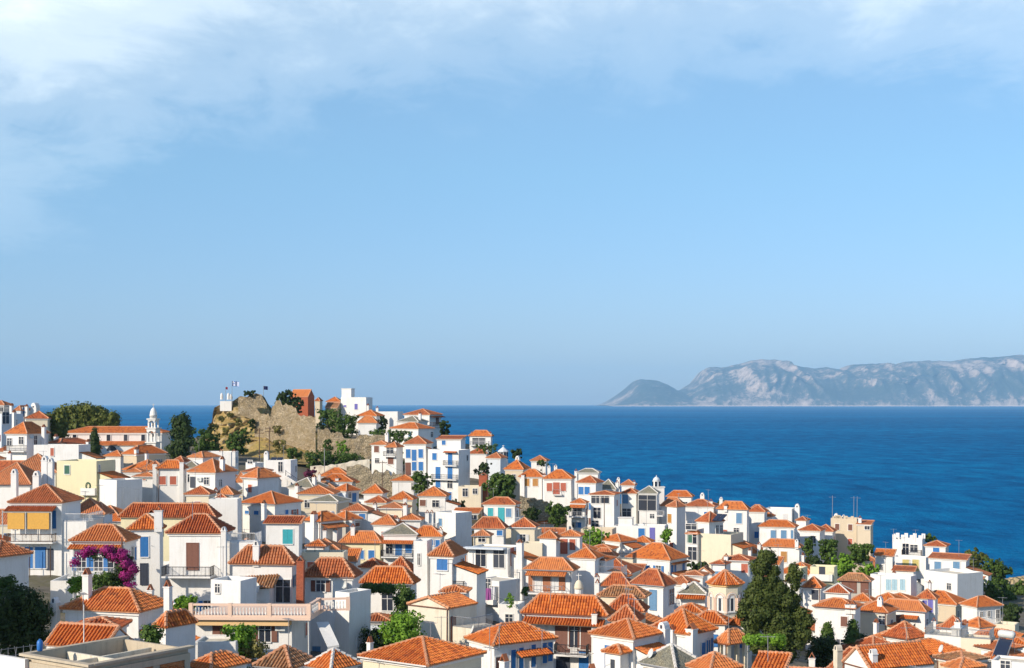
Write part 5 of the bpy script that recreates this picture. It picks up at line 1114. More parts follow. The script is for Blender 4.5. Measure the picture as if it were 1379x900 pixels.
def fillers():
    rg = random.Random(21); WPX = []
    for q in HS:
        if q['D'] < 175 or True:
            for t_ in q['win'].split():
                v = t_[2:].split(','); WPX.append((q['off'][0]+float(v[0])/q['sc'], q['off'][1]+float(v[1])/q['sc'], q['D']))
    for q in HS:
        for t_ in q['balc'].split():
            v = [float(a_) for a_ in t_[1:].split(',')]
            for f_ in (.1, .35, .6, .9):
                for dy_ in (-2, 8): WPX.append((q['off'][0]+(v[0]+(v[1]-v[0])*f_)/q['sc'], q['off'][1]+v[2]/q['sc']+dy_, q['D']))
    rects = [rect_of(q) for q in HS]; n = 0; rows = []
    for size in ((7.0, 6.5), (6.0, 5.6), (5.0, 4.8), (4.0, 3.8)):
        for k in range(3500):
            D = rg.uniform(100, 330); t = rg.uniform(-.375, .375); px = CX+F*t
            if D > far_edge(t)-14: continue
            if any(a <= px <= b and c <= D <= e for a, b, c, e in KEEP): continue
            x, y = t*D, D; j = int(np.argmin((GP[:len(HS0), 0]-x)**2+(GP[:len(HS0), 1]-y)**2)); q0 = HS[j]
            w, d = size[0]*rg.uniform(.9, 1.1), size[1]*rg.uniform(.9, 1.1); psi = q0['psi']+R(rg.uniform(-7, 7)); lx = (cos(psi), sin(psi)); ly = (-sin(psi), cos(psi))
            q = dict(O=(x-lx[0]*w/2-ly[0]*d/2, y-lx[1]*w/2-ly[1]*d/2), lx=lx, ly=ly, W=w, d=d)
            Rr = rect_of(q, .25)
            if not all(sep(Rr, r_) for r_ in rects): continue
            g = ground(x, y); near_e = sorted((a[0]-x)**2+(a[1]-y)**2 for a in _gp[:len(HS0)])[:1][0]
            ze = g+rg.uniform(2.8, 3.9); py = HY+(CAMZ-ze)/D*F
            if py < 560: continue
            apy = py-min(w, d)*.27/D*F-2; fx0, fx1 = px-w*.62/D*F, px+w*.62/D*F
            if any(fx0 <= wx <= fx1 and wy >= apy-2 and wD > D for wx, wy, wD in WPX): continue
            rects.append(rect_of(q)); n += 1
            flat = rg.random() < .22
            q.update(label='', psi=psi, ze=ze, rise=0 if flat else min(w, d)*.27, roof='flat' if flat else rg.choice(['hip', 'hip', 'hip', 'hip', 'gabx']), c=rg.choice('oorrrttm' if D < 230 else 'oorrrgtt'), w=rg.choice('wwwwce'), D=D, h=3.3, win='', chim='', pent='', balc='', off=(0, 0), sc=1.0, cap=None, extra=None, nm='house', cat='house', x0=px-w/2/D*F, x1=px+w/2/D*F, x2=None, ye=py, ap=py-12, par=.4, near=None, filler=True)
            if rg.random() < .5: q['chim'] = 'a%.1f,%.1f,%.2f,.5' % (px+rg.uniform(-.25, .25)*w/D*F, py-(3.2 if not flat else 1.2)/D*F, rg.uniform(.2, .8))
            if rg.random() < .5: q['win'] = '%s%s%.1f,%.1f,.8,1.1' % (rg.choice('sw'), rg.choice('brdnw'), px-.1*w/D*F, py+1.6/D*F)
            HS.append(q)
            if n >= FILL: return n
    return n
def make_ground():
    m = MB(); xs = []; ds = [-60, -20, 20, 50, 70, 80]; d = 86
    while d < 480: ds.append(d); d += 5
    nx = 96
    for D in ds:
        for i in range(nx+1):
            t = -0.62+1.24*i/nx; x = t*max(abs(D), 90) if D > 0 else t*90
            z = ground(x, D)+(mnoise.noise(Vector((x*.15, D*.15, 0)))*.5 if D < 420 else 0); m.v.append((x, D, z))
    w = nx+1
    for j in range(len(ds)-1):
        for i in range(nx): m.face((j*w+i, j*w+i+1, (j+1)*w+i+1, (j+1)*w+i))
    o = m.build('ground', 'ground_town'); o['kind'] = 'structure'
    for p in o.data.polygons: p.use_smooth = True
def annexes():
    rg = random.Random(77); rects = [(q, rect_of(q, -.3)) for q in HS]
    wpx = [(q['off'][0]+float(t_[2:].split(',')[0])/q['sc'], q['off'][1]+float(t_[2:].split(',')[1])/q['sc'], q['D']) for q in HS for t_ in q['win'].split()]
    for q in HS:
        if q['d'] < 4 or q['D'] > 268 or q['w'] == '0' or rg.random() < .25 or q['roof'] == 'none': continue
        aw = rg.uniform(1.8, 3.6); ah = rg.uniform(1.0, 3.0); d0, d1 = rg.uniform(.3, 1.2), q['d']-rg.uniform(.4, 1.2)
        if q['h']-ah < 2.0: continue
        O, lx, ly = q['O'], q['lx'], q['ly']; W_ = q['W']; Rr = [(O[0]+lx[0]*a+ly[0]*b, O[1]+lx[1]*a+ly[1]*b) for a, b in ((W_+.4, d0), (W_+aw, d0), (W_+aw, d1), (W_+.4, d1))]
        if not all(sep(Rr, r_) for q_, r_ in rects if q_ is not q): continue
        xs = [CX+F*p[0]/p[1] for p in Rr]; z1 = q['ze']-ah+aw*.36+.3; yt = HY+(CAMZ-z1)/Rr[0][1]*F
        if any(min(xs)-1 <= wx <= max(xs)+1 and wy >= yt and wD > Rr[0][1]+1 for wx, wy, wD in wpx): continue
        if any(a_ <= (xs[0]+xs[1])/2 <= b_2 and c_ <= q['D'] <= e_ for a_, b_2, c_, e_ in KEEP if e_ < 300 and c_ > 0): continue
        q['annex'] = (aw, ah, d0, d1); rects.append((q, Rr))
annexes()
HS0 = list(HS); FILL = 75; print('FILLERS', fillers())
make_ground()
# sea: one sheet to the horizon
m_, t_, b_ = newmat('sea_water'); tc_ = t_.nodes.new('ShaderNodeTexCoord'); v_ = tc_.outputs['Object']
streak = tnoise(mapping(v_, (0.0006, 0.0012, 1), nt=t_), 1.0, 6, 0.6, 0.4, t_); rip = tnoise(mapping(v_, (0.045, 0.022, 1), nt=t_), 1.0, 8, 0.72, 0.3, t_)
fac_ = math_('ADD', math_('MULTIPLY', streak, 0.38, t_), math_('MULTIPLY', rip, 0.62, t_), t_)
setin(t_, b_.inputs['Base Color'], ramp(fac_, [(0.36, (0.0, 0.062, 0.19)), (0.50, (0.0, 0.135, 0.34)), (0.64, (0.0, 0.225, 0.47))], t_))
b_.inputs['Roughness'].default_value = 0.6; b_.inputs['IOR'].default_value = 1.33; b_.inputs['Specular IOR Level'].default_value = 0.0
gl_ = t_.nodes.new('ShaderNodeBsdfGlossy'); gl_.inputs['Roughness'].default_value = 0.35; ms_ = t_.nodes.new('ShaderNodeMixShader'); ms_.inputs[0].default_value = 0.015
t_.links.new(b_.outputs[0], ms_.inputs[1]); t_.links.new(gl_.outputs[0], ms_.inputs[2]); t_.links.new(ms_.outputs[0], [n for n in t_.nodes if n.type == 'OUTPUT_MATERIAL'][0].inputs[0])
hw = math_('ADD', tnoise(mapping(v_, (0.12, 0.34, 1), nt=t_), 1.0, 5, 0.6, 0, t_), math_('MULTIPLY', rip, 1.5, t_), t_)
bump(t_, b_, hw, 1.0, 2.2)
sm = MB(); S0, S1 = 24000, 28700
sm.quad([(-S0, -2000, 0), (S0, -2000, 0), (S0, S1, 0), (-S0, S1, 0)]); so_ = sm.build('sea', 'sea_water'); so_['kind'] = 'structure'
# the far island: ridge line measured from the photograph, given real size at nine kilometres
m_, t_, b_ = newmat('island_scrub'); tc_ = t_.nodes.new('ShaderNodeTexCoord'); v_ = tc_.outputs['Object']; ge_ = t_.nodes.new('ShaderNodeNewGeometry')
sp_ = t_.nodes.new('ShaderNodeSeparateXYZ'); t_.links.new(v_, sp_.inputs[0]); sn_ = t_.nodes.new('ShaderNodeSeparateXYZ'); t_.links.new(ge_.outputs['Normal'], sn_.inputs[0])
ra = tnoise(mapping(v_, (1, 1, 1.6), nt=t_), 0.0011, 9, 0.66, 0.5, t_); rb = tnoise(mapping(v_, (1, 1, 0.5), nt=t_), 0.013, 9, 0.80, 0.3, t_)
low = ramp(math_('DIVIDE', sp_.outputs[2], 640.0, t_), [(0.0, 0.30), (0.02, 0.06), (0.12, 0.03), (0.4, 0.0), (0.75, 0.03), (1.0, 0.05)], t_)
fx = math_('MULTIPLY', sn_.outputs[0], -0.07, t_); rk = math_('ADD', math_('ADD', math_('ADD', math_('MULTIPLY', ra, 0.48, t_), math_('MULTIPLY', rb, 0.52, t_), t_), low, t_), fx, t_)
setin(t_, b_.inputs['Base Color'], ramp(rk, [(0.49, (0.035, 0.05, 0.025)), (0.555, (0.14, 0.12, 0.09)), (0.585, (0.46, 0.34, 0.25)), (0.68, (0.85, 0.64, 0.50))], t_))
b_.inputs['Roughness'].default_value = 0.95; bump(t_, b_, rb, 1.0, 40.0)
prof = [(800, 546.2), (826, 545.6), (834, 542), (843, 536), (858, 526), (873, 514), (882, 510), (896, 511), (908, 514), (922, 517), (936, 526), (950, 523), (965, 513), (978, 498), (985, 495), (1010, 494), (1035, 488), (1060, 485), (1085, 484.5), (1105, 490), (1120, 494), (1140, 497), (1160, 494), (1182, 500), (1195, 492), (1215, 490.5), (1240, 490), (1262, 493), (1280, 488), (1310, 486), (1345, 486), (1379, 483), (1450, 478), (1560, 488), (1700, 470), (1900, 500), (2100, 545)]
def island():
    m = MB(); D0 = 20000.0; n = 620; rows = 60
    for j in range(rows+1):
        t = j/rows
        for i in range(n+1):
            px = 826+(2100-826)*i/n; x = (px-CX)/F*D0; jg = mnoise.fractal(Vector((px*.05, 1.7, 0)), .8, 2.1, 6)*1.5*min(1, max(0, (px-845)/40)); top = max(-9.0, (HY-interp(prof, px)+jg)/F*(D0+2200)+CAMZ)
            if t < .6: s = t/.6; z = top*(s**.70); y = D0+2200*s
            else: s = (t-.6)/.4; z = top*(1-s*s); y = D0+2200+3000*s
            f = mnoise.fractal(Vector((x*.0017, y*.0012, z*.002)), .8, 2.2, 8); rdg = 1-abs(mnoise.noise(Vector((x*.0021+y*.0004, y*.0006, 3.3))))*2; r2 = 1-abs(mnoise.noise(Vector((x*.0065-y*.001, y*.0012, 7.1))))*2
            inn = sin(pi*min(1, t/.6)) if t < .6 else 0
            inn *= min(1, max(0, (px-835)/50)); k_ = top/420.0; z2 = max(-8, z+inn*(f*85+rdg*44+r2*12)*k_); y2 = y+(f*300-rdg*330-r2*80)*inn
            m.v.append((x+f*30*inn, y2, z2 if t > 0 else -12))
    w = n+1
    for j in range(rows):
        for i in range(n): m.face((j*w+i, j*w+i+1, (j+1)*w+i+1, (j+1)*w+i))
    o = m.build('island_hills', 'island_scrub', smooth=True); o['kind'] = 'structure'
island()
# ================================================================ build the houses
WN = dict(w='white', c='cream', e='beige', y='yellow', k='grey', u='pale', s='stone', b='brick', o='ochre', a='stained', p='pink', x='concrete')
RN = dict(o='orange', r='red', t='old brown tiled', g='grey slab', m='half slab', M='half slab', G='slab')
ANCH = [(q['x0']+q['x1'], q['ye'], a) for a, key in (('four-storey house', 'tall white four-storey'), ('grand hipped roof', 'grand orange hipped roof'), ('octagonal church', 'church annex'), ('castle ruin', 'cottage at the foot of the long'), ('battlemented house', 'crenellated'), ('ruined tower block', 'ragged roofline'), ('cream yellow house', 'two dark blue shutters'), ('brown door house', 'tall brown door'), ('balustrade terrace', 'peach balustrade'), ('five-door verandah house', 'five terracotta'), ('royal blue shutter', 'royal blue square shutter and'), ('twin chimneys house', 'twin white chimneys'), ('glazed apartment', 'glazed top floor'), ('red-shuttered house', 'two brick-red shutters'), ('yellow shades house', 'drawn yellow shades'), ('three turquoise openings', 'three turquoise'), ('blank white house', 'tall blank white house with one'), ('huge dark tree', 'red porch beside the big tree'), ('stained gable', 'stained gable and'), ('big old tiled roof', 'large old tiled roof'), ('solar tank', 'solar water tank at'), ('cream blank wall', 'cream blank-walled house')) for q in HS if key in q['label']]
_used = set()
def auto_label(q):
    cx2 = q['x0']+q['x1']; yy = q['ye']; c_ = sorted(ANCH, key=lambda a: ((a[0]-cx2)/2)**2+(a[1]-yy)**2)
    base = ('low ' if q['h'] < 4 else '')+WN[q['w']]+(' flat-roofed house' if q['roof'] == 'flat' else ' house with '+RN[q['c']]+' roof')
    ex = '' if not q['chim'] else ' and chimney'
    if q['win'] and q['win'][0] == 's': ex += ', '+dict(b='blue', r='terracotta', d='dark', n='brown', w='white')[q['win'][1]]+' shutter'
    def rel(a):
        dx_, dy_ = cx2/2-a[0]/2, yy-a[1]
        if abs(dx_) > abs(dy_)*1.6: return ('just ' if abs(dx_) < 60 else 'well ')+('right of the ' if dx_ > 0 else 'left of the ')+a[2]
        return ('just ' if abs(dy_) < 40 else 'well ')+('below the ' if dy_ > 0 else 'above the ')+a[2]
    for k in range(1, len(c_)):
        l = base+ex+', '+rel(c_[0])
        if l not in _used and len(l.split()) <= 16: break
        l = base+', '+rel(c_[0])+' and '+rel(c_[k])
        if l not in _used and len(l.split()) <= 16: break
        l = base+', '+rel(c_[k])
        if l not in _used and len(l.split()) <= 16: break
    _used.add(l); return l
GROUP = 'houses of the hillside town'
for q in HS:
    build_house(q)
    r = q['root']; q['label'] = q['label'] or auto_label(q); tag(r, q['label'], q['cat'], GROUP)
# ================================================================ the long church with its bell tower
def part_box(root, name, mat, x0, x1, y0, y1, z0, z1):
    m = MB(); m.box(x0, x1, y0, y1, z0, z1); return m.build(name, mat, root)
def church():
    D = 318.0; T(0, 500, 4.5); a = at(X(372), Y(372), D); b = at(X(985), Y(372), D); L_ = b.x-a.x; zb = ground(a.x+20, D)-2
    root = empty('church', (a.x, D, zb)); ze = a.z-zb; d = 9.0; rise = at(0, Y(336), D+4.5).z-a.z
    part_box(root, 'wall', 'plaster_white', .3, L_-.3, .3, d-.3, 0, ze-.1)
    m = roof_mesh('hip', L_, d, ze, rise, 0, (0, 0, 0, 0), 1); m.build('roof', ['tile_orange', 'ridge_mortar'], root)
    part_box(root, 'cornice', 'trim_white', .1, L_-.1, .08, .3, ze-.45, ze-.12)
    # aisle
    za = at(0, Y(447), D-4).z-zb; zt = at(0, Y(424), D).z-zb; xe = at(X(862), 0, D-4).x-a.x
    m = MB(); slope(m, ((-.2, -4, za), (xe, -4, za), (xe, .3, zt), (-.2, .3, zt)), 0, 0); m.quad([(-.2, -4, za-.15), (xe, -4, za-.15), (xe, -4, za), (-.2, -4, za)], 1); m.build('aisle_roof', ['tile_orange', 'ridge_mortar'], root)
    part_box(root, 'aisle_wall', 'plaster_white', 0, xe-.3, -3.7, .29, 0, za-.1)
    for px in (450, 552, 656, 760, 866):
        x = at(X(px), 0, D).x-a.x; z = at(0, Y(400), D).z-zb; w = MB(); w.box(-.42, .42, .22, .29, -.8, .5)
        n = 8; pts = [(.42*cos(pi*i/n), .5+.42*sin(pi*i/n)) for i in range(n+1)]; w.quad([(p, .22, q_) for p, q_ in pts])
        o = w.build('arched_window', 'window_glass', root); o.location = (x, 0, z)
        f = MB(); f.box(-.55, -.42, .18, .29, -.85, .5); f.box(.42, .55, .18, .29, -.85, .5)
        for i in range(n): 
            a0, a1 = pi*i/n, pi*(i+1)/n; f.quad([(.42*cos(a0), .18, .5+.42*sin(a0)), (.56*cos(a0), .18, .5+.56*sin(a0)), (.56*cos(a1), .18, .5+.56*sin(a1)), (.42*cos(a1), .18, .5+.42*sin(a1))])
        f.build('surround', 'trim_white', o)
    x = at(X(675), 0, D-4).x-a.x; z = at(0, Y(482), D-4).z-zb; w = MB(); n = 10; w.quad([(1.1*cos(pi*i/n), -3.76, 1.1*sin(pi*i/n)) for i in range(n+1)]); o = w.build('arched_window', 'window_glass', root); o.location = (x, 0, z)
    tag(root, 'long white church with an orange roof and a row of small arched windows', 'church')
    # bell tower
    D2 = 309.0; c = at(X(915), Y(432), D2); zb2 = ground(c.x, D2)-1; t = empty('bell_tower', (c.x, D2, zb2), -.25)
    z = lambda y: at(0, Y(y), D2).z-zb2; W1 = (945-885)/4.5/F*D2*1.0
    part_box(t, 'base', 'plaster_white', -W1/2, W1/2, 0, W1, 0, z(430))
    m = MB(); m.box(-W1*.62, W1*.62, -W1*.12, W1*1.12, z(436), z(428)); m.build('gallery_slab', 'trim_white', t)
    for lo, hi, sc in ((428, 345, 1.0), (345, 290, .82)):
        hw = W1*sc/2; g = W1/2; zl, zh = z(lo), z(hi); p = hw*.36; mid = zl+(zh-zl)*.62
        m = MB()
        for sx_ in (-1, 1):
            for sy_ in (-1, 1): m.box(min(sx_*hw, sx_*(hw-p)), max(sx_*hw, sx_*(hw-p)), g+min(sy_*hw, sy_*(hw-p)), g+max(sy_*hw, sy_*(hw-p)), zl, mid)
        m.box(-hw, hw, g-hw, g+hw, mid+(zh-mid)*.45, zh-.15)
        n = 8; ri = hw-p
        for yy in (g-hw, g+hw):
            for i in range(n):
                a0, a1 = pi*i/n, pi*(i+1)/n; m.quad([(ri*cos(a0), yy, mid+ri*.7*sin(a0)), (hw*cos(a0) if 0 < i < n else hw*cos(a0), yy, mid+(zh-mid)*.45), (hw*cos(a1), yy, mid+(zh-mid)*.45), (ri*cos(a1), yy, mid+ri*.7*sin(a1))])
        m.box(-hw, -hw+.02, g-hw, g+hw, mid, mid+(zh-mid)*.45); m.box(hw-.02, hw, g-hw, g+hw, mid, mid+(zh-mid)*.45)
        m.build('belfry', 'plaster_white', t); part_box(t, 'cornice', 'trim_white', -hw-.2, hw+.2, g-hw-.2, g+hw+.2, zh-.15, zh+.1)
        b_ = MB(); b_.lathe([(.05, mid-.1), (.16, mid-.2), (.22, mid-.5), (.34, mid-.75)], 8, (0, g)); b_.build('bell', 'dark_iron', t)
    m = MB(); g = W1/2; r = W1*.36; zz = z(290); m.lathe([(r, zz+.1), (r, zz+.7), (r*1.15, zz+.75), (r, zz+.9), (r*.9, zz+1.5), (r*.6, zz+2.1), (r*.2, zz+2.45), (.05, zz+2.5)], 12, (0, g)); m.build('dome', 'trim_white', t, True)
    m = MB(); m.bar((0, g, zz+2.4), (0, g, zz+3.4), .05); m.bar((-.3, g, zz+3.05), (.3, g, zz+3.05), .05); m.build('cross', 'trim_white', t)
    tag(t, 'tall white open bell tower at the east end of the long church', 'bell tower')
    T(0, 500, 4.5)
church()
T(0, 500, 4.5)
def mini(label, px, yt, yb, D, wpx, nm, cat, kind):
    c = at(X(px), Y(yb), D); g = min(ground(c.x, D), c.z-1.0); root = empty(nm, (c.x, c.y, g)); zb = c.z-g; h = (Y(yb)-Y(yt))/F*D; r = wpx/T_[2]/F*D/2
    return root, zb, h, r
T(600, 560, 4.5)
root, zb, h, r = mini('', 350, 178, 250, 318, 66, 'chapel_lantern', 'chapel', 0)
m = MB(); m.lathe([(r*.85, 0), (r*.85, zb+h*.42)], 8); m.build('drum', 'plaster_white', root); m = MB(); m.lathe([(r, zb+h*.42), (r, zb+h*.5), (r*.15, zb+h*.82), (.06, zb+h*.86)], 8); m.build('roof', 'plaster_blueish', root)
m = MB(); m.bar((0, 0, zb+h*.84), (0, 0, zb+h), .06); m.bar((-.25, 0, zb+h*.94), (.25, 0, zb+h*.94), .05); m.build('cross', 'trim_white', root)
for k in range(8):
    an = 2*pi*(k+.5)/8; m = MB(); m.box(-.3, .3, -.06, 0, -.8, .7); o = m.build('window', 'window_glass', root); o.location = (r*.80*cos(an), r*.80*sin(an), zb+h*.15); o.rotation_euler = (0, 0, an+pi/2)
tag(root, 'small octagonal white chapel with pale pointed roof and cross by the sea ridge', 'chapel')
T(800, 620, 4.5)
root, zb, h, r = mini('', 378, 90, 185, 290, 44, 'domed_tower', 'tower', 0)
m = MB(); m.box(-r*2.0, r*2.0, -r*1.6, r*1.6, 0, zb+h*.22); m.build('base', 'plaster_white', root); m = MB(); m.box(-r*2.2, r*2.2, -r*1.8, r*1.8, zb+h*.22, zb+h*.28); m.build('gallery_slab', 'trim_white', root)
m = MB(); m.lathe([(r, zb+h*.28), (r, zb+h*.58), (r*1.12, zb+h*.6), (r*1.12, zb+h*.64)], 12); m.build('drum', 'plaster_white', root)
m = MB(); m.lathe([(r, zb+h*.64), (r*.92, zb+h*.74), (r*.65, zb+h*.83), (r*.2, zb+h*.89), (.08, zb+h*.92), (.05, zb+h)], 12); m.build('dome', 'plaster_blueish', root, True)
for k in range(6):
    an = 2*pi*(k+.25)/6; m = MB(); m.box(-.22, .22, -.06, 0, -.6, .6); o = m.build('window', 'window_glass', root); o.location = (r*1.0*cos(an), r*1.0*sin(an), zb+h*.43); o.rotation_euler = (0, 0, an+pi/2)
tag(root, 'little round white tower with grey-blue dome standing against the sea', 'tower')
# octagonal church, tile (930,750) x6
def octagon():
    T(930, 750, 6.0); D = 166.0; c = at(X(280), Y(440), D); g = ground(c.x, c.y+3)-2; root = empty('octagonal_church', (c.x, c.y, g), 0)
    z = lambda y: at(0, Y(y), D).z-g; r = 128/6/F*D*1.04; a0 = -.10
    m = MB(); m.lathe([(r, 0), (r, z(226))], 8, a0=a0); m.build('wall', 'plaster_cream', root)
    m = MB(); m.lathe([(r*1.06, z(440)), (r*1.10, z(432)), (r*1.10, z(424)), (r*1.01, z(421))], 8, a0=a0); m.build('string_course', 'trim_white', root)
    m = MB(); m.lathe([(r*1.02, z(232)), (r*1.10, z(226)), (r*1.10, z(214)), (r*1.01, z(212))], 8, a0=a0); m.build('cornice', 'plaster_ochre', root)
    R_ = 154/6/F*D; m = MB(); zt, zb_ = z(106), z(212)
    ring = [(R_*cos(2*pi*i/8+a0), R_*sin(2*pi*i/8+a0), zb_) for i in range(8)]; top = (0, 0, zt)
    for i in range(8):
        p, q_ = ring[i], ring[(i+1) % 8]; slope(m, (p, q_, top), 0, 1); ridge(m, p, top, 1, 1)
    m.quad([ring[7-i] for i in range(8)], 1); m.build('roof', ['tile_orange_near', 'ridge_mortar'], root)
    ap = r*cos(pi/8); sw = 2*r*sin(pi/8)
    for k in range(8):
        an = 2*pi*(k+.5)/8+a0
        if sin(an) > .6: continue
        def put(o): o.location = (ap*cos(an), ap*sin(an), 0); o.rotation_euler = (0, 0, an+pi/2)
        zw0, zw1 = z(432), z(318); hw = sw*.11
        w = MB(); n = 8; w.quad([(-hw, -.05, zw0), (hw, -.05, zw0)]+[(hw*cos(pi*i/n), -.05, zw1-hw+hw*sin(pi*i/n)) for i in range(n+1)]); o = w.build('arched_window', 'window_glass', root); put(o)
        s = MB(); hs = sw*.24; s.box(-hs, -hw, -.04, .02, zw0, zw1); s.box(hw, hs, -.04, .02, zw0, zw1)
        for i in range(n):
            a1, a2 = pi*i/n, pi*(i+1)/n; s.quad([(hw*cos(a1), -.04, zw1-hw+hw*sin(a1)), (hs*cos(a1), -.04, zw1+hs*sin(a1)), (hs*cos(a2), -.04, zw1+hs*sin(a2)), (hw*cos(a2), -.04, zw1-hw+hw*sin(a2))])
        o2 = s.build('surround', 'trim_white', root); put(o2)
        for rr, mt, yo in ((.30, 'plaster_pink', -.09), (.40, 'trim_white', -.12), (.46, 'plaster_pink', -.07)):
            b = MB(); ro, ri_ = sw*rr, sw*(rr-.055)
            for i in range(n):
                a1, a2 = pi*i/n, pi*(i+1)/n; zc = zw1
                b.quad([(ri_*cos(a1), yo, zc+ri_*sin(a1)), (ro*cos(a1), yo, zc+ro*sin(a1)), (ro*cos(a2), yo, zc+ro*sin(a2)), (ri_*cos(a2), yo, zc+ri_*sin(a2))])
                b.quad([(ro*cos(a1), yo, zc+ro*sin(a1)), (ro*cos(a1), 0, zc+ro*sin(a1)), (ro*cos(a2), 0, zc+ro*sin(a2)), (ro*cos(a2), yo, zc+ro*sin(a2))])
            o3 = b.build('arch_moulding', mt, root); put(o3)
        for sg in (-1, 1):
            b = MB(); b.bar((sg*sw*.47, -.05, zw0-.1), (sg*sw*.47, -.05, zw1), .16, 6); b.bar((sg*sw*.33, -.05, zw0-.1), (sg*sw*.33, -.05, zw1), .07, 6); o4 = b.build('colonnette', 'plaster_pink', root); put(o4)
    m = MB(); m.bar((0, 0, zt), (0, 0, zt+1.2), .05); m.bar((-.3, 0, zt+.85), (.3, 0, zt+.85), .04); m.build('cross', 'dark_iron', root)
    tag(root, 'octagonal cream church drum with arched windows and ribbed orange roof', 'church')
octagon()
# small shrine dome between veranda house and big old roof, tile (600,720) x5
T(600, 720, 5.0); root, zb, h, r = mini('', 897, 262, 400, 172, 56, 'shrine', 'shrine', 0)
m = MB(); m.lathe([(r, zb-2), (r, zb+h*.25)], 12); m.build('drum', 'plaster_white', root); m = MB(); m.lathe([(r*1.15, zb+h*.25), (r*1.1, zb+h*.32), (r*.95, zb+h*.48), (r*.6, zb+h*.62), (.1, zb+h*.68)], 12); m.build('dome', 'plaster_cream', root, True)
m = MB(); m.bar((0, 0, zb+h*.66), (0, 0, zb+h), .06); m.bar((-.35, 0, zb+h*.9), (.35, 0, zb+h*.9), .05); m.build('cross', 'trim_white', root)
tag(root, 'cream ribbed dome with a cross between veranda house and big old roof', 'shrine')
# ================================================================ castle hill, ruins and retaining walls
def hill():
    T(270, 505, 7.5); m = MB(); cols = 210; D0 = 352.0
    top = [(20, 640), (60, 560), (118, 470), (125, 380), (140, 330), (200, 300), (320, 270), (400, 215), (470, 225), (500, 200), (560, 185), (620, 205), (650, 230), (680, 290), (720, 340), (900, 420), (1150, 560), (1250, 640), (1300, 700)]
    bot = [(20, 850), (300, 870), (600, 900), (900, 890), (1150, 900), (1300, 860)]
    rows = 80; front = 60
    for i in range(cols+1):
        px = 20+1280*i/cols; yt, yb = interp(top, px), interp(bot, px)
        for j in range(rows+1):
            if j <= front:
                s = j/front; steep = interp([(20, 1), (150, .35), (400, .6), (700, 1), (1300, 1)], px)
                y = yb+(yt-yb)*s; D = D0-26*(1-s)**(1.3)*steep-6*(1-s)-16*(1-s)**3
            else:
                s = (j-front)/(rows-front); y = yt; D = D0+4+40*s
            p = at(X(px), Y(y), D if j <= front else D0)
            if j > front: t = (X(px)-CX)/F; p = Vector((t*D, D, p.z-(s*s)*26))
            n1 = mnoise.fractal(Vector((p.x*.10, p.y*.10, p.z*.16)), .9, 2.1, 5); e = sin(pi*min(1, j/front*.98+.01))**.4 if j < front else 0
            lg = abs(((p.z*.42+mnoise.noise(Vector((p.x*.09, p.z*.05, 2)))*1.6) % 1.0)-.5)*2; n2 = 1-2*abs(mnoise.noise(Vector((p.x*.33, p.y*.2, p.z*.22)))); p.y += (n1*4.2+lg*1.3+n2*1.6)*e; p.z += n1*1.0*e; p.x += mnoise.noise(Vector((p.x*.2, p.z*.25, 5)))*1.0*e
            m.v.append(tuple(p))
    w = rows+1
    for i in range(cols):
        for j in range(rows): m.face((i*w+j, i*w+w+j, i*w+w+j+1, i*w+j+1))
    o = m.build('hill', 'castle_hill', smooth=True); o['kind'] = 'structure'
m_, t_, b_ = newmat('castle_hill'); tc_ = t_.nodes.new('ShaderNodeTexCoord'); v_ = tc_.outputs['Object']; ge_ = t_.nodes.new('ShaderNodeNewGeometry')
sn_ = t_.nodes.new('ShaderNodeSeparateXYZ'); t_.links.new(ge_.outputs['Normal'], sn_.inputs[0])
f1 = tnoise(v_, 0.22, 8, 0.65, 0.5, t_); f2 = tnoise(mapping(v_, (1, 1, 2.5), nt=t_), 0.9, 6, 0.7, 0.3, t_)
gr_ = ramp(f1, [(0.34, (0.14, 0.15, 0.04)), (0.43, (0.50, 0.36, 0.10)), (0.54, (0.42, 0.29, 0.10)), (0.66, (0.56, 0.44, 0.25))], t_)
ro_ = ramp(f2, [(0.32, (0.07, 0.055, 0.035)), (0.42, (0.36, 0.26, 0.12)), (0.53, (0.58, 0.43, 0.22)), (0.68, (0.64, 0.54, 0.38))], t_)
stp = ramp(math_('ADD', sn_.outputs[2], math_('MULTIPLY', math_('SUBTRACT', f1, 0.5, t_), 1.6, t_), t_), [(0.30, 1.0), (0.62, 0.0)], t_)
setin(t_, b_.inputs['Base Color'], mixc(stp, gr_, ro_, t_)); b_.inputs['Roughness'].default_value = 0.95; bump(t_, b_, f2, 1.0, 0.9)
hill()
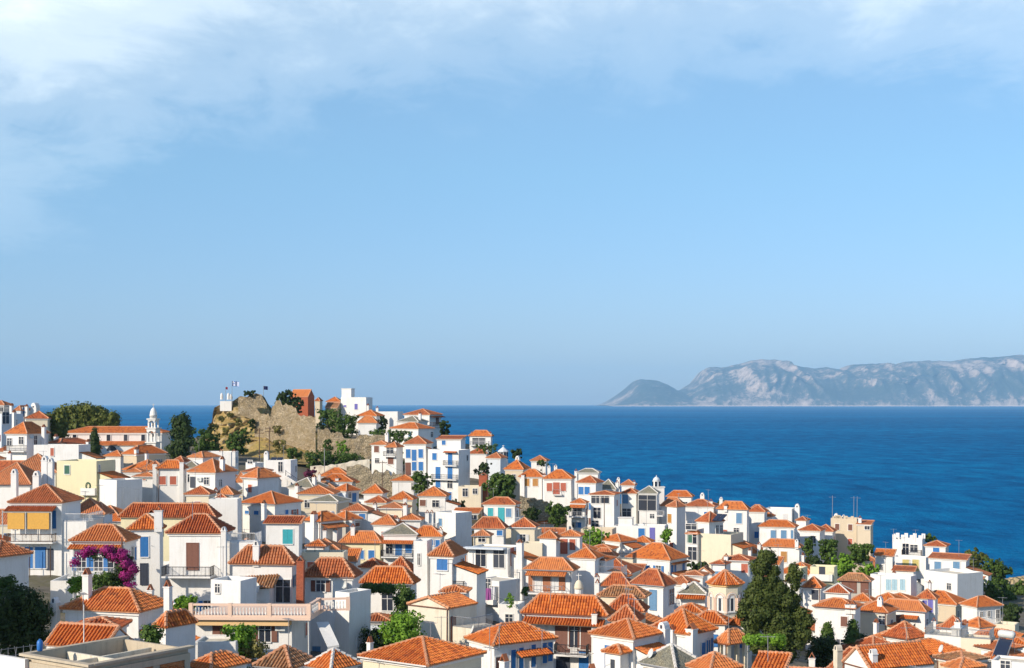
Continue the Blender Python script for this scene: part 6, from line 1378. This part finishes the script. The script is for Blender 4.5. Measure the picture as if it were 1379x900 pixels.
def ruin(label, nm, tops, bots, D, thick, mat='ruin_stone', dD=0.0, rough=1.0, cat='ruin', tooth=1.0):
    """a masonry wall: measured top and bottom edges, real thickness, irregular face and broken crest"""
    tops = [(X(a), Y(b)) for a, b in tops]; bots = [(X(a), Y(b)) for a, b in bots]; x0, x1 = tops[0][0], tops[-1][0]
    n = max(8, int((x1-x0)/F*D/0.45)); rows = 26; m = MB(); rg = random.Random(len(label)); fr = []
    c = at((x0+x1)/2, bots[0][1], D)
    for side in (0, 1):
        for i in range(n+1):
            px = x0+(x1-x0)*i/n; DD = D+dD*i/n+side*thick; yt = interp(tops, px); yb = interp(bots, px); jag = (rg.choice([-.9, -.3, 0, .1, .2]) if rg.random() < .5 or i == 0 else (fr[-1]/max(tooth, .01) if fr else 0))*tooth if side == 0 else 0
            if side == 0: fr.append(jag)
            zt = at(px, yt, D+dD*i/n).z+fr[i]; zb = at(px, yb, D+dD*i/n).z-2.5
            for j in range(rows+1):
                z = zb+(zt-zb)*j/rows; x = (px-CX)/F*DD; nn = mnoise.fractal(Vector((x*.5, side*9, z*.6)), .8, 2.1, 6)*.24*rough
                m.v.append((x-c.x, DD+(nn if side == 0 else -nn)-c.y, z-c.z))
    w = rows+1; o_ = (n+1)*w
    for i in range(n):
        for j in range(rows):
            a, b = i*w+j, (i+1)*w+j; m.face((a, b, b+1, a+1)); m.face((o_+a, o_+a+1, o_+b+1, o_+b))
        a, b = i*w+rows, (i+1)*w+rows; m.face((a, b, o_+b, o_+a))
    for i in (0, n):
        for j in range(rows): a = i*w+j; m.face((a, a+1, o_+a+1, o_+a))
    o = m.build(nm, mat); o.location = c; tag(o, label, cat); return o
T(270, 505, 7.5)
ruin('big ruined castle wall of pale stone with a stepped broken crest', 'castle_ruin', [(545, 295), (575, 300), (590, 395), (714, 392), (718, 278), (815, 262), (866, 272), (874, 292), (920, 296), (928, 332), (970, 332), (976, 395), (1020, 402), (1162, 420)], [(545, 560), (700, 640), (900, 745), (1162, 790)], 334, 3.0, dD=-6)
ruin('low ruined stone wall on the crown of the castle hill', 'wall_remnant', [(380, 225), (470, 240), (500, 262), (545, 300)], [(380, 290), (545, 360)], 345, 1.6)
ruin('rounded ruined tower of tan rubble on top of the castle hill', 'tower_ruin', [(480, 235), (505, 208), (560, 186), (610, 194), (640, 225), (668, 300)], [(480, 330), (668, 400)], 350, 7, tooth=.6)
T(400, 500, 4.5)
ruin('long tan ruined rampart below the hilltop cottages', 'rampart', [(124, 345), (200, 352), (300, 385), (440, 390), (540, 395)], [(124, 470), (260, 490), (440, 500), (540, 505)], 318, 2.0, 'ruin_stone', 0, cat='rampart')
ruin('whitewashed retaining wall above patched masonry, under the shrubs', 'retaining_wall', [(80, 578), (200, 568), (330, 545), (440, 535)], [(80, 600), (330, 640), (440, 668)], 292, 1.2, 'plaster_stained', 0, .4, cat='wall', tooth=.2)
ruin('rough rubble embankment below the blue-doored white houses', 'embankment', [(300, 570), (380, 565), (445, 600), (560, 610), (640, 625)], [(300, 640), (445, 690), (640, 700)], 284, 1.5, 'field_stone', 0, 1, cat='wall')
T(600, 560, 4.5)
ruin('tan rubble embankment below the brown-shuttered high wall', 'embankment', [(450, 495), (520, 505), (590, 500), (612, 490), (735, 620)], [(450, 640), (600, 670), (735, 690)], 270, 2.0, 'field_stone', 0, 1.3, cat='wall')
T(980, 660, 4.5)
ruin('beige garden wall behind the citrus trees under the tower block', 'garden_wall', [(655, 425), (760, 420), (880, 432)], [(655, 470), (880, 490)], 262, .5, 'plaster_beige', 0, .2, cat='wall', tooth=.1)
T(200, 500, 4.5)
# white chapel gable with twin pinnacles on the hill edge
root, zb, h, r = mini('', 468, 132, 205, 350, 70, 'chapel_belfry', 'belfry', 0)
m = MB(); m.box(-r, r, 0, 2.0, zb-1.5, zb+h*.32); m.build('wall', 'plaster_white', root)
for sx_ in (-.78, .38): 
    m = MB(); m.lathe([(r*.26, zb+h*.45), (r*.26, zb+h*.8), (r*.18, zb+h*.92), (.1, zb+h)], 8, (r*sx_, .6)); m.build('pinnacle', 'trim_white', root)
m = MB(); m.lathe([(r*.3, zb+h*.45), (r*.32, zb+h*.7), (r*.2, zb+h*.85), (.1, zb+h*.9)], 8, (r*.75, .8)); m.build('pinnacle', 'trim_white', root)
tag(root, 'white twin-pinnacled chapel belfry on the west edge of the castle hill', 'belfry')
# flags
def flag(label, px, ytop, ybase, D, w, h, mats, stripes=False):
    c = at(X(px), Y(ybase), D); g = c.z-1; root = empty('flag', (c.x, c.y, g)); zt = at(0, Y(ytop), D).z-g
    m = MB(); m.bar((0, 0, 0), (0, 0, zt), .05, 6); m.build('pole', 'grey_metal', root); f = MB(); nx, nz = 10, 9
    for j in range(nz+1):
        for i in range(nx+1): x = w*i/nx; f.v.append((x, .18*sin(i*1.1)+.02*j, zt-h+h*j/nz-.12*x*x/w))
    for j in range(nz):
        for i in range(nx):
            k = j*(nx+1)+i
            if stripes: mi = 1 if ((nz-1-j) % 2 == 0) else 0; 
            else: mi = 0
            if stripes and i < 4 and j >= 4: mi = 0 if (i == 1 or i == 2 and False or j == 6) else 1
            f.face((k, k+1, k+nx+2, k+nx+1), mi)
    f.build('cloth', mats, root); tag(root, label, 'flag', 'flags flying over the castle hill')
flag('blue and white striped flag with a cross flying over the castle hill', 506, 60, 200, 352, 1.75, 1.25, ['flag_white', 'flag_blue'], True)
flag('small red and white flag low beside the striped flag', 467, 96, 190, 353, .55, .6, ['flag_red'])
flag('dark blue flag flying over the rounded ruined tower', 697, 90, 190, 352, 1.1, .9, ['flag_dark'])
# poles
def pole(label, px, yt, yb, D, r=.12, arms=2, mat='wood_brown', nm='utility_pole'):
    a = at(X(px), Y(yb), D); b = at(X(px), Y(yt), D); root = empty(nm, (a.x, a.y, a.z-2)); h = b.z-a.z+2
    m = MB(); m.bar((0, 0, 0), (0, 0, h), r, 7, 0, r*.7); m.build('post', mat, root)
    for k in range(arms):
        m = MB(); z = h-.4-.7*k; m.bar((-.9, 0, z), (.9, 0, z), .05)
        for x in (-.8, -.3, .3, .8): m.bar((x, 0, z), (x, 0, z+.18), .04)
        m.build('crossarm', 'wood_brown', root)
    tag(root, label, 'pole')
pole('dark utility pole standing at the foot of the castle ruin, the one nearer the ruin', 732, 335, 530, 300); pole('slimmer dark utility pole in front of the castle hill slope', 672, 345, 555, 300)
T(400, 500, 4.5); pole('thin lamp pole in front of the white retaining wall', 518, 542, 692, 270, .09, 1); pole('pale pole among the shrubs under the rampart', 166, 465, 590, 290, .08, 1, 'grey_metal')
T(600, 560, 4.5); pole('dark pole in front of the glazed apartment balconies', 962, 500, 690, 256, .09, 0)
T(0, 640, 4.5); pole('rusty square pergola post in front of the bougainvillea', 738, 375, 690, 140, .13, 0, 'rust_brown', 'pergola_post'); pole('thin white aerial mast above the ridged roof in the west foreground', 508, 785, 900, 96, .04, 0, 'trim_white', 'aerial_mast')
def aerial(label, px, yt, yb, D):
    a = at(X(px), Y(yb), D); b = at(X(px), Y(yt), D); root = empty('tv_antenna', a-Vector((0, 0, .8))); h = b.z-a.z+.8
    m = MB(); m.bar((0, 0, 0), (0, 0, h), .03); m.build('mast', 'grey_metal', root); m = MB(); m.bar((-.6, 0, h-.1), (.6, .1, h-.1), .015)
    for k in range(6): m.bar((-.55+k*.22, -.25, h-.1), (-.55+k*.22, .3, h-.1), .012)
    m.build('antenna_array', 'grey_metal', root); tag(root, label, 'antenna', 'roof antennas')
T(600, 720, 5.0); aerial('bent roof antenna on the rust-streaked orange roof, beside its west end', 297, 612, 720, 122); aerial('tall roof antenna near the middle of the rust-streaked orange roof', 362, 604, 700, 121); aerial('roof antenna at the east end of the rust-streaked orange roof', 650, 640, 710, 121)
T(400, 750, 6.0); aerial('antenna leaning by the stained gable beside the fig tree', 1165, 480, 650, 128); aerial('antenna above the brown loft window house', 400, 160, 300, 134)
T(190, 640, 4.5); aerial('slim antenna on the terrace edge of the brown door house', 497, 430, 610, 139); aerial('antenna above the little blue shutters of the blank white house', 625, 325, 400, 176)
T(980, 660, 4.5); aerial('antenna on the low wall by the citrus garden', 858, 545, 650, 205)
T(1149, 700, 4.5); aerial('tall antenna mast over the battlements', 378, 60, 110, 276); aerial('antenna on the roof in the east lane', 322, 650, 730, 152); aerial('short antenna mast at the west end of the battlements', 245, 55, 110, 277)
T(100, 590, 9.0); aerial('bare antenna standing against the lilac side wall', 600, 590, 690, 198)
# ================================================================ trees and shrubs
T(0, 500, 4.5); PG = 'pines in the row behind the church'
for k, (a, b, yt) in enumerate(((292, 400, 245), (355, 470, 215), (430, 545, 200), (505, 620, 208), (585, 665, 228), (640, 712, 262))):
    tree(['ragged low pine at the house end of the pine row', 'pine with yellow-green crown next to the ragged low pine', 'tallest pine of the row behind the long church', 'broad pine just past the tallest one in the row', 'rounded olive-green pine near the tower end of the row', 'smallest pine closing the row towards the bell tower'][k], a, b, yt, 345 if k else 380, 342 if k else 290, 'leaf_olive', 'round', 2200, .75, 'pine_tree', 'tree', PG, seed=k+3, clump=1.1)
tree('narrow dark cypress in front of the church aisle', 548, 602, 350, 525, 244, 'leaf_dark', 'cypress', 3000, .42, 'cypress_tree', 'tree', clump=.5)
T(200, 500, 4.5)
tree('big dark round-topped tree between church and castle hill', 115, 270, 264, 530, 288, 'leaf_dark', [(0, 0, .45, .75, .7, .46), (-.3, 0, .25, .68, .6, .25), (.3, 0, .3, .66, .6, .28), (-.35, .1, .68, .5, .5, .26), (.35, .1, .66, .5, .5, .26), (.05, 0, .82, .5, .5, .18)], 5200, .55, clump=.85)
tree('dense green tree at the foot of the yellow cliff, beside the big dark tree', 265, 440, 368, 495, 300, 'leaf_mid', 'round', 3000, .5)
tree('dense green bushy tree against the dry castle slope', 470, 612, 362, 478, 318, 'leaf_mid', 'round', 2600, .5)
tree('small shrub clinging to the cliff beside the castle wall', 606, 648, 288, 348, 333, 'leaf_dark', 'round', 500, .45, 'bush', 'shrub')
tree('green bush on the skyline of the castle hill', 570, 645, 110, 152, 350, 'leaf_dark', 'round', 700, .5, 'bush', 'shrub')
tree('dark tree shading the brick-red church wall', 775, 900, 120, 210, 352, 'leaf_dark', 'round', 2600, .5, trunk=False)
tree('dark foliage hanging down beside the brick-red house', 870, 940, 160, 250, 349, 'leaf_dark', 'round', 1500, .5, 'bush', 'shrub')
tree('scrubby bush at the foot of the castle wall', 830, 935, 462, 530, 308, 'leaf_mid', 'round', 1300, .4, 'bush', 'shrub')
tree('yellowish dry bush on the castle slope', 745, 840, 400, 470, 320, 'leaf_scrub', 'round', 900, .4, 'bush', 'shrub')
tree('leafy bush at the east foot of the castle wall', 950, 1035, 505, 575, 300, 'leaf_mid', 'round', 1200, .4, 'bush', 'shrub')
tree('dark undergrowth bush at the cliff foot behind the green tree', 335, 400, 320, 385, 330, 'leaf_dark', 'round', 800, .45, 'bush', 'shrub')
T(400, 500, 4.5)
SH = 'shrubs on the hilltop'
tree('bright green shrub beside the stone cottage on the hilltop', 105, 262, 228, 282, 352, 'leaf_mid', 'round', 1500, .45, 'bush', 'shrub', SH)
tree('large dark shrub mass in front of the hilltop cottages', 190, 385, 262, 372, 340, 'leaf_mid', 'round', 3600, .45, 'bush', 'shrub', SH)
tree('dark shrub below the brick-red house', 120, 200, 290, 350, 345, 'leaf_dark', 'round', 900, .45, 'bush', 'shrub', SH)
tree('dark little tree beside the front hilltop cottage', 490, 552, 275, 350, 342, 'leaf_dark', 'round', 900, .45, trunk=False)
tree('creeping hedge along the top of the rampart', 430, 560, 352, 400, 326, 'leaf_mid', 'round', 1200, .4, 'hedge', 'hedge')
tree('green hedge below the pale blue window house', 545, 695, 362, 425, 322, 'leaf_mid', 'round', 1500, .4, 'hedge', 'hedge')
tree('tree on the seaward side of the loggia house', 850, 925, 300, 390, 350, 'leaf_dark', 'round', 1500, .5)
tree('round-headed little tree in front of the rampart', 160, 222, 410, 475, 312, 'leaf_mid', 'round', 900, .35)
tree('yellow-green little tree by the rampart', 242, 315, 415, 500, 312, 'leaf_bright', 'round', 900, .35)
tree('long garden shrub under the rampart, west half', 60, 240, 485, 575, 302, 'leaf_mid', 'round', 2500, .4, 'hedge', 'hedge')
tree('long garden shrub under the rampart, east half', 210, 405, 495, 560, 303, 'leaf_mid', 'round', 2200, .4, 'hedge', 'hedge')
tree('bushy green tree beside the four-storey house', 690, 820, 610, 725, 272, 'leaf_mid', 'round', 2200, .45)
tree('purple flowering shrub beside the slate-roofed house', 30, 120, 585, 645, 262, 'leaf_purple', 'round', 900, .35, 'bush', 'shrub')
tree('green plants beside the green tarpaulin', 900, 1030, 780, 830, 262, 'leaf_dark', 'round', 800, .4, 'bush', 'shrub')
T(600, 560, 4.5)
tree('big leafy tree between the cream stone house and the tavern', 235, 440, 350, 500, 262, 'leaf_mid', 'round', 6500, .45)
tree('dark vine over the shaded yard behind the big leafy tree', 175, 285, 285, 350, 292, 'leaf_dark', 'round', 1500, .4, 'bush', 'shrub')
tree('green vine hanging below the verandah villa', 180, 320, 175, 230, 324, 'leaf_mid', 'round', 1100, .4, 'bush', 'shrub')
tree('grey-green tree beside the octagonal chapel', 395, 470, 205, 255, 322, 'leaf_dark', 'round', 1300, .45)
tree('round green bush growing under the terracotta shutters', 605, 745, 540, 640, 262, 'leaf_mid', 'round', 3600, .38, 'bush', 'shrub')
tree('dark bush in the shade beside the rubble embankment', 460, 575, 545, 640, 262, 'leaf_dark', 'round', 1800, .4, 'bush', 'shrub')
tree('bright palm-like shrub cluster in front of the beige garden wall', 820, 975, 685, 780, 240, 'leaf_bright', 'round', 2600, .38, 'bush', 'shrub')
tree('garland plant on the red-topped house', 545, 625, 268, 300, 309, 'leaf_mid', 'round', 500, .3, 'bush', 'shrub')
T(800, 620, 4.5)
tree('vine hanging from the white terrace beside the ochre shutter', 405, 472, 415, 485, 254, 'leaf_bright', 'round', 1100, .3, 'vine', 'vine', trunk=False)
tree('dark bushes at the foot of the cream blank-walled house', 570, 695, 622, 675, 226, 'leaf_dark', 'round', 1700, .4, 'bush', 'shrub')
tree('rooftop shrub against the sea behind the long white house', 722, 800, 240, 285, 290, 'leaf_mid', 'round', 700, .35, 'bush', 'shrub')
leafmat('leaf_cedar', (0.038, 0.064, 0.016), (0.078, 0.112, 0.022), (0.13, 0.15, 0.03))
_r = random.Random(12); BIG = []
_sil = [(.02, -.30, .40), (.10, -.46, .58), (.20, -.66, .80), (.30, -.80, .88), (.40, -.88, .76), (.48, -.80, .56), (.56, -.62, .36), (.64, -.54, .16), (.72, -.46, .02), (.80, -.40, -.06), (.88, -.36, -.12), (.95, -.32, -.16)]
for zz, xa, xb in _sil:
    n_ = max(1, int((xb-xa)/.26))
    for k_ in range(n_+1):
        if _r.random() < .26 and .1 < zz < .62: continue
        xx_ = xa+(xb-xa)*k_/max(1, n_)*1.0+_r.uniform(-.05, .05); rr_ = _r.uniform(.13, .22)*(1 if zz < .66 else .72); BIG.append((xx_*.86, _r.uniform(-.3, .3)*(1-zz), zz+_r.uniform(-.03, .03), rr_, rr_, rr_*.40))
BIG += [(.50, 0, .66, .07, .08, .08), (.56, 0, .76, .09, .1, .04), (.44, 0, .82, .08, .1, .03), (-.46, 0, .86, .10, .1, .03), (-.26, 0, .5, .3, .3, .14), (.1, .1, .3, .45, .4, .16), (.5, .1, .25, .3, .3, .12)]
T(930, 750, 6.0)
tree('huge dark tree with ragged crown and bare top leader beside the octagonal church', 345, 1015, -65, 790, 142, 'leaf_cedar', BIG, 60000, .25, seed=41, clump=.42)
tree('bright green vine pergola beside the octagonal church', 420, 765, 632, 705, 128, 'leaf_bright', [(-.6, 0, .5, .38, .3, .4), (-.1, 0, .5, .45, .3, .4), (.5, 0, .55, .45, .3, .45), (.8, 0, .3, .18, .2, .55)], 5200, .2, 'vine', 'vine', trunk=False, clump=.3)
T(1090, 820, 9.19)
tree('small dark conifer nearest the huge tree', 105, 350, 150, 560, 152, 'leaf_mid', 'cone', 6500, .26, 'conifer_tree', 'tree', 'small conifers in the east court', clump=.45)
tree('small conifer with lighter tip beside the gabled orange roof', 430, 640, 150, 500, 150, 'leaf_mid', 'cone', 5500, .26, 'conifer_tree', 'tree', 'small conifers in the east court', clump=.45)
tree('dark low tree in the shade under the small conifers', -20, 340, 380, 760, 146, 'leaf_dark', 'round', 5000, .28, clump=.5)
tree('dark bush between the conifers and the gabled orange roof', 560, 720, 320, 470, 152, 'leaf_dark', 'round', 1500, .28, 'bush', 'shrub', clump=.4)
T(980, 660, 4.5)
tree('tall bright green tree beneath the ruined tower block', 555, 665, 295, 470, 252, 'leaf_mid', 'round', 4200, .42)
tree('bright green citrus tree in front of the tall bright one', 630, 765, 385, 500, 244, 'leaf_bright', 'round', 3600, .4)
tree('round green tree against the base of the tower block', 730, 870, 325, 420, 262, 'leaf_mid', 'round', 3200, .42)
tree('dark shaded tree in the garden below the orange roofed house', 470, 570, 400, 475, 250, 'leaf_dark', 'round', 1800, .42)
tree('vine patch on the shaded garden front', 455, 520, 285, 380, 262, 'leaf_mid', 'round', 1300, .4, 'bush', 'shrub')
tree('bright shrub in front of the beige garden wall', 800, 915, 445, 505, 242, 'leaf_bright', 'round', 1600, .36, 'bush', 'shrub')
tree('slender tree with yellow leaves behind the huge dark tree', 345, 440, 445, 560, 205, 'leaf_olive', 'round', 1500, .3)
T(1149, 700, 4.5); ET = 'trees on the east shore'
for k, (a, b, yt, yb, D, mt, n) in enumerate(((640, 770, 178, 290, 285, 'leaf_olive', 3000), (730, 830, 205, 300, 292, 'leaf_olive', 2200), (790, 945, 240, 380, 278, 'leaf_mid', 4200), (790, 900, 370, 500, 256, 'leaf_mid', 3200), (880, 985, 390, 490, 268, 'leaf_mid', 3200), (960, 1060, 370, 480, 275, 'leaf_mid', 3000), (905, 1010, 520, 620, 214, 'leaf_dark', 3200), (760, 840, 330, 420, 262, 'leaf_dark', 1800))):
    tree(['olive-toned tree just behind the thin red roof strip', 'tall olive tree second along the shore', 'large rounded green tree standing highest above the shore rocks', 'low green tree in front of the large rounded shore tree', 'wide green tree by the lane at the shore', 'green tree cut by the east edge of the shore', 'dark tree beside the bluish side wall house', 'dark tree behind the blank white rear wing'][k], a, b, yt, yb, D, mt, 'round', n, .45, 'tree', 'tree', ET, seed=k+60)
tree('green bush beside the white house at the battlements', 425, 500, 88, 130, 282, 'leaf_mid', 'round', 900, .4, 'bush', 'shrub')
T(0, 640, 4.5)
tree('pink bougainvillea arching over the porch of the blue-shuttered house', 440, 840, 420, 700, 137, 'leaf_magenta', [(-.72, 0, .78, .22, .3, .07), (-.45, 0, .86, .2, .3, .06), (.05, 0, .88, .2, .3, .08), (.28, 0, .76, .22, .3, .08), (.5, 0, .78, .2, .3, .08), (.62, 0, .58, .22, .3, .10), (.84, 0, .46, .13, .3, .10), (.62, 0, .34, .16, .3, .08), (.74, 0, .14, .16, .3, .06), (-.92, 0, .62, .1, .2, .05)], 6200, .17, 'bougainvillea', 'shrub', trunk=False, clump=.35, seed=9)
tree('green leaves mixed into the bougainvillea arch', 520, 820, 440, 690, 137.4, 'leaf_dark', [(-.5, 0, .84, .5, .3, .10), (.1, 0, .82, .4, .3, .14), (.55, 0, .6, .34, .35, .28), (.6, 0, .3, .3, .3, .2), (-.2, 0, .18, .6, .4, .16), (.3, 0, .2, .4, .4, .18)], 8000, .17, 'creeper', 'vine', trunk=False, clump=.3, seed=10)
tree('garden bush in front of the bougainvillea house', 405, 520, 622, 690, 138, 'leaf_bright', 'round', 2600, .2, 'bush', 'shrub', clump=.35)
tree('green garden bush behind the slim front chimney', 555, 700, 600, 690, 136, 'leaf_mid', 'round', 3000, .2, 'bush', 'shrub', clump=.35)
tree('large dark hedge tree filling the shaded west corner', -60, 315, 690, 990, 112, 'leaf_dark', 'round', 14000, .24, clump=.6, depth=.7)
tree('sunlit leafy top of the hedge by the lilac wall', -30, 110, 625, 720, 114, 'leaf_mid', 'round', 2600, .22, 'bush', 'shrub', clump=.4)
T(190, 750, 6.0)
tree('fig tree with bright leaves under the peach balustrade', 690, 915, 545, 760, 110, 'leaf_bright', 'round', 3600, .26, clump=.4)
tree('dry brush and dead leaves beside the fig tree', 800, 1010, 670, 800, 110, 'leaf_scrub', 'round', 2200, .2, 'bush', 'shrub', clump=.35)
tree('green vine on the shaded wall next to the white chimney', 270, 440, 330, 420, 125, 'leaf_bright', 'round', 2400, .22, 'vine', 'vine', trunk=False)
tree('climbing plant at the corner of the lean-to roof', 20, 160, 560, 740, 100, 'leaf_mid', 'round', 2400, .2, 'bush', 'shrub', clump=.4)
T(400, 750, 6.0)
tree('sunlit young tree in front of the stained gable', 690, 1030, 470, 730, 126, 'leaf_bright', 'round', 6500, .24, clump=.5)
tree('dark shrub in the shaded courtyard beside the young tree', 520, 790, 590, 760, 127, 'leaf_dark', 'round', 4000, .24, 'bush', 'shrub', clump=.5)
tree('vine hanging over the courtyard porch', 530, 790, 225, 330, 146, 'leaf_mid', [(-.5, 0, .75, .6, .3, .25), (.5, 0, .7, .6, .3, .3)], 4200, .22, 'vine', 'vine', trunk=False, clump=.35)
tree('vine clump at the east end of the courtyard porch', 780, 955, 220, 420, 145, 'leaf_mid', 'round', 3800, .22, 'vine', 'vine', trunk=False, clump=.4)
T(600, 720, 5.0)
tree('potted yellow-green plant on the white chimney block', 400, 465, 395, 475, 159, 'leaf_bright', 'round', 700, .16, 'potted_plant', 'plant', trunk=False, clump=.2)
tree('potted shrub beside the verandah of the five-door house', 510, 560, 355, 400, 172, 'leaf_mid', 'round', 600, .18, 'potted_plant', 'plant', trunk=False, clump=.25)
# laundry
def cloth(label, px, yt, yb, D, w, mat):
    a = at(X(px), Y(yt), D); h = a.z-at(0, Y(yb), D).z; m = MB(); n = 8
    for k in range(n+1): x = w*(k/n-.5); m.v += [(x, .05*sin(k*1.7), 0), (x, .09*sin(k*1.9+.5), -h)]
    for k in range(n): m.face((2*k, 2*k+2, 2*k+3, 2*k+1))
    o = m.build('laundry', mat); o.location = a; tag(o, label, 'laundry', 'washing hung out to dry')
T(600, 720, 5.0)
cloth('purple sheet drying on the shaded lower balcony', 268, 362, 442, 175.5, 1.35, 'cloth_purple'); cloth('pale striped cloth drying beside the purple sheet', 318, 355, 440, 175.6, .7, 'cloth_white'); cloth('grey cloth at the end of the washing line', 340, 350, 440, 175.7, .5, 'grey_metal')
T(800, 620, 4.5)
def barrel():
    T(0, 750, 6.0); a = at(X(322), Y(712), 92); r = empty('water_barrel', a-Vector((0, 0, .4)))
    m = MB(); m.lathe([(.2, 0), (.26, .1), (.27, .8), (.2, .95), (.1, 1.0)], 12); m.build('barrel_body', 'plastic_blue', r, True); m = MB(); m.lathe([(.11, 1.0), (.11, 1.08)], 10); m.build('lid', 'plastic_blue', r)
    r.scale = (.72, .72, .72); tag(r, 'small blue plastic water barrel beside the unfinished concrete building', 'barrel')
barrel()
def yard():
    T(0, 750, 6.0); D = 98.0
    a, b = at(X(-60), Y(690), D), at(X(390), Y(640), D+3); r = empty('yard_fence', a-Vector((0, 0, 1.2))); n = 11; m = MB()
    for i in range(n+1):
        p = (b-a)*(i/n); m.bar((p.x, p.y, -1), (p.x+.3*sin(i*2.1), p.y, .7), .018)
    m.build('post', 'grey_metal', r); m = MB()
    for hz in (.1, .6): m.bar((0, 0, hz), (b.x-a.x, b.y-a.y, hz), .015)
    m.build('wire', 'grey_metal', r); tag(r, 'thin wire fence with leaning posts in front of the dark hedge', 'fence')
    a = at(X(-80), Y(785), 93); b = at(X(200), Y(790), 91); m = MB(); L_ = (b-a).length; m.box(0, L_, 0, .3, -6, 0); w = m.build('yard_wall', 'plaster_white'); w.location = a; w.rotation_euler = (0, 0, atan2(b.y-a.y, b.x-a.x)); tag(w, 'low white yard wall beside the unfinished concrete building', 'wall')
yard()
def cable(label, p, q_, sag=1.0):
    a, b = at(*p), at(*q_); m = MB(); n = 14; pts = [a+(b-a)*(i/n)-Vector((0, 0, sag*4*(i/n)*(1-i/n))) for i in range(n+1)]
    for i in range(n): m.bar(pts[i]-a, pts[i+1]-a, .022, 3)
    o = m.build('overhead_cable', 'dark_iron'); o.location = a; tag(o, label, 'cable', 'overhead cables')
cable('overhead cable from the castle foot pole towards the flat house with solar panels', (362, 576, 300), (440, 622, 262)); cable('overhead cable linking the two dark poles under the castle ruin', (349, 580, 300), (362, 576, 300), .2)
cable('overhead cable crossing from the lamp pole to the four-storey house', (515, 622, 270), (575, 640, 288), .7); cable('overhead cable from the yellow shades house over the bougainvillea roof', (110, 715, 170), (205, 735, 156), .8)
cable('overhead cable from the rust-streaked roof to the bright blue door house', (735, 868, 121), (800, 880, 119), .6); cable('overhead cable strung over the white chimney block to the old tiled roof', (662, 800, 158), (712, 806, 139), .5)
T(270, 505, 7.5); _r = random.Random(3)
for k_, (bx, by, bw, bh, mt_) in enumerate(((150, 520, 70, 45, 'leaf_scrub'), (215, 440, 80, 50, 'leaf_scrub'), (300, 400, 70, 40, 'leaf_scrub'), (380, 470, 90, 60, 'leaf_scrub'), (440, 560, 80, 55, 'leaf_mid'), (255, 560, 90, 60, 'leaf_scrub'), (160, 620, 90, 60, 'leaf_dark'), (500, 640, 90, 60, 'leaf_scrub'), (560, 720, 110, 60, 'leaf_scrub'), (430, 760, 120, 60, 'leaf_scrub'), (640, 640, 70, 50, 'leaf_scrub'), (800, 640, 60, 45, 'leaf_bright'), (1080, 470, 90, 90, 'leaf_scrub'), (770, 545, 90, 60, 'leaf_scrub'), (690, 800, 90, 50, 'leaf_mid'))):
    nm_ = ['beside the cliff edge', 'high on the yellow cliff', 'under the belfry', 'in the middle of the cliff', 'at the cliff foot near the wall', 'low on the yellow cliff', 'behind the green tree', 'on the slope by the tree', 'beside the slim pole', 'above the flat roofs', 'just under the castle wall', 'bright green at the wall foot', 'growing out of the wall top', 'growing from the wall face', 'at the pole foot'][k_]
    tree('dry scrub bush '+nm_+' on the castle hill', bx-bw/2, bx+bw/2, by-bh/2, by+bh/2, (352-24*max(0, (by-300)/500)-1) if bx < 560 or by > 600 else 331, mt_, 'round', 420, .38, 'bush', 'shrub', 'scrub on the castle hill', trunk=False)
# shore rocks at the east end
def rocks():
    T(0, 0, 1.0); rg = random.Random(8); o_ = ['westernmost', 'second', 'third', 'fourth', 'fifth', 'sixth', 'seventh', 'eighth', 'easternmost']; RL = [a+' pale rock along the waterline beyond the shore trees' for a in o_]
    for k in range(9):
        p = at(1340+k*9+rg.uniform(-3, 3), 784+rg.uniform(-4, 5), 356-rg.uniform(0, 10)); m = MB(); r = rg.uniform(1.6, 3.2); n = 9
        for j in range(6):
            for i in range(n):
                th, ph = 2*pi*i/n, pi*j/5; q_ = Vector((cos(th)*sin(ph), sin(th)*sin(ph), cos(ph)*.6)); rr = r*(1+.35*mnoise.noise(q_*1.7+Vector((k*3.1, 0, 0)))); m.v.append(tuple(q_*rr))
        for j in range(5):
            for i in range(n): m.face((j*n+i, j*n+(i+1) % n, (j+1)*n+(i+1) % n, (j+1)*n+i))
        o = m.build('shore_rock', 'cliff_rock'); o.location = (p.x, p.y, 0.3); o['label'] = RL[k]; o['category'] = 'rock'; o['group'] = 'rocks at the waterline'
rocks()
# ================================================================ haze
def haze():
    m = bpy.data.materials.new('haze_air'); m.use_nodes = True; t = m.node_tree; t.nodes.clear(); o = t.nodes.new('ShaderNodeOutputMaterial'); v = t.nodes.new('ShaderNodeVolumePrincipled')
    v.inputs['Color'].default_value = (0.44, 0.75, 1.0, 1); v.inputs['Density'].default_value = HAZE; v.inputs['Anisotropy'].default_value = 0.0
    t.links.new(v.outputs[0], o.inputs['Volume'])
    b = MB(); b.box(-25000, 25000, -2100, 29500, -13.5, 760)
    me = b.build('haze', 'trim_white'); me.data.materials.clear(); me.data.materials.append(m); me['kind'] = 'stuff'
HAZE = 0.000043
if HAZE: haze()
print('HOUSES', len(HS), 'OBJ', len(bpy.data.objects))
_lb = [o['label'] for o in bpy.data.objects if 'label' in o.keys()]
for l in _lb:
    if len(l.split()) > 16 or len(l.split()) < 4: print('LABELLEN', len(l.split()), l)
    if _lb.count(l) > 1 and 'rock' not in l: print('DUP', l)
print('NHOUSE', sum(1 for q in HS))
